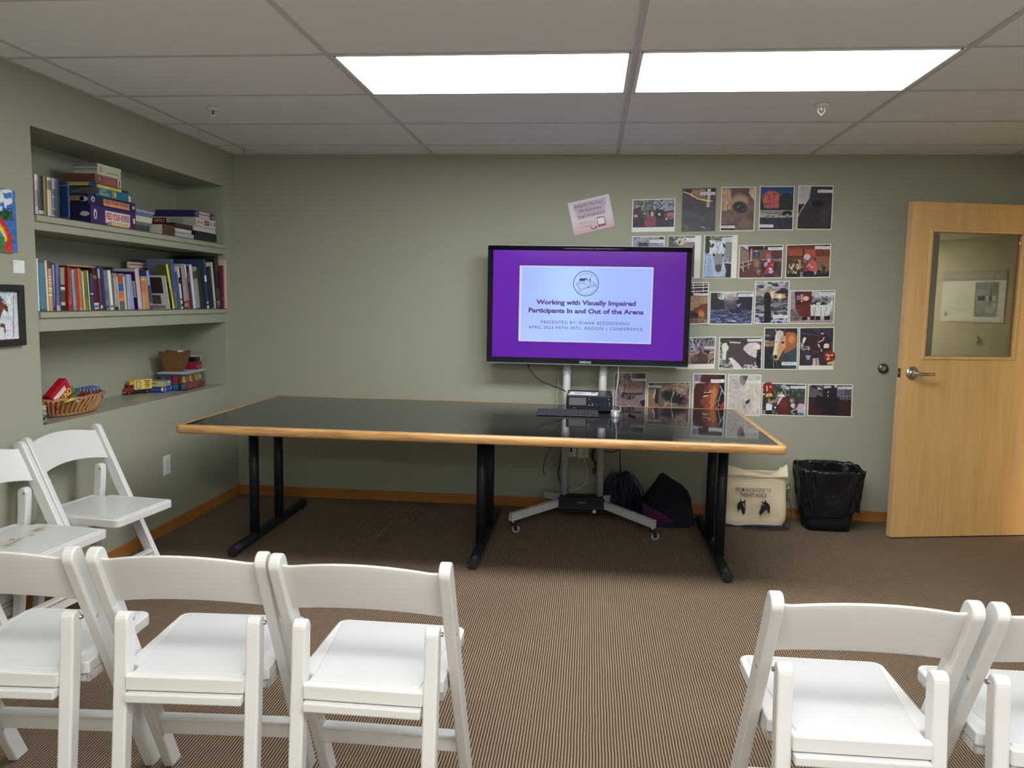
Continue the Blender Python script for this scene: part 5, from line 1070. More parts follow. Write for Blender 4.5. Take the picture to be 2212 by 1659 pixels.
book(159.4, 166, 156.8, 581.5, (142, 158, 176), 'slim pale blue-grey book standing between two red books', xf=-.010, bands=((.0, .1, (160, 130, 120)),), words_=('DRESSAGE', .45, .92, .4), wcol=(76, 84, 128))
book(155.9, 159.2, 153, 579, (96, 60, 62), 'thin dark brown book tucked behind the slim pale blue-grey one', xf=-.035)
book(166.3, 173, 163.2, 580, (162, 66, 52), 'brick red book left of the orange one, middle shelf', xf=-.010)
book(173.2, 178.4, 169.6, 579, (204, 108, 74), 'orange book with faded foot right of the brick red one, middle shelf', xf=-.008, bands=((.0, .08, (196, 150, 110)),))
book(178.6, 182.2, 174, 582, (136, 112, 92), 'thin taupe book between the orange and the cream spines', xf=-.012)
book(182.5, 185.6, 177, 586, (210, 206, 170), 'thin cream book at the left side of the olive one', xf=-.006)
book(186, 193.4, 181.8, 584, (116, 112, 52), 'olive green book right of the thin cream one, middle shelf', xf=-.010, bands=((.3, .6, (86, 104, 54)),))
book(193.6, 196.4, 188.4, 584, (204, 200, 126), 'thin pale yellow-green spine at the right side of the olive book', xf=-.008)
book(197.4, 204, 196.5, 590, (50, 62, 112), 'short navy book with a white dot, right of the olive one', xf=-.020, bands=((.43, .46, (220, 220, 230)), (.84, 1, (62, 66, 66))))
book(204.4, 218, 204, 578, (84, 32, 44), 'maroon book with a white barcode label at its foot', xf=-.024, depth=.19, bands=((.02, .17, (206, 200, 212)), (.05, .12, (120, 116, 130)), (.74, .82, (112, 112, 96)), (.82, .95, (66, 38, 38))))
book(218.4, 223.4, 211.5, 577, (104, 64, 76), 'mauve brown book between the maroon and the navy ones', xf=-.012, bands=((.74, .96, (176, 164, 186)), (.04, .11, (206, 200, 210))))
book(223.7, 229.6, 217.5, 574.5, (38, 44, 108), 'navy blue book with a lighter edge right of the mauve brown one', xf=-.008, bands=((.0, .05, (24, 24, 60)),))
book(229.9, 240.2, 227.5, 584, (118, 116, 120), 'mid grey hardcover book before the bright white spine', xf=-.016, depth=.19, bands=((.06, .11, (76, 76, 80)), (.28, .5, (96, 98, 100))))
book(240.5, 246, 234.6, 583.5, (228, 228, 230), 'bright white spine of medium height, fourth section of the middle shelf', xf=-.008, bands=((.05, .12, (120, 120, 120)),))
book(246.3, 249, 243, 576, (56, 60, 58), 'dark grey tall book behind the bright white spine', xf=-.045, depth=.2)
book(249.3, 257, 247.2, 590, (160, 158, 150), 'light grey book with black marks at its foot', xf=-.014, bands=((.0, .08, (40, 40, 40)), (.08, .12, (140, 140, 130)), (.86, 1, (140, 126, 116))))
book(257.3, 259.8, 252.2, 596, (200, 190, 168), 'thin cream spine before the multicoloured book', xf=-.008)
book(260, 270.6, 260, 591.5, (150, 150, 130), 'multicoloured book with red, blue and orange blocks on its spine', xf=-.010, bands=((.0, .13, (72, 116, 96)), (.13, .24, (112, 84, 92)), (.24, .33, (206, 146, 106)), (.33, .48, (206, 106, 48)), (.52, .74, (48, 92, 146)), (.76, .97, (176, 66, 66))))
book(271, 274.6, 266.5, 597, (206, 204, 166), 'thin cream green spine right of the multicoloured book', xf=-.008)
book(276.6, 285.6, 276.5, 593, (156, 168, 190), 'pale blue-grey book leaning left before the purple binder', xf=-.006, depth=.17)
book(286, 291.4, 279.6, 593, (148, 150, 200), 'lavender book leaning against the purple binder', xf=-.008, depth=.17)
book(300.5, 308.4, 294.5, 580, (196, 182, 180), 'large cream binder whose left cover is purple with a pale label', xf=.002, depth=.18, cover=(54, 34, 96), front=((0, .025, 0, 1, (196, 182, 180)), (.025, .9, .93, 1, (190, 180, 180)), (.045, .13, .30, .70, (186, 180, 186))))
book(308.8, 318, 308.5, 597, (196, 148, 128), 'salmon paperback with an orange top right of the cream binder', xf=-.010, bands=((.5, .95, (186, 120, 92)), (.88, .93, (226, 190, 160))))
book(318.3, 324.8, 312.8, 598, (190, 140, 52), 'mustard yellow book between the salmon and the blue ones', xf=-.010)
book(325.2, 331.6, 317.5, 584, (58, 70, 126), 'blue book with silver lettering, left of the white photo-covered one', xf=-.012, bands=((.62, .99, (138, 150, 202)), (.1, .16, (140, 140, 150))), words_=('EQUINE', .2, .55, .35), wcol=(130, 134, 146))
book(366.8, 368.4, 356, 595, (206, 200, 196), 'white book turned so its cover with two dark photographs shows', xf=.004, depth=.16, front=((.15, .82, .47, .95, (56, 48, 50)), (.28, .78, .15, .42, (84, 78, 76)), (.15, .8, .02, .11, (130, 126, 124))))
book(369, 373.6, 362, 574, (40, 38, 28), 'black spine with yellow writing left of the bright yellow one', xf=-.006, depth=.06, bands=((.3, .9, (82, 78, 30)),))
book(373.8, 378.2, 358.8, 571, (214, 214, 66), 'bright yellow leaning book right of the photo-covered one', xf=-.004, depth=.06, cover=(92, 94, 52))
book(378.6, 385.6, 370, 560, (96, 110, 128), 'tall steel blue book leaning right of the bright yellow one', xf=-.018, depth=.15, bands=((.0, .35, (104, 110, 104)), (.35, .97, (70, 92, 132))))
book(385.9, 392, 378.5, 588, (64, 82, 128), 'blue book of medium height leaning beside the tall steel blue one', xf=-.016)
book(392.4, 396.2, 384, 576, (206, 206, 206), 'speckled black and white thin spine, right part of the middle shelf', xf=-.010, bands=((.05, .12, (60, 60, 60)), (.2, .25, (80, 80, 80)), (.6, .75, (20, 20, 24))))
book(396.4, 399.2, 389.5, 577, (24, 24, 28), 'thin black spine right of the speckled one', xf=-.014)
book(399.4, 409, 393.4, 571.5, (156, 152, 156), 'grey book with a red block at its foot', xf=-.012, depth=.15, cover=(166, 166, 166), front=((.12, .5, .80, .92, (116, 126, 126)), (.02, .10, .55, .92, (30, 30, 34))), bands=((.0, .17, (146, 36, 34)), (.04, .12, (190, 130, 120))))
book(409.3, 412, 398.5, 572, (196, 110, 116), 'thin pink spine with a white top between grey and dark purple books', xf=-.008, bands=((.72, 1, (232, 226, 228)), (.0, .2, (120, 60, 70))))
book(412.3, 418.8, 405.5, 573, (56, 48, 84), 'dark purple book left of the tall white spine', xf=-.016, bands=((.6, .85, (92, 88, 92)),))
book(419, 424.3, 410.5, 572, (212, 212, 220), 'tall white leaning spine beside the dark purple book', xf=-.008)
book(424.6, 433.4, 418.8, 577.5, (146, 148, 142), 'grey magazine binder with a black and white photograph at its top', xf=-.014, bands=((.72, .9, (62, 62, 60)), (.9, .97, (136, 138, 134))))
book(433.8, 447.4, 430, 580.5, (34, 52, 36), 'dark green hardcover book, right part of the middle shelf', xf=-.022, depth=.19)
book(447.7, 452.2, 439.5, 560, (44, 66, 96), 'tall dark blue binder with a small white label on its spine', xf=-.006, depth=.27, bands=((.55, .68, (226, 226, 226)), (.0, .06, (220, 220, 220)), (.1, .14, (180, 180, 180))))
book(452.6, 464.4, 449.5, 568, (18, 36, 46), 'very dark teal book with a grey strip on top', xf=-.020, depth=.26, bands=((.92, 1, (166, 166, 160)),))
book(464.7, 468, 456, 566, (200, 202, 192), 'thin whitish spine right of the dark teal book', xf=-.012, depth=.25)
book(468.9, 477.8, 466, 553, (32, 34, 36), 'tallest black patterned book near the right end of the middle shelf', xf=-.002, depth=.28, bands=((.02, .04, (110, 112, 118)), (.06, .15, (110, 112, 118)), (.2, .38, (70, 62, 70)), (.7, .95, (54, 54, 46))))
book(480.5, 486.8, 479.5, 573, (92, 32, 56), 'maroon book near the right end, standing before the pink one', xf=.014, depth=.16, bands=((.2, .26, (130, 70, 80)),))
book(487.4, 491.2, 486.6, 561.5, (206, 172, 164), 'pale pink book standing last at the right end of the middle shelf', xf=.026, depth=.24)
# wide books standing behind the front row
def board(pl, pr_, ytop, x, col, label, fr=(), xb=None, band=None, th=.012):
    """a large thin book standing parallel to the wall at depth x"""
    a = at(pl, ytop, 0, x); b_ = at(pr_, ytop, 0, x); z = (a[2]+b_[2])/2
    mb = MB(); mb.col = alb(col); mb.box((x-th, a[1], SZ2+.0006), (x, b_[1], z)); W = b_[1]-a[1]
    for u0, u1, v0, v1, c in fr:
        mb.col = alb(c); mb.box((x-.0002, a[1]+W*u0, z-(z-SZ2)*v1), (x+.0006, a[1]+W*u1, z-(z-SZ2)*v0))
    mb.col = alb((206, 200, 190)); mb.box((x-th+.002, a[1]+.001, z-.001), (x-.002, b_[1]-.001, z+.0008))
    return tag(mb.build('book', M['card']), label, 'book', 'wide books standing behind the middle shelf row')
board(278, 349, 569, -.205, (206, 190, 176), 'wide cream book with a decorated border and title behind the purple binder', ((.03, .97, .035, .06, (130, 90, 80)), (.30, .70, .10, .145, (90, 84, 86)), (.0, 1, .2, .22, (140, 84, 76)), (.88, 1, .22, .5, (170, 96, 60)), (.3, .85, .23, .45, (196, 172, 166))))
board(286, 364, 562, -.235, (70, 84, 112), 'wide blue-grey book, tallest behind the cream decorated one', ((.0, .5, .01, .06, (48, 50, 52)), (.94, 1, 0, 1, (150, 156, 176))))
board(254, 302, 580, -.205, (190, 184, 180), 'wide pale book with a black banner behind the multicoloured spine', ((.0, .72, .06, .22, (24, 22, 26)), (.1, .55, .1, .13, (120, 116, 120))))
# a flat book lying across the upright ones
a = at(144, 578, 0, -.03); b_ = at(206.5, 578, 0, -.03); zt = at(175, 575, 0, -.03)[2]
mb = MB(); mb.col = alb((172, 142, 96)); mb.box((-.20, a[1], zt-.004), (-.028, b_[1], zt+.0035)); tag(mb.build('book', M['card'], bevel=.001), 'tan book lying flat across the tops of the red books', 'book', 'books on the middle shelf')

# ------------------------------------------------------------ top shelf: upright books
GT = 'upright books at the left end of the top shelf'
tb = dict(group=GT, zs=SZ1, pyb=455)
book(70.6, 75.6, 71.5, 374.5, (112, 58, 76), 'maroon book standing first at the left end of the top shelf', xf=-.006, depth=.15, **tb)
book(76, 83.4, 77.5, 376, (176, 178, 176), 'light grey book second from the left on the top shelf', xf=-.008, depth=.15, bands=((.85, .97, (206, 208, 208)), (.2, .6, (140, 142, 146))), **tb)
book(84, 94.6, 86.5, 379, (58, 60, 54), 'charcoal book with a white label at its foot on the top shelf', xf=-.010, depth=.16, bands=((.03, .11, (222, 222, 222)), (.06, .075, (58, 60, 54))), **tb)
book(95, 102.4, 96.5, 381.5, (116, 100, 66), 'olive brown book in the middle of the upright ones on the top shelf', xf=-.008, depth=.16, **tb)
book(102.8, 112, 105.6, 383, (206, 184, 152), 'cream book with a small dark picture on its spine, top shelf', xf=-.006, depth=.15, bands=((.68, .92, (120, 104, 84)),), **tb)
book(112.4, 119.6, 115.5, 384.5, (146, 152, 172), 'grey-blue book with dark blue title blocks, top shelf', xf=-.006, depth=.15, bands=((.05, .18, (76, 88, 120)), (.22, .50, (86, 98, 130)), (.54, .72, (76, 88, 120))), **tb)
book(120, 129.6, 124, 386, (52, 60, 68), 'dark slate book last of the upright ones on the top shelf', xf=-.016, depth=.16, **tb)
# ------------------------------------------------------------ boxes
def gbox(name, pL, pC, pR, ytC, ybC, xf, label, cat, top, left, front, lid=0.0, group=None, zbase=None, dpt=None, bev=.0012):
    """a box whose near corner the photo shows at pixel pC; the left face runs back to pL, the front to pR"""
    c0 = at(pC, ybC, 0, xf); c1 = at(pC, ytC, 0, xf); r = at(pR, ybC, 0, xf)
    y0, y1 = c0[1], r[1]; z0, z1 = (c0[2] if zbase is None else zbase), c1[2]
    xl = at(pL, (ytC+ybC)/2, 1, y0)[0] if dpt is None else xf-dpt
    xl = max(xl, ND+.004)
    t = empty(name, ((xl+xf)/2, (y0+y1)/2, z0), label, cat, group)
    mb = MB(); mb.col = alb(front)
    mb.box((xl+.002, y0+.002, z0), (xf-.002, y1-.002, z1-.002)); mb.build('box_base', M['card'], t, bev)
    lz = z1-(z1-z0)*(lid or .92)
    mb = MB(); mb.col = alb(front); mb.box((xl, y0, lz), (xf, y1, z1)); 
    for f in range(len(mb.f)): mb.c[f] = alb((front, front, left, front, front, front)[f]) if f else alb(front)
    mb.c[1] = alb(top); lo = mb.build('lid', M['card'], t, bev)
    return t, lo, Vector((xf, y0, z0)), Vector((xf, y1, z1)), xl
def decal(par, c, R, U, w_, h_, col, name='printed_label', lift=.0006, rnd=False):
    R = Vector(R); U = Vector(U); n = R.cross(U); c = Vector(c)+n*lift
    mb = MB(); mb.col = alb(col)
    if rnd: mb.add([c+R*(w_/2*math.cos(2*PI*k/20))+U*(h_/2*math.sin(2*PI*k/20)) for k in range(20)], [tuple(range(20))])
    else: mb.add([c-R*w_/2-U*h_/2, c+R*w_/2-U*h_/2, c+R*w_/2+U*h_/2, c-R*w_/2+U*h_/2], [(0, 1, 2, 3)])
    return mb.build(name, M['card'], par, fix=False)
GB_ = 'game boxes stacked on the top shelf'
t, lo, a, b_, xl = gbox('game_box', 152, 196.5, 293, 441, 467, -.012, 'purple board game box with a white title label, bottom of the tall stack', 'game box', (52, 40, 96), (40, 38, 84), (62, 38, 100), group=GB_, zbase=SZ1+.001)
def front_marks(lo, a, b_, lab, ink, oval=True):
    W = b_.y-a.y; Hh = b_.z-a.z; z = (a.z+b_.z)/2; x = b_.x
    decal(lo, (x, a.y+W*.58, z-.002), Y, Z, W*.56, Hh*.66, lab)
    text('FEED YOUR HORSES', (x, a.y+W*.58, z+.003), Y, Z, h=Hh*.34, w=W*.52, m=solid(ink, .5), parent=lo, lift=.0013, bold=.02)
    decal(lo, (x, a.y+W*.09, z+.002), Y, Z, W*.07, Hh*.55, (216, 200, 206), 'horse_badge', rnd=True); decal(lo, (x, a.y+W*.09, z), Y, Z, W*.028, Hh*.36, (50, 32, 50), 'badge_figure', .0011, rnd=True)
    decal(lo, (x, a.y+W*.955, z), Y, Z, W*.05, Hh*.36, (206, 206, 216), 'round_badge', rnd=True)
    xm = a.x
front_marks(lo, a, b_, (222, 208, 208), (158, 44, 60))
decal(lo, (xl*.30+a.x*.70, a.y, (a.z+b_.z)/2), X, Z, .05, .024, (196, 198, 206), 'oval_badge', rnd=True)
zt = b_.z
t, lo, a, b_, xl = gbox('game_box', 152, 191, 292, 418, 441, -.018, 'navy board game box with an orange title label in the tall stack', 'game box', (44, 40, 80), (34, 36, 72), (40, 34, 78), group=GB_, zbase=zt+.0005)
front_marks(lo, a, b_, (216, 152, 112), (110, 50, 44)); decal(lo, (xl*.25+a.x*.75, a.y, (a.z+b_.z)/2), X, Z, .045, .024, (196, 198, 206), 'oval_badge', rnd=True)
decal(lo, (xl*.70+a.x*.30, a.y, (a.z+b_.z)/2+.003), X, Z, .085, .024, (160, 118, 100)); zt = b_.z
t, lo, a, b_, xl = gbox('puzzle_box', 152, 207, 283, 403, 419.5, -.030, 'teal puzzle box with animals, third from the bottom of the tall stack', 'puzzle box', (70, 130, 150), (58, 92, 104), (44, 112, 140), group=GB_, zbase=zt+.0005)
W = b_.y-a.y; z = (a.z+b_.z)/2; text('ZOO', (b_.x, a.y+W*.2, z+.011), Y, Z, h=.012, w=W*.16, m=solid((226, 226, 150), .5), parent=lo); text('FRIENDS', (b_.x, a.y+W*.23, z-.007), Y, Z, h=.013, w=W*.26, m=solid((226, 226, 150), .5), parent=lo)
decal(lo, (b_.x, a.y+W*.50, z), Y, Z, W*.12, .036, (150, 134, 96), 'animal_picture'); decal(lo, (b_.x, a.y+W*.53, z+.002), Y, Z, W*.05, .024, (206, 204, 190), 'animal_picture', .0012, True); decal(lo, (b_.x, a.y+W*.95, z-.002), Y, Z, W*.07, .03, (216, 204, 196))
text('FRIENDS', (xl*.65+a.x*.35, a.y, z), X, Z, h=.013, w=.08, m=solid((120, 150, 140), .5), parent=lo); decal(lo, (xl*.25+a.x*.75, a.y, z+.003), X, Z, .10, .028, (110, 100, 92), 'animal_picture'); zt = b_.z
t, lo, a, b_, xl = gbox('puzzle_box', 147, 192, 277, 392.5, 405, -.050, 'blue puzzle box with a yellow side panel, third from the top of the tall stack', 'puzzle box', (80, 110, 150), (38, 70, 120), (38, 62, 118), group=GB_, zbase=zt+.0005)
W = b_.y-a.y; z = (a.z+b_.z)/2; decal(lo, (b_.x, a.y+W*.50, z), Y, Z, W*.62, (b_.z-a.z)*.94, (224, 194, 66)); decal(lo, (b_.x, a.y+W*.42, z), Y, Z, W*.16, (b_.z-a.z)*.6, (226, 208, 130), 'printed_label', .0012)
decal(lo, (xl*.55+a.x*.45, a.y, z), X, Z, .12, (b_.z-a.z)*.9, (190, 176, 110)); zt = b_.z
t, lo, a, b_, xl = gbox('game_box', 138, 206, 262, 374.5, 393.5, -.036, 'reddish brown wooden-look box, second from the top of the tall stack', 'game box', (130, 92, 86), (112, 68, 62), (142, 96, 88), group=GB_, zbase=zt+.0005)
W = b_.y-a.y; z = (a.z+b_.z)/2; decal(lo, (b_.x, a.y+W*.15, z), Y, Z, W*.26, .034, (124, 76, 76), 'horse_picture'); decal(lo, (b_.x, a.y+W*.15, z), Y, Z, W*.1, .022, (166, 124, 116), 'horse_picture', .0012, True); decal(lo, (b_.x, a.y+W*.92, z), Y, Z, W*.12, .038, (232, 230, 226)); decal(lo, (b_.x, a.y+W*.92, z), Y, Z, W*.05, .030, (60, 54, 54), 'barcode', .0012)
text('THE HORSE', (b_.x, a.y+W*.56, z), Y, Z, h=.013, w=W*.4, m=solid((176, 130, 116), .5), parent=lo); zt = b_.z
t, lo, a, b_, xl = gbox('game_box', 157.5, 211, 262, 352, 370, -.042, 'pale grey-green box with pink side, topmost of the tall stack on the top shelf', 'game box', (186, 180, 184), (136, 122, 136), (190, 196, 172), group=GB_, zbase=zt+.0005, lid=.3)
W = b_.y-a.y; z = (a.z+b_.z)/2; text('Horse Dominoes', (b_.x, a.y+W*.62, z-.006), Y, Z, h=.010, w=W*.46, m=solid((96, 98, 84), .5), parent=lo); decal(lo, (b_.x, a.y+W*.14, z), Y, Z, W*.1, .03, (196, 150, 130), 'horse_picture', .001, True)
text('GERMANY HORSES', ((xl+a.x)/2, a.y, z-.002), X, Z, h=.011, w=.13, m=solid((100, 76, 104), .5), parent=lo)
# tall blue box by the stack
t, lo, a, b_, xl = gbox('storage_box', 130.6, 148.5, 151.5, 395, 462.5, .002, 'upright blue box between the upright books and the tall stack of games', 'box', (60, 92, 140), (38, 66, 124), (58, 92, 140), zbase=SZ1+.001)
decal(t, ((xl+a.x)/2, a.y, a.z+.155), X, Z, a.x-xl, .004, (130, 150, 180), 'white_line', .0016)
# small books lying right of the stack
def lying(pL, pR, yt, yb, xf, depth, col, label, edge=None, grp='books lying flat on the top shelf', z0=None, name='book', cat='book', cov=None):
    a = at(pL, yb, 0, xf); b_ = at(pR, yb, 0, xf); z1 = at((pL+pR)/2, yt+ (0), 0, xf)[2]; zb = z0
    th = max(.006, z1-zb); mb = MB(); mb.col = alb(cov or col)
    mb.box((xf-depth, a[1], zb), (xf, b_[1], zb+.0022)).box((xf-depth, a[1], zb+th-.0022), (xf, b_[1], zb+th)); mb.col = alb(col); mb.box((xf-.003, a[1], zb+.0022), (xf, b_[1], zb+th-.0022))
    mb.col = alb(edge or (206, 200, 186)); mb.box((xf-depth+.003, a[1]+.002, zb+.0022), (xf-.003, b_[1]-.003, zb+th-.0022))
    tag(mb.build(name, M['card']), label, cat, grp); return zb+th+.0006
def zat(px, py, xf): return at(px, py, 0, xf)[2]
z = SZ1+.001
z = lying(293.5, 323, 487, 492, -.006, .15, (66, 66, 66), 'dark grey book lying at the bottom right of the tall stack', z0=z)
z = lying(293.5, 327, 480, 485, -.010, .16, (112, 118, 118), 'grey patterned book lying above the dark grey one', z0=z)
z = lying(294, 328, 474, 480, -.016, .16, (206, 206, 186), 'cream book lying third from the bottom of the small pile', z0=z)
z = lying(294, 329, 468, 474, -.020, .17, (206, 204, 176), 'second cream book lying under the blue one, small pile', z0=z)
z = lying(295, 331, 460, 467, -.022, .17, (96, 116, 150), 'steel blue book lying near the top of the small pile', z0=z)
z = lying(294, 333, 455, 460, -.026, .17, (150, 164, 184), 'pale blue book lying topmost of the small pile', z0=z)
mb = MB(); p = at(262, 482, 0, .010); 
mb.col = alb((206, 176, 128)); mb.prism([(SZ1+.001, .012), (SZ1+.001, -.09), (SZ1+.010, -.09), (SZ1+.022, .004), (SZ1+.018, .012)], 1, at(241, 480, 0, .01)[1], at(279, 480, 0, .01)[1]); tag(mb.build('wooden_block', M['card'], bevel=.002), 'small tan wooden piece at the shelf edge under the tall stack', 'wooden piece')
# right group
t, lo, a, b_, xl = gbox('game_box', 327, 424, 466, 468.5, 490, -.006, 'white board game box with red lettering labels, right side of the top shelf', 'game box', (196, 194, 190), (176, 172, 166), (206, 202, 196), zbase=zat(424, 488, -.006))
W = b_.y-a.y; z = (a.z+b_.z)/2; decal(lo, (b_.x, a.y+W*.53, z+.001), Y, Z, W*.26, .030, (150, 50, 56)); text('HORSE-OPOLY', (b_.x, a.y+W*.53, z+.001), Y, Z, h=.012, w=W*.23, m=solid((226, 190, 184), .5), parent=lo, lift=.0013, bold=.01)
decal(lo, (xl+.052, a.y, z+.004), X, Z, .095, .032, (96, 28, 36)); text('-OPOLY', (xl+.052, a.y, z+.004), X, Z, h=.019, w=.078, m=solid((206, 170, 160), .5), parent=lo, lift=.0013, bold=.02); decal(lo, (xl+.165, a.y, z+.004), X, Z, .085, .026, (150, 150, 140))
for u, c in ((.1, (150, 150, 146)), (.25, (160, 160, 156)), (.76, (150, 150, 146))): decal(lo, (b_.x, a.y+W*u, z), Y, Z, W*.13, .014, c, 'line_drawing')
decal(lo, (b_.x, a.y+W*.93, z), Y, Z, W*.04, .030, (70, 66, 62), 'line_drawing'); zt = b_.z; zw = a.z
t, lo, a, b_, xl = gbox('game_box', 336, 421, 462.5, 453.5, 473, -.014, 'dark purple board game box lying on the white one, top shelf', 'game box', (66, 48, 90), (46, 38, 84), (72, 46, 92), zbase=zt+.0006)
W = b_.y-a.y; z = (a.z+b_.z)/2; decal(lo, (b_.x, a.y+W*.48, z), Y, Z, W*.56, .036, (216, 206, 210)); text('FEED YOUR HORSES', (b_.x, a.y+W*.48, z+.002), Y, Z, h=.014, w=W*.52, m=solid((120, 50, 70), .5), parent=lo, lift=.0013, bold=.01)
decal(lo, (b_.x, a.y+W*.1, z), Y, Z, W*.08, .026, (130, 134, 130), 'horse_badge', rnd=True); decal(lo, (b_.x, a.y+W*.93, z-.004), Y, Z, W*.07, .016, (206, 200, 206), 'round_badge', rnd=True)
# pile below the white box
GL = 'books and binders under the white game box'
z = SZ1+.001; hgap = (zw-z)
z2 = lying(352, 377, 486, 496, -.006, .2, (84, 58, 50), 'dark brown book lying under the left side of the white game box', z0=z, grp=GL)
h3 = hgap/3-.0012
def slab(pL, pR, k0, k1, xf, depth, col, label, name='book', cat='book', edge=None):
    a = at(pL, 500, 0, xf); b_ = at(pR, 500, 0, xf); mb = MB(); mb.col = alb(col); za = SZ1+.001+hgap*k0; zb = SZ1+hgap*k1-.0006
    mb.box((xf-depth, a[1], za), (xf, b_[1], za+.002)).box((xf-depth, a[1], zb-.002), (xf, b_[1], zb)); mb.col = alb(edge or (200, 196, 190)); mb.box((xf-depth+.002, a[1]+.001, za+.002), (xf-.001, b_[1]-.001, zb-.002))
    tag(mb.build(name, M['card']), label, cat, GL)
slab(380, 419, 0, .33, -.002, .20, (150, 150, 150), 'thick grey-white booklet lying on the shelf under the white game box', edge=(176, 176, 176))
slab(379, 414, .35, .62, -.010, .20, (190, 192, 196), 'white booklet lying second under the white game box')
slab(378, 420, .66, .98, -.016, .20, (30, 26, 28), 'black folder lying directly under the white game box', 'folder', 'folder', (60, 40, 40))
slab(421, 466, .66, .98, -.004, .22, (206, 204, 200), 'white paper pad lying under the right half of the white game box', 'paper_pad', 'paper pad')
slab(421.5, 468, .0, .62, .004, .22, (16, 16, 18), 'black ring binder lying at the right end of the top shelf', 'ring_binder', 'binder', (26, 26, 30))
# ------------------------------------------------------------ bottom ledge
# oval woven basket
bc = Vector((-.135, -1.60, SZ0)); 
t = empty('woven_basket', bc, 'low oval basket of woven brown strips holding small toys on the bottom ledge', 'basket')
M['wick1'] = noise_bump(mat('woven_strip', (168, 124, 78), 0.5), 160, .002, .6, 3, .25, 30); M['wick2'] = noise_bump(mat('woven_strip_dark', (138, 98, 60), 0.55), 160, .002, .6, 3, .25, 30)
def oval(a, k, z): return Vector((bc.x+.100*k*math.cos(a), bc.y+.225*k*math.sin(a), bc.z+z))
def bsk(u, v):
    a = 2*PI*u; wv = .003*math.sin(u*2*PI*22+PI*math.floor(v*5)); q = .72+.28*v; p = oval(a, q, .006+.080*v)
    return p+Vector((math.cos(a), math.sin(a), 0))*wv
b = MB(); b.grid(bsk, 176, 10); b.grid(lambda u, v: oval(2*PI*u, .72*v, .006), 40, 3); b.build('body', M['wick2'], t, thick=.002)
b = MB(); ns = 40
for k in range(ns):   # slanting strips laid over the side
    a0_ = 2*PI*k/ns; pts = [oval(a0_+.22*s, .735+.28*s, .008+.076*s)+Vector((math.cos(a0_+.22*s), math.sin(a0_+.22*s), 0))*(.0045+.0015*math.sin(s*9+k)) for s in [i/6 for i in range(7)]]
    b.tube(pts, .0060, 5)
b.build('slanting_weave', M['wick1'], t)
b = MB(); b.tube([oval(2*PI*i/60, 1.01, .086+.003*math.sin(i*1.6)) for i in range(60)], .0072, 8, True); b.tube([oval(2*PI*i/60, .75, .009) for i in range(60)], .007, 8, True)
for k in range(60): b.tube([oval(2*PI*k/60, .985, .080), oval(2*PI*(k+.5)/60, 1.05, .088), oval(2*PI*(k+1)/60, .985, .094)], .0028, 5)
b.build('rim', M['wick1'], t)
# UNO-like card box leaning in the basket
T = Matrix.Translation((-.100, -1.735, SZ0+.112)) @ Matrix.Rotation(R_(33), 4, 'X')
t = empty('card_game_box', (-.100, -1.735, SZ0+.112), 'red card game box standing slanted in the oval basket', 'game box')
MB().box((-.02, -.070, -.044), (.02, .070, .044), T).build('box', solid((176, 26, 44), .35), t, .002)
R3 = T.to_3x3(); ry3, rz3 = R3 @ Vector(Y), R3 @ Vector(Z)
decal(t, T @ Vector((.02, -.012, .012)), ry3, rz3, .098, .024, (226, 206, 206), 'white_panel')
text('UNO', T @ Vector((.02, .026, -.020)), ry3, rz3, w=.072, h=.034, m=solid((214, 206, 96), .4), parent=t, bold=.03, lift=.0012)
# small things in the basket
def toy(name, fn, m, label, cat, bev=0.0): b = MB(); fn(b); return tag(b.build(name, m, bevel=bev), label, cat)
toy('toy_fence', lambda b: [b.tube([(-.10, -1.60+k*.028, SZ0+.05), (-.095, -1.585+k*.028, SZ0+.122), (-.085, -1.575+k*.028, SZ0+.128), (-.06, -1.56+k*.028, SZ0+.120), (-.05, -1.55+k*.028, SZ0+.06)], .0038, 7) for k in range(4)]+[b.tube([(-.09, -1.62, SZ0+.125), (-.09, -1.49, SZ0+.126)], .0038, 7)], solid((46, 84, 150), .35), 'blue plastic toy fence sticking out of the oval basket', 'toy')
toy('toy_clip', lambda b: b.box((-.11, -1.665, SZ0+.10), (-.09, -1.60, SZ0+.125)).box((-.105, -1.675, SZ0+.118), (-.09, -1.63, SZ0+.140)), solid((72, 140, 70), .4), 'small green plastic toy beside the red card box in the oval basket', 'toy', .004)
toy('toy_horse', lambda b: b.lathe([(.004, 0), (.020, .012), (.018, .03), (.006, .04)], (-.08, -1.66, SZ0+.065), 14).cyl((-.08, -1.65, SZ0+.09), (-.07, -1.62, SZ0+.115), .010, 10), solid((92, 84, 84), .5), 'grey toy lump among the toys in the oval basket', 'toy')
toy('toy_car', lambda b: b.box((-.13, -1.56, SZ0+.04), (-.08, -1.50, SZ0+.085)).box((-.12, -1.545, SZ0+.085), (-.09, -1.515, SZ0+.100)), solid((150, 44, 36), .4), 'small red toy at the centre of the oval basket', 'toy', .004)
toy('toy_ball', lambda b: b.lathe([(.002, 0), (.018, .006), (.025, .02), (.018, .036), (.002, .042)], (-.135, -1.46, SZ0+.045), 16), solid((206, 196, 170), .5), 'small cream toy at the right end of the oval basket', 'toy')
toy('toy_leaf', lambda b: b.tube([(-.045, -1.77, SZ0+.076), (-.03, -1.74, SZ0+.088), (-.028, -1.70, SZ0+.086)], [.004, .009, .003], 8), solid((176, 186, 70), .5), 'yellow-green toy on the left rim of the oval basket', 'toy')
toy('toy_shells', lambda b: [b.box((-.10+.02*k, -1.69+.02*(k % 2), SZ0+.058+.004*k), (-.08+.02*k, -1.665+.02*(k % 2), SZ0+.080+.004*k)) for k in range(3)], solid((196, 176, 190), .4), 'pale pink plastic pieces in front of the red card box', 'toy', .003)
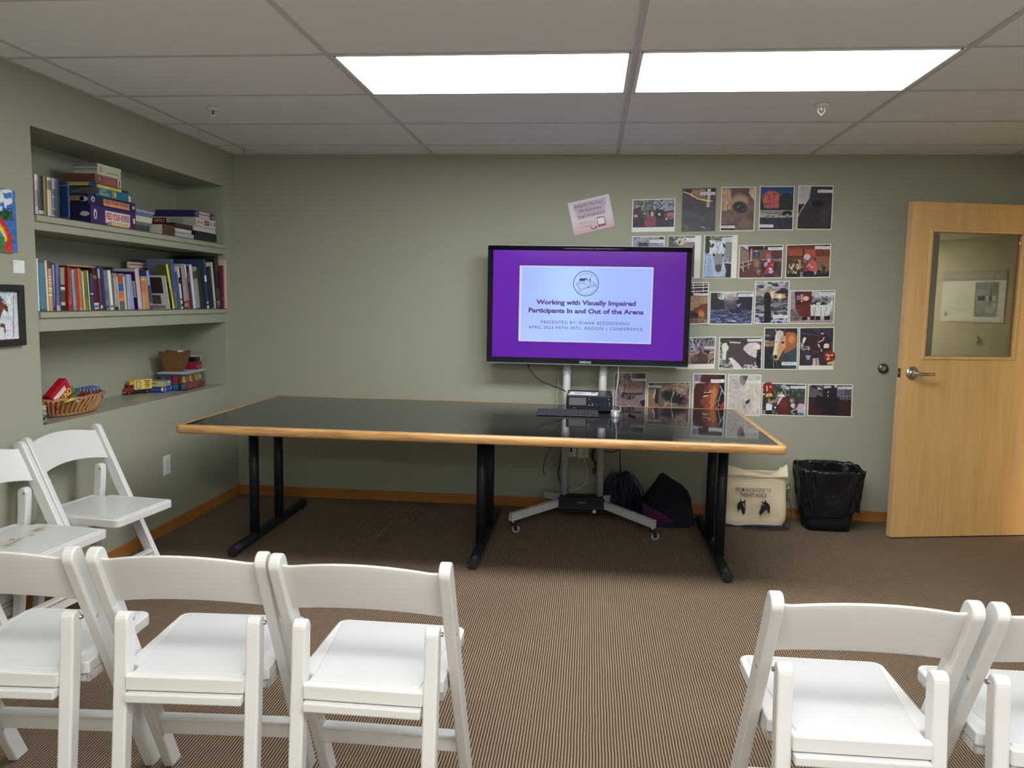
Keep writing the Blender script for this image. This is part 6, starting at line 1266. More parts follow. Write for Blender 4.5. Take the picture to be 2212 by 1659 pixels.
# bark covered wood stump
t = empty('wood_stump', (-.070, -1.937, SZ0), 'short piece of bark covered wood at the left end of the bottom ledge', 'wood piece')
bk = mat('birch_bark', (120, 112, 100), .8); N, L = nt(bk); bb = N['Principled BSDF']; tc = N.new('ShaderNodeTexCoord'); n = N.new('ShaderNodeTexNoise'); n.inputs['Scale'].default_value = 55; n.inputs['Detail'].default_value = 5
cr = N.new('ShaderNodeValToRGB'); cr.color_ramp.elements[0].position = .42; cr.color_ramp.elements[0].color = (.03, .026, .02, 1); cr.color_ramp.elements[1].position = .56; cr.color_ramp.elements[1].color = (.45, .42, .38, 1)
L.new(tc.outputs['Object'], n.inputs['Vector']); L.new(n.outputs['Fac'], cr.inputs[0]); L.new(cr.outputs[0], bb.inputs['Base Color'])
MB().lathe([(.043, .001), (.045, .02), (.043, .06), (.045, .078)], (-.070, -1.937, SZ0), 24).build('bark', bk, t)
MB().cyl((-.070, -1.937, SZ0+.076), (-.070, -1.937, SZ0+.081), .044, 24).build('cut_top', solid((196, 190, 176), .6), t)
# toy truck
yt = -.775; T = Matrix.Translation((-.275, yt, SZ0)) @ Matrix.Rotation(R_(-26), 4, 'Z') @ Matrix.Diagonal((.85, .80, .92, 1))
t = empty('toy_truck', (-.275, yt, SZ0), 'toy delivery truck with a red cab and yellow cargo box on the bottom ledge', 'toy truck')
MB().box((-.030, -.045, .028), (.030, .105, .092), T).build('cargo_box', solid((222, 196, 112), .4), t, .002)
b = MB().prism([(-.112, .016), (-.112, .034), (-.086, .042), (-.078, .062), (-.050, .062), (-.050, .016)], 0, -.026, .026, T); b.build('cab', solid((150, 34, 42), .3), t, .003)
MB().box((-.024, -.075, .062), (.024, -.046, .086), T).build('roof_panel', solid((214, 164, 60), .4), t, .002)
b = MB().box((-.022, -.0855, .045), (.022, -.080, .060), T).box((.0255, -.076, .045), (.0268, -.058, .058), T); b.build('windows', solid((40, 26, 40), .1), t)
MB().box((-.027, -.118, .010), (.027, -.110, .018), T).build('bumper', M['chrome'], t, .001)
MB().box((-.022, -.11, .008), (.022, .10, .028), T).build('chassis', M['blackmatte'], t)
for sx in (-1, 1):
    for y in (-.088, .060):
        w_ = MB().cyl((sx*.019, y, .012), (sx*.029, y, .012), .012, 16, T).build('wheel', M['blackmatte'], t)
        MB().cyl((sx*.0285, y, .012), (sx*.0302, y, .012), .006, 12, T).build('hub', M['chrome'], w_)
R3 = T.to_3x3(); rx, ry = (R3 @ Vector(X)).normalized(), (R3 @ Vector(Y)).normalized()
for k, w_ in enumerate((.050, .036, .044, .030)): decal(t, T @ Vector((.030, .062, .082-.013*k)), ry, Z, w_*.8, .0065, (118, 88, 40), 'print_line')
decal(t, T @ Vector((.030, -.012, .060)), ry, Z, .030, .046, (120, 116, 80), 'emblem'); decal(t, T @ Vector((.030, -.012, .060)), ry, Z, .022, .036, (206, 190, 120), 'emblem_inner', .0011)
text('YELLOW', T @ Vector((0, -.075, .074)), rx, Z, h=.008, w=.034, m=solid((120, 76, 20), .5), parent=t)
# blue puzzle box and yellow box on it
def yawbox(name, c, sx, sy, h, ang, label, cat, cols, z0):
    T = Matrix.Translation((c[0], c[1], z0)) @ Matrix.Rotation(ang, 4, 'Z'); t = empty(name, (c[0], c[1], z0), label, cat)
    b = MB(); b.box((-sx/2, -sy/2, 0), (sx/2, sy/2, h), T); b.c = [alb(x) for x in (cols[0], cols[1], cols[2], cols[3], cols[2], cols[3])]
    o = b.build('box', M['card'], t, .0012); return t, T, o
an = R_(8)
t, T, o = yawbox('puzzle_box', (-.212, -.655), .125, .115, .035, an, 'flat blue puzzle box on the bottom ledge behind the toy truck', 'puzzle box', ((30, 50, 120), (90, 130, 180), (28, 46, 124), (34, 74, 150)), SZ0+.0006)
R3 = T.to_3x3(); rx, ry = R3 @ Vector(X), R3 @ Vector(Y)
text('AQUARIUM', T @ Vector((.01, -.0575, .018)), rx, Z, h=.010, w=.06, m=solid((120, 140, 200), .4), parent=t); text('Ravens', T @ Vector((.0625, -.01, .018)), ry, Z, h=.012, w=.055, m=solid((170, 190, 226), .4), parent=t)
decal(t, T @ Vector((.050, -.0575, .019)), rx, Z, .016, .026, (206, 210, 222), 'ship_mark', rnd=True); decal(t, T @ Vector((.0625, .045, .019)), ry, Z, .012, .026, (206, 210, 222), 'ship_mark', rnd=True); decal(t, T @ Vector((.0625, -.048, .017)), ry, Z, .012, .028, (206, 210, 222), 'ship_mark')
t, T, o = yawbox('small_game_box', (-.212, -.658), .120, .110, .033, an, 'small yellow and silver box lying on the flat blue puzzle box', 'game box', ((190, 186, 120), (140, 160, 176), (184, 184, 116), (170, 168, 150)), SZ0+.0362)
R3 = T.to_3x3(); rx, ry = R3 @ Vector(X), R3 @ Vector(Y)
text('HOT SHOW', T @ Vector((-.012, -.055, .019)), rx, Z, h=.011, w=.058, m=solid((40, 44, 30), .4), parent=t, bold=.02); decal(t, T @ Vector((.06, 0, .017)), ry, Z, .10, .029, (150, 160, 150), 'picture_panel'); decal(t, T @ Vector((.06, .02, .022)), ry, Z, .03, .014, (226, 226, 226), 'picture_panel', .0012, True); decal(t, T @ Vector((.06, -.03, .014)), ry, Z, .03, .012, (206, 196, 80), 'picture_panel', .0012, True)
# clear tub with toys, lid on
c = Vector((-.168, -.435, SZ0)); hx, hy = .085, .160; ang = R_(5); T = Matrix.Translation(c) @ Matrix.Rotation(ang, 4, 'Z')
t = empty('clear_plastic_tub', c, 'clear plastic tub full of bright toys at the right of the bottom ledge', 'storage tub')
M['clear'] = glass_mat('clear_plastic', (.90, .92, .95), .08, 1.2); M['lidplastic'] = mat('frosted_lid', (176, 180, 196), .35)
b = MB(); w_ = .002
for q in (((-hx, -hy, .001), (hx, -hy+w_, .105)), ((-hx, hy-w_, .001), (hx, hy, .105)), ((-hx, -hy+w_, .001), (-hx+w_, hy-w_, .105)), ((hx-w_, -hy+w_, .001), (hx, hy-w_, .105)), ((-hx, -hy, 0), (hx, hy, .0012))): b.box(*q, T)
b.build('tub', M['clear'], t)
b = MB().box((-hx-.006, -hy-.006, .105), (hx+.006, hy+.006, .113), T).box((-hx+.01, -hy+.01, .113), (hx-.01, hy-.01, .117), T); b.build('lid', M['lidplastic'], t, .003)
rr = random.Random(11); cols = [(176, 40, 40), (46, 80, 150), (200, 180, 70), (60, 60, 110), (110, 60, 110), (196, 66, 48), (54, 110, 140), (90, 110, 150), (150, 60, 60), (206, 200, 190)]
cn = ['dark red', 'blue', 'yellow', 'indigo', 'purple', 'orange red', 'teal', 'pale blue', 'brownish red', 'cream']
ordn = ['nearest', 'second', 'third', 'fourth', 'fifth', 'sixth', 'farthest']
for (i, j) in [(3, j) for j in range(7)]+[(i, 0) for i in range(3)]:
    for k in range(2):
        x = -hx+.021+i*.043+rr.uniform(-.003, .003); y = -hy+.024+j*.0445+rr.uniform(-.003, .003); z = .004+k*.045; ci = rr.randrange(10)
        if i == 3 and j in (4, 5) and k == 1: ci = 2
        if i == 3 and k == 0 and j in (1, 2, 4): ci = 0
        cc = cols[ci]
        b = MB(); TT = T @ Matrix.Translation((x, y, z)); kind_ = rr.randrange(3)
        if kind_ == 0: b.box((-.017, -.019, 0), (.017, .019, .036), TT)
        elif kind_ == 1: b.lathe([(.006, 0), (.017, .006), (.018, .028), (.008, .040)], (0, 0, 0), 12, TT)
        else: b.lathe([(.018, 0), (.015, .012), (.008, .02), (.013, .030), (.004, .042)], (0, 0, 0), 10, TT)
        where = '%s layer, %s along its long side' % (('lower', 'upper')[k], ordn[j]) if i == 3 else '%s layer, %s from the back at its end' % (('lower', 'upper')[k], ('first', 'second', 'third')[i])
        tag(b.build('toy_piece', solid(cc, .4), bevel=.002 if kind_ == 0 else 0), '%s toy in the clear tub, %s' % (cn[ci], where), 'toy', 'toys inside the clear tub')
# square wicker basket on the tub
c = T @ Vector((-.018, -.060, .1175)); ang = R_(12); T2 = Matrix.Translation(c) @ Matrix.Rotation(ang, 4, 'Z')
t = empty('wicker_basket', c, 'square brown wicker basket standing on the clear tub', 'basket')
wk = mat('brown_wicker', (128, 88, 48), .5); N, L = nt(wk); bb = N['Principled BSDF']; tc = N.new('ShaderNodeTexCoord'); wv = N.new('ShaderNodeTexWave'); wv.wave_type = 'BANDS'; wv.bands_direction = 'Z'; wv.inputs['Scale'].default_value = 55; wv.inputs['Distortion'].default_value = 2.5; wv.inputs['Detail Scale'].default_value = 8
cr = N.new('ShaderNodeValToRGB'); cr.color_ramp.elements[0].color = (*alb((66, 42, 22)), 1); cr.color_ramp.elements[1].color = (*alb((176, 128, 72)), 1)
L.new(tc.outputs['Object'], wv.inputs['Vector']); L.new(wv.outputs['Fac'], cr.inputs[0]); L.new(cr.outputs[0], bb.inputs['Base Color']); bp = N.new('ShaderNodeBump'); bp.inputs['Distance'].default_value = .003; L.new(wv.outputs['Fac'], bp.inputs['Height']); L.new(bp.outputs[0], bb.inputs['Normal'])
def sqr(u, k, z, wav=0.0):
    a = (u % 1)*4; i = int(a); f = a-i; pts = [(-1, -1), (1, -1), (1, 1), (-1, 1), (-1, -1)]; p = pts[i]; q = pts[i+1]
    x = p[0]+(q[0]-p[0])*f; y = p[1]+(q[1]-p[1])*f; dip = wav*math.sin(PI*f)
    return T2 @ Vector((x*k*.9, y*k, z-dip))
b = MB(); b.grid(lambda u, v: sqr(u, .050+.030*v, .001+.125*v, .012*v), 64, 14, smooth=False); b.grid(lambda u, v: sqr(u, .050*v, .001), 16, 2, smooth=False); b.build('body', wk, t, thick=.004)
b = MB(); b.tube([sqr(k/48, .082, .127, .012) for k in range(48)], .0048, 7, True); b.build('rim', wk, t)
b = MB()
for k in range(28): b.tube([sqr((k+.5)/28, .0515, .004), sqr((k+.5)/28, .0825, .118)], .0022, 5)
b.build('stakes', wk, t)
b = MB().box((.01, .02, .116), (.035, .06, .128), T2); b.build('paper_scrap', solid((230, 230, 220), .5), t)
# small clear box with red cards behind the basket
c = T @ Vector((.040, .085, .1175)); T3 = Matrix.Translation(c) @ Matrix.Rotation(R_(4), 4, 'Z')
t = empty('small_clear_case', c, 'small clear case with red and white packs on the tub right of the square basket', 'case')
MB().box((-.036, -.045, 0), (.036, .045, .112), T3).build('case', M['clear'], t, .002)
c_ = MB().box((-.030, -.040, .003), (.030, .040, .050), T3).build('red_pack', solid((176, 30, 60), .4), t); text('CARDS', T3 @ Vector((.030, 0, .018)), T3.to_3x3() @ Vector(Y), Z, h=.012, w=.06, m=solid((226, 196, 200), .4), parent=c_)
MB().box((-.030, -.040, .052), (.030, .020, .080), T3).build('dark_pack', solid((46, 30, 40), .4), t); MB().box((-.030, .022, .052), (.030, .040, .090), T3).build('white_pack', solid((206, 206, 196), .4), t)
# ------------------------------------------------------------ canvas tote bag
t = empty('tote_bag', (3.54, -.21, 0), 'cream canvas tote bag with two horse heads standing on the floor by the wall', 'bag')
cv = noise_bump(mat('cream_canvas', (226, 212, 184), .85, spec=.15), 900, .0006, .4, 2, .06, 12)
bx0, bx1, by0, by1 = 3.335, 3.735, -.275, -.105; btop = .335
def crease(x, z): return .008*math.sin(9*x+3*z)+.006*math.sin(23*x-11*z+1)+.004*math.sin(31*z+7*x)
def shell(u, v):
    a = u*2*PI; w_ = (bx1-bx0)/2; d = (by1-by0)/2; cx_ = (bx0+bx1)/2; cy_ = (by0+by1)/2
    n_ = 4.5; ca, sa = math.cos(a), math.sin(a); x = math.copysign(abs(ca)**(2/n_), ca); y = math.copysign(abs(sa)**(2/n_), sa)
    k = 1-.35*max(0, v-.55)**1.3*(1 if abs(y) > .3 else .7); bulge = 1+.10*math.sin(PI*min(v*1.15, 1))
    zt = btop + (.028 if x > .85 and v > .8 else 0)*max(0, (v-.8)*5)
    z = v*zt; px = cx_+x*w_*(1+.012*math.sin(7*v)); py = cy_+y*d*(k*bulge)
    if v < .12: px = cx_+(px-cx_)*(.93+.07*v/.12); py = cy_+(py-cy_)*(.88+v)
    return Vector((px, py+crease(px, z)*(1 if y < 0 else -.5), .004+z))
b = MB(); b.grid(shell, 96, 34); b.grid(lambda u, v: shell(u, 0)*v+Vector(((bx0+bx1)/2, (by0+by1)/2, .004))*(1-v), 96, 1)
b.build('body', cv, t, thick=.002)
def flap(u, v):   # soft top edge falling back over the opening
    x = bx0+.004+(bx1-bx0-.008)*u; base = shell(.75+(u-.5)*.0, 1)
    hgt = .030+.020*math.cos(u*5.2)+(.034*max(0, (u-.80)/.2)**1.2) - .018*math.exp(-((u-.70)/.09)**2)
    return Vector((x, -.262+.030*v+.006*math.sin(12*u)+.02*v*v, btop-.004+hgt*v))
b = MB(); b.grid(flap, 48, 8); fo = b.build('top_flap', cv, t, thick=.002)
b = MB().tube([(bx0+.01, -.2665, btop-.008), (3.5, -.268, btop-.012), (bx1-.012, -.2665, btop-.008)], .0035, 6); b.build('hem', noise_bump(mat('hem_canvas', (206, 192, 166), .85), 500, .001, .5), t)
def onbag(px, py): p = at(px, py, 1, -.294); return Vector(p)
mi = solid((96, 78, 104), .7); p = onbag(1627, 1058.5); text('FROM RACEHORSE TO', p, X, Z, h=9.2/350, w=76/350, m=mi, parent=t, bold=.006); p = onbag(1627, 1069.6); text('THERAPY HORSE', p, X, Z, h=9.2/350, w=58/350, m=mi, parent=t, bold=.006)
def zb(x, y): return onbag(1480+x/4.809, 960+y/4.809)
def deco(name, polys, mm, par, y=0.0):
    b = MB()
    for pts in polys:
        P = [zb(*q) for q in pts]; n = len(P); b.add([Vector((p.x, p.y-y, p.z)) for p in P]+[Vector((p.x, p.y-y+.0008, p.z)) for p in P], [tuple(range(n)), tuple(reversed(range(n, 2*n)))])
    return b.build(name, mm, par, fix=False)
hk = solid((34, 24, 30), .7)
h1 = deco('horse_head', [[(575, 560), (585, 590), (600, 595), (632, 572), (622, 604), (628, 650), (622, 700), (620, 722), (598, 726), (592, 700), (580, 668), (565, 672), (562, 700), (548, 680), (542, 640), (552, 605), (572, 592)]], hk, t)
deco('blaze', [[(598, 610), (608, 612), (616, 640), (616, 664), (608, 640)]], solid((226, 220, 214), .7), h1, .001)
h2 = deco('horse_head', [[(835, 572), (846, 600), (870, 620), (884, 650), (880, 690), (874, 724), (860, 700), (846, 676), (826, 690), (806, 716), (788, 734), (772, 724), (770, 704), (784, 670), (792, 636), (808, 608), (790, 582), (818, 600), (828, 602)]], hk, t)
deco('star_mark', [[(806, 620), (816, 622), (814, 634), (805, 632)]], solid((226, 220, 214), .7), h2, .001)
# navy base, strap and clip
b = MB().box((bx0-.002, by0-.004, .0), (bx1+.004, by1, .014)); b.build('base_trim', solid((34, 34, 54), .7), t, .005)
st_ = bez([(3.752, -.20, .215), (3.762, -.215, .16), (3.768, -.235, .09), (3.755, -.265, .03), (3.72, -.315, .012), (3.60, -.325, .009), (3.45, -.322, .009)], 8)
b = MB()
for i in range(len(st_)-1):
    a, c = Vector(st_[i]), Vector(st_[i+1]); s = 1 if i < 24 else 0; w0 = Vector((0.004, .012, 0)) if s else Vector((0, .010, .001)); th_ = Vector((.0012, 0, 0)) if s else Vector((0, 0, .0012))
    b.add([a-w0-th_, a+w0-th_, c+w0-th_, c-w0-th_, a-w0+th_, a+w0+th_, c+w0+th_, c-w0+th_], [(0, 1, 2, 3), (7, 6, 5, 4), (0, 4, 5, 1), (1, 5, 6, 2), (2, 6, 7, 3), (3, 7, 4, 0)])
b.build('strap', solid((40, 40, 56), .7), t)
MB().box((3.744, -.218, .158), (3.760, -.196, .232)).build('leather_tab', solid((126, 92, 58), .6), t, .003)
b = MB().tube([(3.748+.010*math.cos(a_), -.205, .268+.014*math.sin(a_)) for a_ in [2*PI*k/16 for k in range(16)]], .0025, 7, True); b.tube([(3.750, -.205, .254), (3.752, -.205, .232)], .005, 8); b.build('clip', M['chrome'], t)
tag(MB().box((3.718, -.258, btop+.022), (3.742, -.250, btop+.032)).build('hair_clip', M['black']), 'small dark clip on the raised corner of the tote bag', 'clip') if False else None
# ------------------------------------------------------------ waste bin with liner
c = Vector((3.99, -.20, 0)); t = empty('waste_bin', c, 'black plastic waste bin with a shiny black liner between tote bag and door', 'waste bin')
def rrect(a, hx, hy, n_=5.0):
    ca, sa = math.cos(a), math.sin(a); return math.copysign(abs(ca)**(2/n_), ca)*hx, math.copysign(abs(sa)**(2/n_), sa)*hy
def binw(u, v):
    x, y = rrect(2*PI*u, .135+.050*v, .095+.030*v); return Vector((c.x+x, c.y+y, .003+.385*v))
b = MB(); b.grid(binw, 64, 8); b.grid(lambda u, v: Vector((c.x+rrect(2*PI*u, .135, .095)[0]*v, c.y+rrect(2*PI*u, .135, .095)[1]*v, .003)), 64, 1); b.build('bin', M['black'], t, thick=.003)
lm = mat('liner_film', (0.008, 0.008, 0.010), .25, spec=.45, raw=True); N, L = nt(lm); bb = N['Principled BSDF']; tc = N.new('ShaderNodeTexCoord'); mp = N.new('ShaderNodeMapping'); mp.inputs['Scale'].default_value = (1, 1, .35); mp.inputs['Rotation'].default_value = (.3, .5, .2); n = N.new('ShaderNodeTexNoise'); n.inputs['Scale'].default_value = 22; n.inputs['Detail'].default_value = 5; n.inputs['Distortion'].default_value = 1.2; bp = N.new('ShaderNodeBump'); bp.inputs['Distance'].default_value = .012; bp.inputs['Strength'].default_value = .8
L.new(tc.outputs['Object'], mp.inputs[0]); L.new(mp.outputs[0], n.inputs['Vector']); L.new(n.outputs['Fac'], bp.inputs['Height']); L.new(bp.outputs[0], bb.inputs['Normal'])
def hemz(a):   # the liner's lower hem, higher to the left front, low at the right
    return .100+.040*math.cos(a)+.010*math.sin(5*a)
def liner(u, v):
    a = 2*PI*u; zt = .398+.010*math.sin(a)+.004*math.sin(9*a); z = zt+(hemz(a)-zt)*v; k = (z/.39)
    x, y = rrect(a, .135+.052*k+.010, .095+.032*k+.010); wr = .005*math.sin(11*a+6*v)+.004*math.sin(23*a-9*v)+(.016*v if abs(math.cos(a)) > .8 and math.cos(a) > 0 else 0)
    return Vector((c.x+x*(1+wr/.19), c.y+y*(1+wr/.15), z))
def liner_in(u, v):
    a = 2*PI*u; zt = .398+.010*math.sin(a)+.004*math.sin(9*a); z = zt-.17*v; x, y = rrect(a, .180-.012*v, .120-.010*v); wr = .010*v*math.sin(7*a+3*v)
    return Vector((c.x+x*(1-wr/.18), c.y+y*(1-wr/.12), z))
b = MB(); b.grid(liner, 120, 24); b.grid(liner_in, 120, 10); b.build('liner', lm, t, thick=.0012)
# ------------------------------------------------------------ dark backpack under the table
t = empty('backpack', (3.03, -.24, 0), 'dark navy and purple backpack slumped on the floor under the table', 'backpack')
fb = noise_bump(mat('navy_fabric', (0.014, 0.014, 0.024), .9, spec=.2, raw=True), 300, .002, .4)
prof = [(2.80, .004), (2.83, .13), (2.88, .22), (2.925, .300), (2.95, .312), (3.02, .275), (3.08, .245), (3.12, .20), (3.15, .12), (3.152, .004)]
pz = lambda x: np.interp(x, [p[0] for p in prof], [p[1] for p in prof])
def pack(u, v):
    x = 2.80+.352*u; hh = max(.01, float(pz(x))); a = PI*v; y = -.215-.125*math.cos(a)*(1-.25*abs(2*u-1)**2); z = .003+hh*math.sin(a)**.55
    return Vector((x+.008*math.sin(9*v+8*u), y+.008*math.sin(17*u), z))
b = MB(); b.grid(pack, 36, 24); b.grid(lambda u, v: Vector((2.80+.352*u, -.215-.125*(1-2*v)*(1-.25*abs(2*u-1)**2), .003)), 36, 2); b.build('body', fb, t)
pf = noise_bump(mat('purple_fabric', (0.050, 0.010, 0.050), .85, spec=.25, raw=True), 300, .002, .4)
def pocket(u, v):
    a = PI*u; x = 2.86+.10*math.cos(a)*-1*(.9)+.05*v; z = .012+.15*math.sin(PI*v)**.7*(1-.4*u)
    return Vector((2.81+.19*u+.02*math.sin(PI*v), -.335-.035*math.sin(PI*u)-.012*math.sin(PI*v), .006+(.150-.095*u)*v+.004*math.sin(12*u)))
b = MB(); b.grid(pocket, 22, 12); b.build('front_pocket', pf, t, thick=.012)
MB().tube(bez([(2.86, -.33, .19), (2.92, -.352, .13), (2.99, -.35, .075), (3.04, -.34, .03)], 8), .007, 7).build('strap', fb, t)
MB().tube(bez([(2.80, -.32, .012), (2.90, -.37, .012), (3.02, -.375, .012), (3.12, -.36, .014)], 8), .011, 7).build('lower_strap', fb, t)
# ------------------------------------------------------------ purple streamers
t = empty('streamer_bundle', (2.69, -.085, 0), 'mop of dark purple streamers heaped under the table beside the right stand pole', 'streamers')
rs = random.Random(3); b = MB(); b2 = MB()
for k in range(170):
    a = rs.uniform(0, 2*PI); R1 = rs.uniform(.06, .118); hh = rs.uniform(.16, .30); sx = math.cos(a); sy = math.sin(a)*.42; cx_ = 2.70+rs.uniform(-.02, .02); tw_ = rs.uniform(-.03, .03)
    pts = [(cx_, -.09, .13+rs.uniform(0, .05)), (cx_+.45*R1*sx, -.09+.45*R1*sy, hh), (cx_+R1*sx+tw_*.4, -.09+.9*R1*sy, hh*.70), (cx_+R1*1.0*sx+tw_, -.09+R1*sy, hh*.32), (cx_+R1*.85*sx+tw_*1.4, -.09+R1*.8*sy, .008+rs.uniform(0, .03))]
    pts = [(max(2.586, p[0]), min(p[1], -.018), p[2]) for p in pts]
    (b if k % 3 else b2).tube(bez(pts, 4), .0026, 4)
o = b.build('strands', mat('streamer_navy', (0.020, 0.014, 0.050), .4, raw=True), t); o['kind'] = 'stuff'; o = b2.build('lighter_strands', mat('streamer_violet', (0.060, 0.045, 0.12), .35, raw=True), t); o['kind'] = 'stuff'
MB().lathe([(.02, .002), (.035, .05), (.035, .10), (.02, .14), (.01, .15)], (2.70, -.085, 0), 18).build('core', mat('streamer_core', (0.014, 0.010, 0.035), .6, raw=True), t)
# ------------------------------------------------------------ the open door
DA = Vector((4.324, -.389, 0)); DD = Vector((0.9768, 0.2140, 0)); DN_ = Vector((0.2140, -0.9768, 0)); DW = .915; DH = 2.02; DT = .044
t = empty('door_1', DA+DD*DW, 'open maple door with a tall glass window beside the right wall', 'door'); t['kind'] = 'structure'; del t['label']; del t['category']
TD = Matrix(((DD.x, DN_.x, 0, DA.x), (DD.y, DN_.y, 0, DA.y), (0, 0, 1, .008), (0, 0, 0, 1)))   # local: x along the door from its free edge, y towards the room, z up
def dloc(px, py, yl=0.0):
    o = Vector(CAM); d = Vector(at(px, py, 1, 0.0))-o; n = DN_; k = ((DA+DN_*yl)-o).dot(n)/d.dot(n); p = o+d*k-DA; return p.dot(DD), p.z-.008
gx0, gz1 = dloc(2014, 498.5); gx0b, gz0 = dloc(1996, 771.5); gx1, _ = dloc(2207, 505); gx0 = (gx0+gx0b)/2; gx1 = min(gx1+.012, DW-.12)
b = MB()
for q in (((0, -DT, 0), (gx0, 0, DH)), ((gx1, -DT, 0), (DW, 0, DH)), ((gx0, -DT, 0), (gx1, 0, gz0)), ((gx0, -DT, gz1), (gx1, 0, DH))): b.box(*q, TD)
b.build('leaf', M['door'], t)
b = MB().box((-.0012, -DT+.0005, .001), (0, -.0005, DH-.001), TD); b.build('edge_strip', M['dooredge'], t)
b = MB(); s = .014
for y0, y1 in ((-.006, .006), (-DT-.006, -DT+.006)):
    for q in (((gx0-s, y0, gz0-s), (gx0+.006, y1, gz1+s)), ((gx1-.006, y0, gz0-s), (gx1+s, y1, gz1+s)), ((gx0+.006, y0, gz0-s), (gx1-.006, y1, gz0+.006)), ((gx0+.006, y0, gz1-.006), (gx1-.006, y1, gz1+s))): b.box(*q, TD)
b.build('window_frame', M['door'], t, .004)
MB().box((gx0+.001, -DT/2-.003, gz0+.001), (gx1-.001, -DT/2+.003, gz1-.001), TD).build('window_pane', M['glass'], t)
hx, hz = dloc(1970, 806); 
b = MB(); TH = TD @ Matrix.Translation((hx, 0, hz)) @ Matrix.Rotation(-PI/2, 4, 'X')
b.lathe([(.040, 0), (.041, .004), (.036, .009), (.022, .012), (.016, .016), (.014, .042), (.0145, .052)], n=28, T=TH); hd = b.build('door_handle', M['chrome'], t)
b = MB(); LP = [TD @ Vector((hx+x, y, hz-.002)) for x, y in ((0, .046), (.02, .052), (.05, .054), (.085, .053), (.112, .048), (.118, .036))]
b.tube(bez(LP, 5), [.0105]*8+[.0095]*8+[.0085]*10, 12); b.build('lever', M['chrome'], hd)
MB().cyl(TD @ Vector((hx+.004, .052, hz)), TD @ Vector((hx+.004, .066, hz)), .010, 16).build('lock_cylinder', M['chrome'], hd)
MB().box((-.0025, -.035, hz-.028), (-.001, -.010, hz+.028), TD).build('latch_plate', M['darkmetal'], t)
MB().prism([(-.0025, hz-.009), (-.012, hz-.007), (-.012, hz+.007), (-.0025, hz+.009)][::-1], 1, -.029, -.016, TD).build('latch', M['chrome'], t) if False else MB().box((-.012, -.029, hz-.008), (-.002, -.016, hz+.008), TD).build('latch', M['chrome'], t, .002)
for z in (.25, 1.0, 1.78): MB().cyl(TD @ Vector((DW+.004, .002, z)), TD @ Vector((DW+.004, .002, z+.09)), .007, 12).build('hinge', M['chrome'], t)
# ------------------------------------------------------------ sign on the hallway wall, seen mirrored in the door glass
def hall_art(a):
    a.C[:] = (226, 226, 222)
sy0, sy1, sz0, sz1 = -2.098, -1.480, 1.300, 1.735
t = empty('wall_sign', (XH-.004, (sy0+sy1)/2, sz0), 'restroom sign with a grey photograph, seen mirrored in the door glass', 'sign')
MB().box((XH-.006, sy0, sz0), (XH-.0005, sy1, sz1)).build('panel', solid((226, 226, 220), .4), t)
def sb(y0, y1, z0, z1, c, nm, l=.0005):
    return MB().box((XH-.0065-l, y0, z0), (XH-.006-l+.0003, y1, z1)).build(nm, solid(c, .5), t)
sb(sy0, sy1, sz1-.085, sz1, (128, 118, 108), 'title_band')
# facing -x: its reader sees +y ... -y running left to right
text('The "Dietel Hopper" Restroom', (XH-.0075, (sy0+sy1)/2, sz1-.044), (0, -1, 0), Z, h=.030, w=.56, m=solid((226, 226, 222), .5), parent=t)
sb(sy1-.285, sy1-.065, sz0+.045, sz1-.10, (112, 118, 116), 'sign_photo')
for q in ((.075, .27, .15, .19, (176, 178, 172)), (.10, .17, .05, .10, (176, 178, 172)), (.12, .15, .12, .26, (70, 76, 76)), (.18, .26, .10, .24, (140, 146, 142)), (.08, .12, .08, .13, (190, 190, 186)), (.07, .11, .20, .29, (84, 90, 90))):
    sb(sy1-q[1], sy1-q[0], sz0+.03+q[2], sz0+.03+q[3], q[4], 'photo_detail', .0010)
text('Given in loving memory', (XH-.0075, sy0+.20, sz0+.11), (0, -1, 0), Z, h=.010, w=.22, m=solid((110, 110, 106), .5), parent=t)
text('Riding To The Top Therapeutic Riding Center', (XH-.0075, (sy0+sy1)/2-.02, sz0+.016), (0, -1, 0), Z, h=.008, w=.46, m=solid((150, 150, 146), .5), parent=t)
MB().cyl((XH-.0075, sy0+.055, sz0+.062), (XH-.006, sy0+.055, sz0+.062), .020, 20).build('round_emblem', solid((110, 120, 110), .5), t)
for y in (sy0+.02, sy1-.02): MB().cyl((XH-.010, y, sz0+.018), (XH-.006, y, sz0+.018), .007, 10).build('sign_screw', M['chrome'], t)
tag(MB().cyl((XH-.02, -1.72, 1.155), (XH, -1.72, 1.155), .03, 14).build('sticky_note', solid((130, 160, 90), .6)), 'small green spot under the mirrored sign in the door glass', 'sticker')
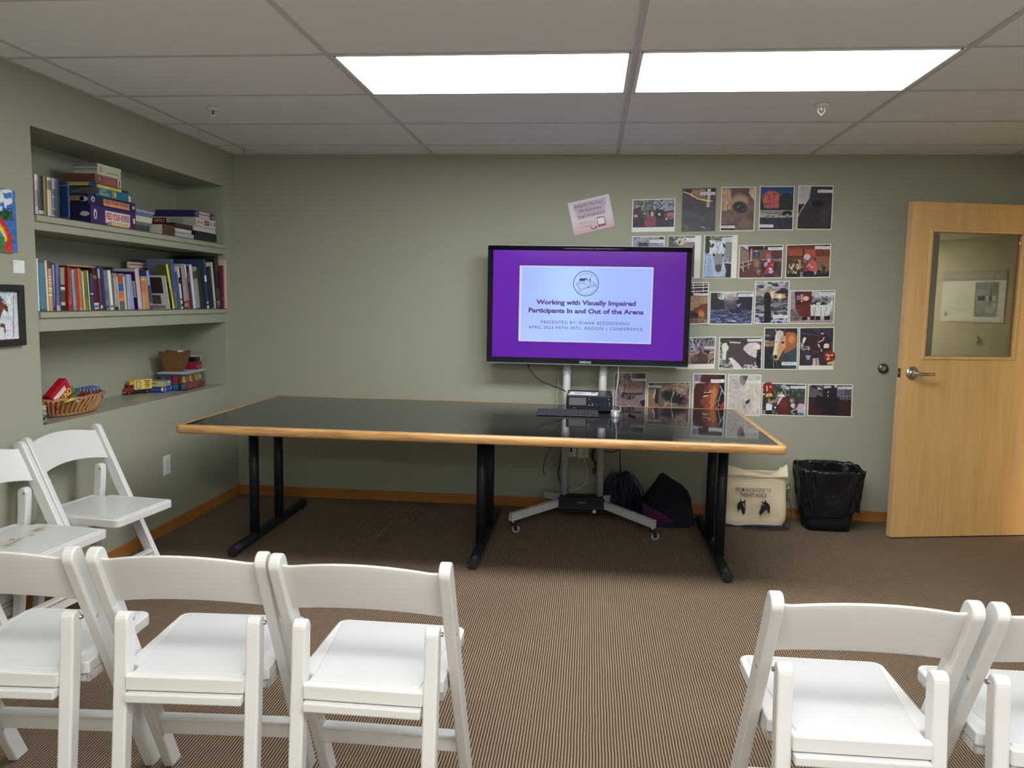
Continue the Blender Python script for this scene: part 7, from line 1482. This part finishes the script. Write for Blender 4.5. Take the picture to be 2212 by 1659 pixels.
# ------------------------------------------------------------ pictures on the left wall (they run out of the frame)
def wallq(y0, y1, z0, z1, x):
    """photo pixels of a rectangle on the left wall"""
    out = []
    for y, z in ((y0, z1), (y1, z1), (y1, z0), (y0, z0)):
        q = ROT @ (np.array([x, y, z])-CAM); out.append((IW/2+FPX*q[0]/q[2], IH/2-FPX*q[1]/q[2]))
    return out
ZL = (0, 380, 4.15)
t = empty('rainbow_painting', (.004, -2.29, 1.57), 'bright rainbow painting on canvas at the left edge of the photo', 'painting')
MB().box((0.001, -2.470, 1.570), (0.019, -2.122, 1.829)).build('canvas', solid((226, 224, 218), .7), t, .001)
def f(a):
    a.C[:] = (60, 110, 196); a.sp((-400, 120, 110, 330), (222, 228, 244), .50, 44, 2).p([(-400, 300), (110, 310), (110, 400), (-400, 360)], (44, 110, 70)).sp((-400, 290, 110, 400), (24, 70, 44), .5, 26, 3)
    base = (-40, 640)
    for r, c in ((330, (206, 44, 40)), (285, (226, 120, 40)), (262, (236, 226, 80)), (225, (66, 130, 206)), (180, (140, 40, 66)), (150, (110, 66, 150)), (110, (52, 130, 70))):
        a.e(base[0]-60, base[1]+20, r*.62, r, c, 0, .04)
    a.p([(-400, 560), (30, 540), (60, 700), (-400, 700)], (60, 140, 74)).p([(20, 640), (60, 560), (110, 520), (110, 700), (30, 700)], (214, 60, 46)).n(.1, 26, 5)
sheet('painted_face', wallq(-2.470, -2.122, 1.570, 1.829, .0205), ZL, f, None, None, border=(0, 0, 0, 0), plane=0, val=.0205, parent=t, paper=(60, 110, 190), res=1.0, thick=.001)
mb = MB(); mb.box((.0005, -2.128, 1.484), (.0018, -2.060, 1.539))
t = tag(mb.build('name_card', solid((232, 234, 238), .5), bevel=.0004), 'small white name card on the wall between the two left pictures', 'card')
c = at(27, 566.5, 0, .002); text('Melissa Cassanova', c, Y, Z, w=.040, h=.0042, m=solid((70, 72, 80), .6), parent=t); c = at(27, 571.8, 0, .002); text('7th Grade', c, Y, Z, w=.018, h=.003, m=solid((110, 112, 120), .6), parent=t)
t = empty('picture_frame', (.01, -2.25, 1.175), 'black framed picture of a brown horse at the left edge of the photo', 'framed picture')
b = MB(); y0, y1, z0, z1, fw = -2.43, -2.094, 1.174, 1.434, .030
for q in (((.0, y1-fw, z0), (.024, y1, z1)), ((.0, y0, z0), (.024, y0+fw, z1)), ((.0, y0+fw, z1-fw), (.024, y1-fw, z1)), ((.0, y0+fw, z0), (.024, y1-fw, z0+fw))): b.box(*q)
b.build('frame', mat('black_frame', (0.025, 0.020, 0.018), .35, raw=True), t, .004)
def f(a):
    a.g(1030, 1460, (170, 196, 216), (222, 224, 232)); a.sp((-300, 1030, 130, 1250), (226, 230, 238), .5, 34, 2)
    a.p([(0, 1130), (-30, 1110), (10, 1095), (30, 1130), (62, 1170), (66, 1205), (50, 1215), (25, 1190), (8, 1230), (-20, 1320), (-300, 1330), (-300, 1180), (-60, 1180)], (112, 62, 48)).p([(0, 1320), (36, 1330), (46, 1400), (36, 1420), (26, 1360), (-10, 1350)], (104, 58, 46)).l([(-10, 1090), (-20, 1160), (-60, 1200)], 22, (84, 40, 36)).e(56, 1208, 10, 8, (40, 34, 44)).l([(10, 1120), (34, 1150)], 6, (236, 226, 226))
    a.l([(95, 1090), (110, 1150)], 8, (170, 150, 150)).l([(98, 1200), (112, 1230)], 6, (190, 180, 180)).l([(96, 1290), (112, 1330)], 6, (190, 170, 170)).l([(118, 1060), (118, 1440)], 8, (150, 126, 116)).n(.04, 30, 3)
sheet('drawing', wallq(y0+fw-.002, y1-fw+.002, z0+fw-.002, z1-fw+.002, .010), ZL, f, None, None, border=(0, 0, 0, 0), plane=0, val=.010, parent=t, paper=(226, 226, 230), thick=.003)
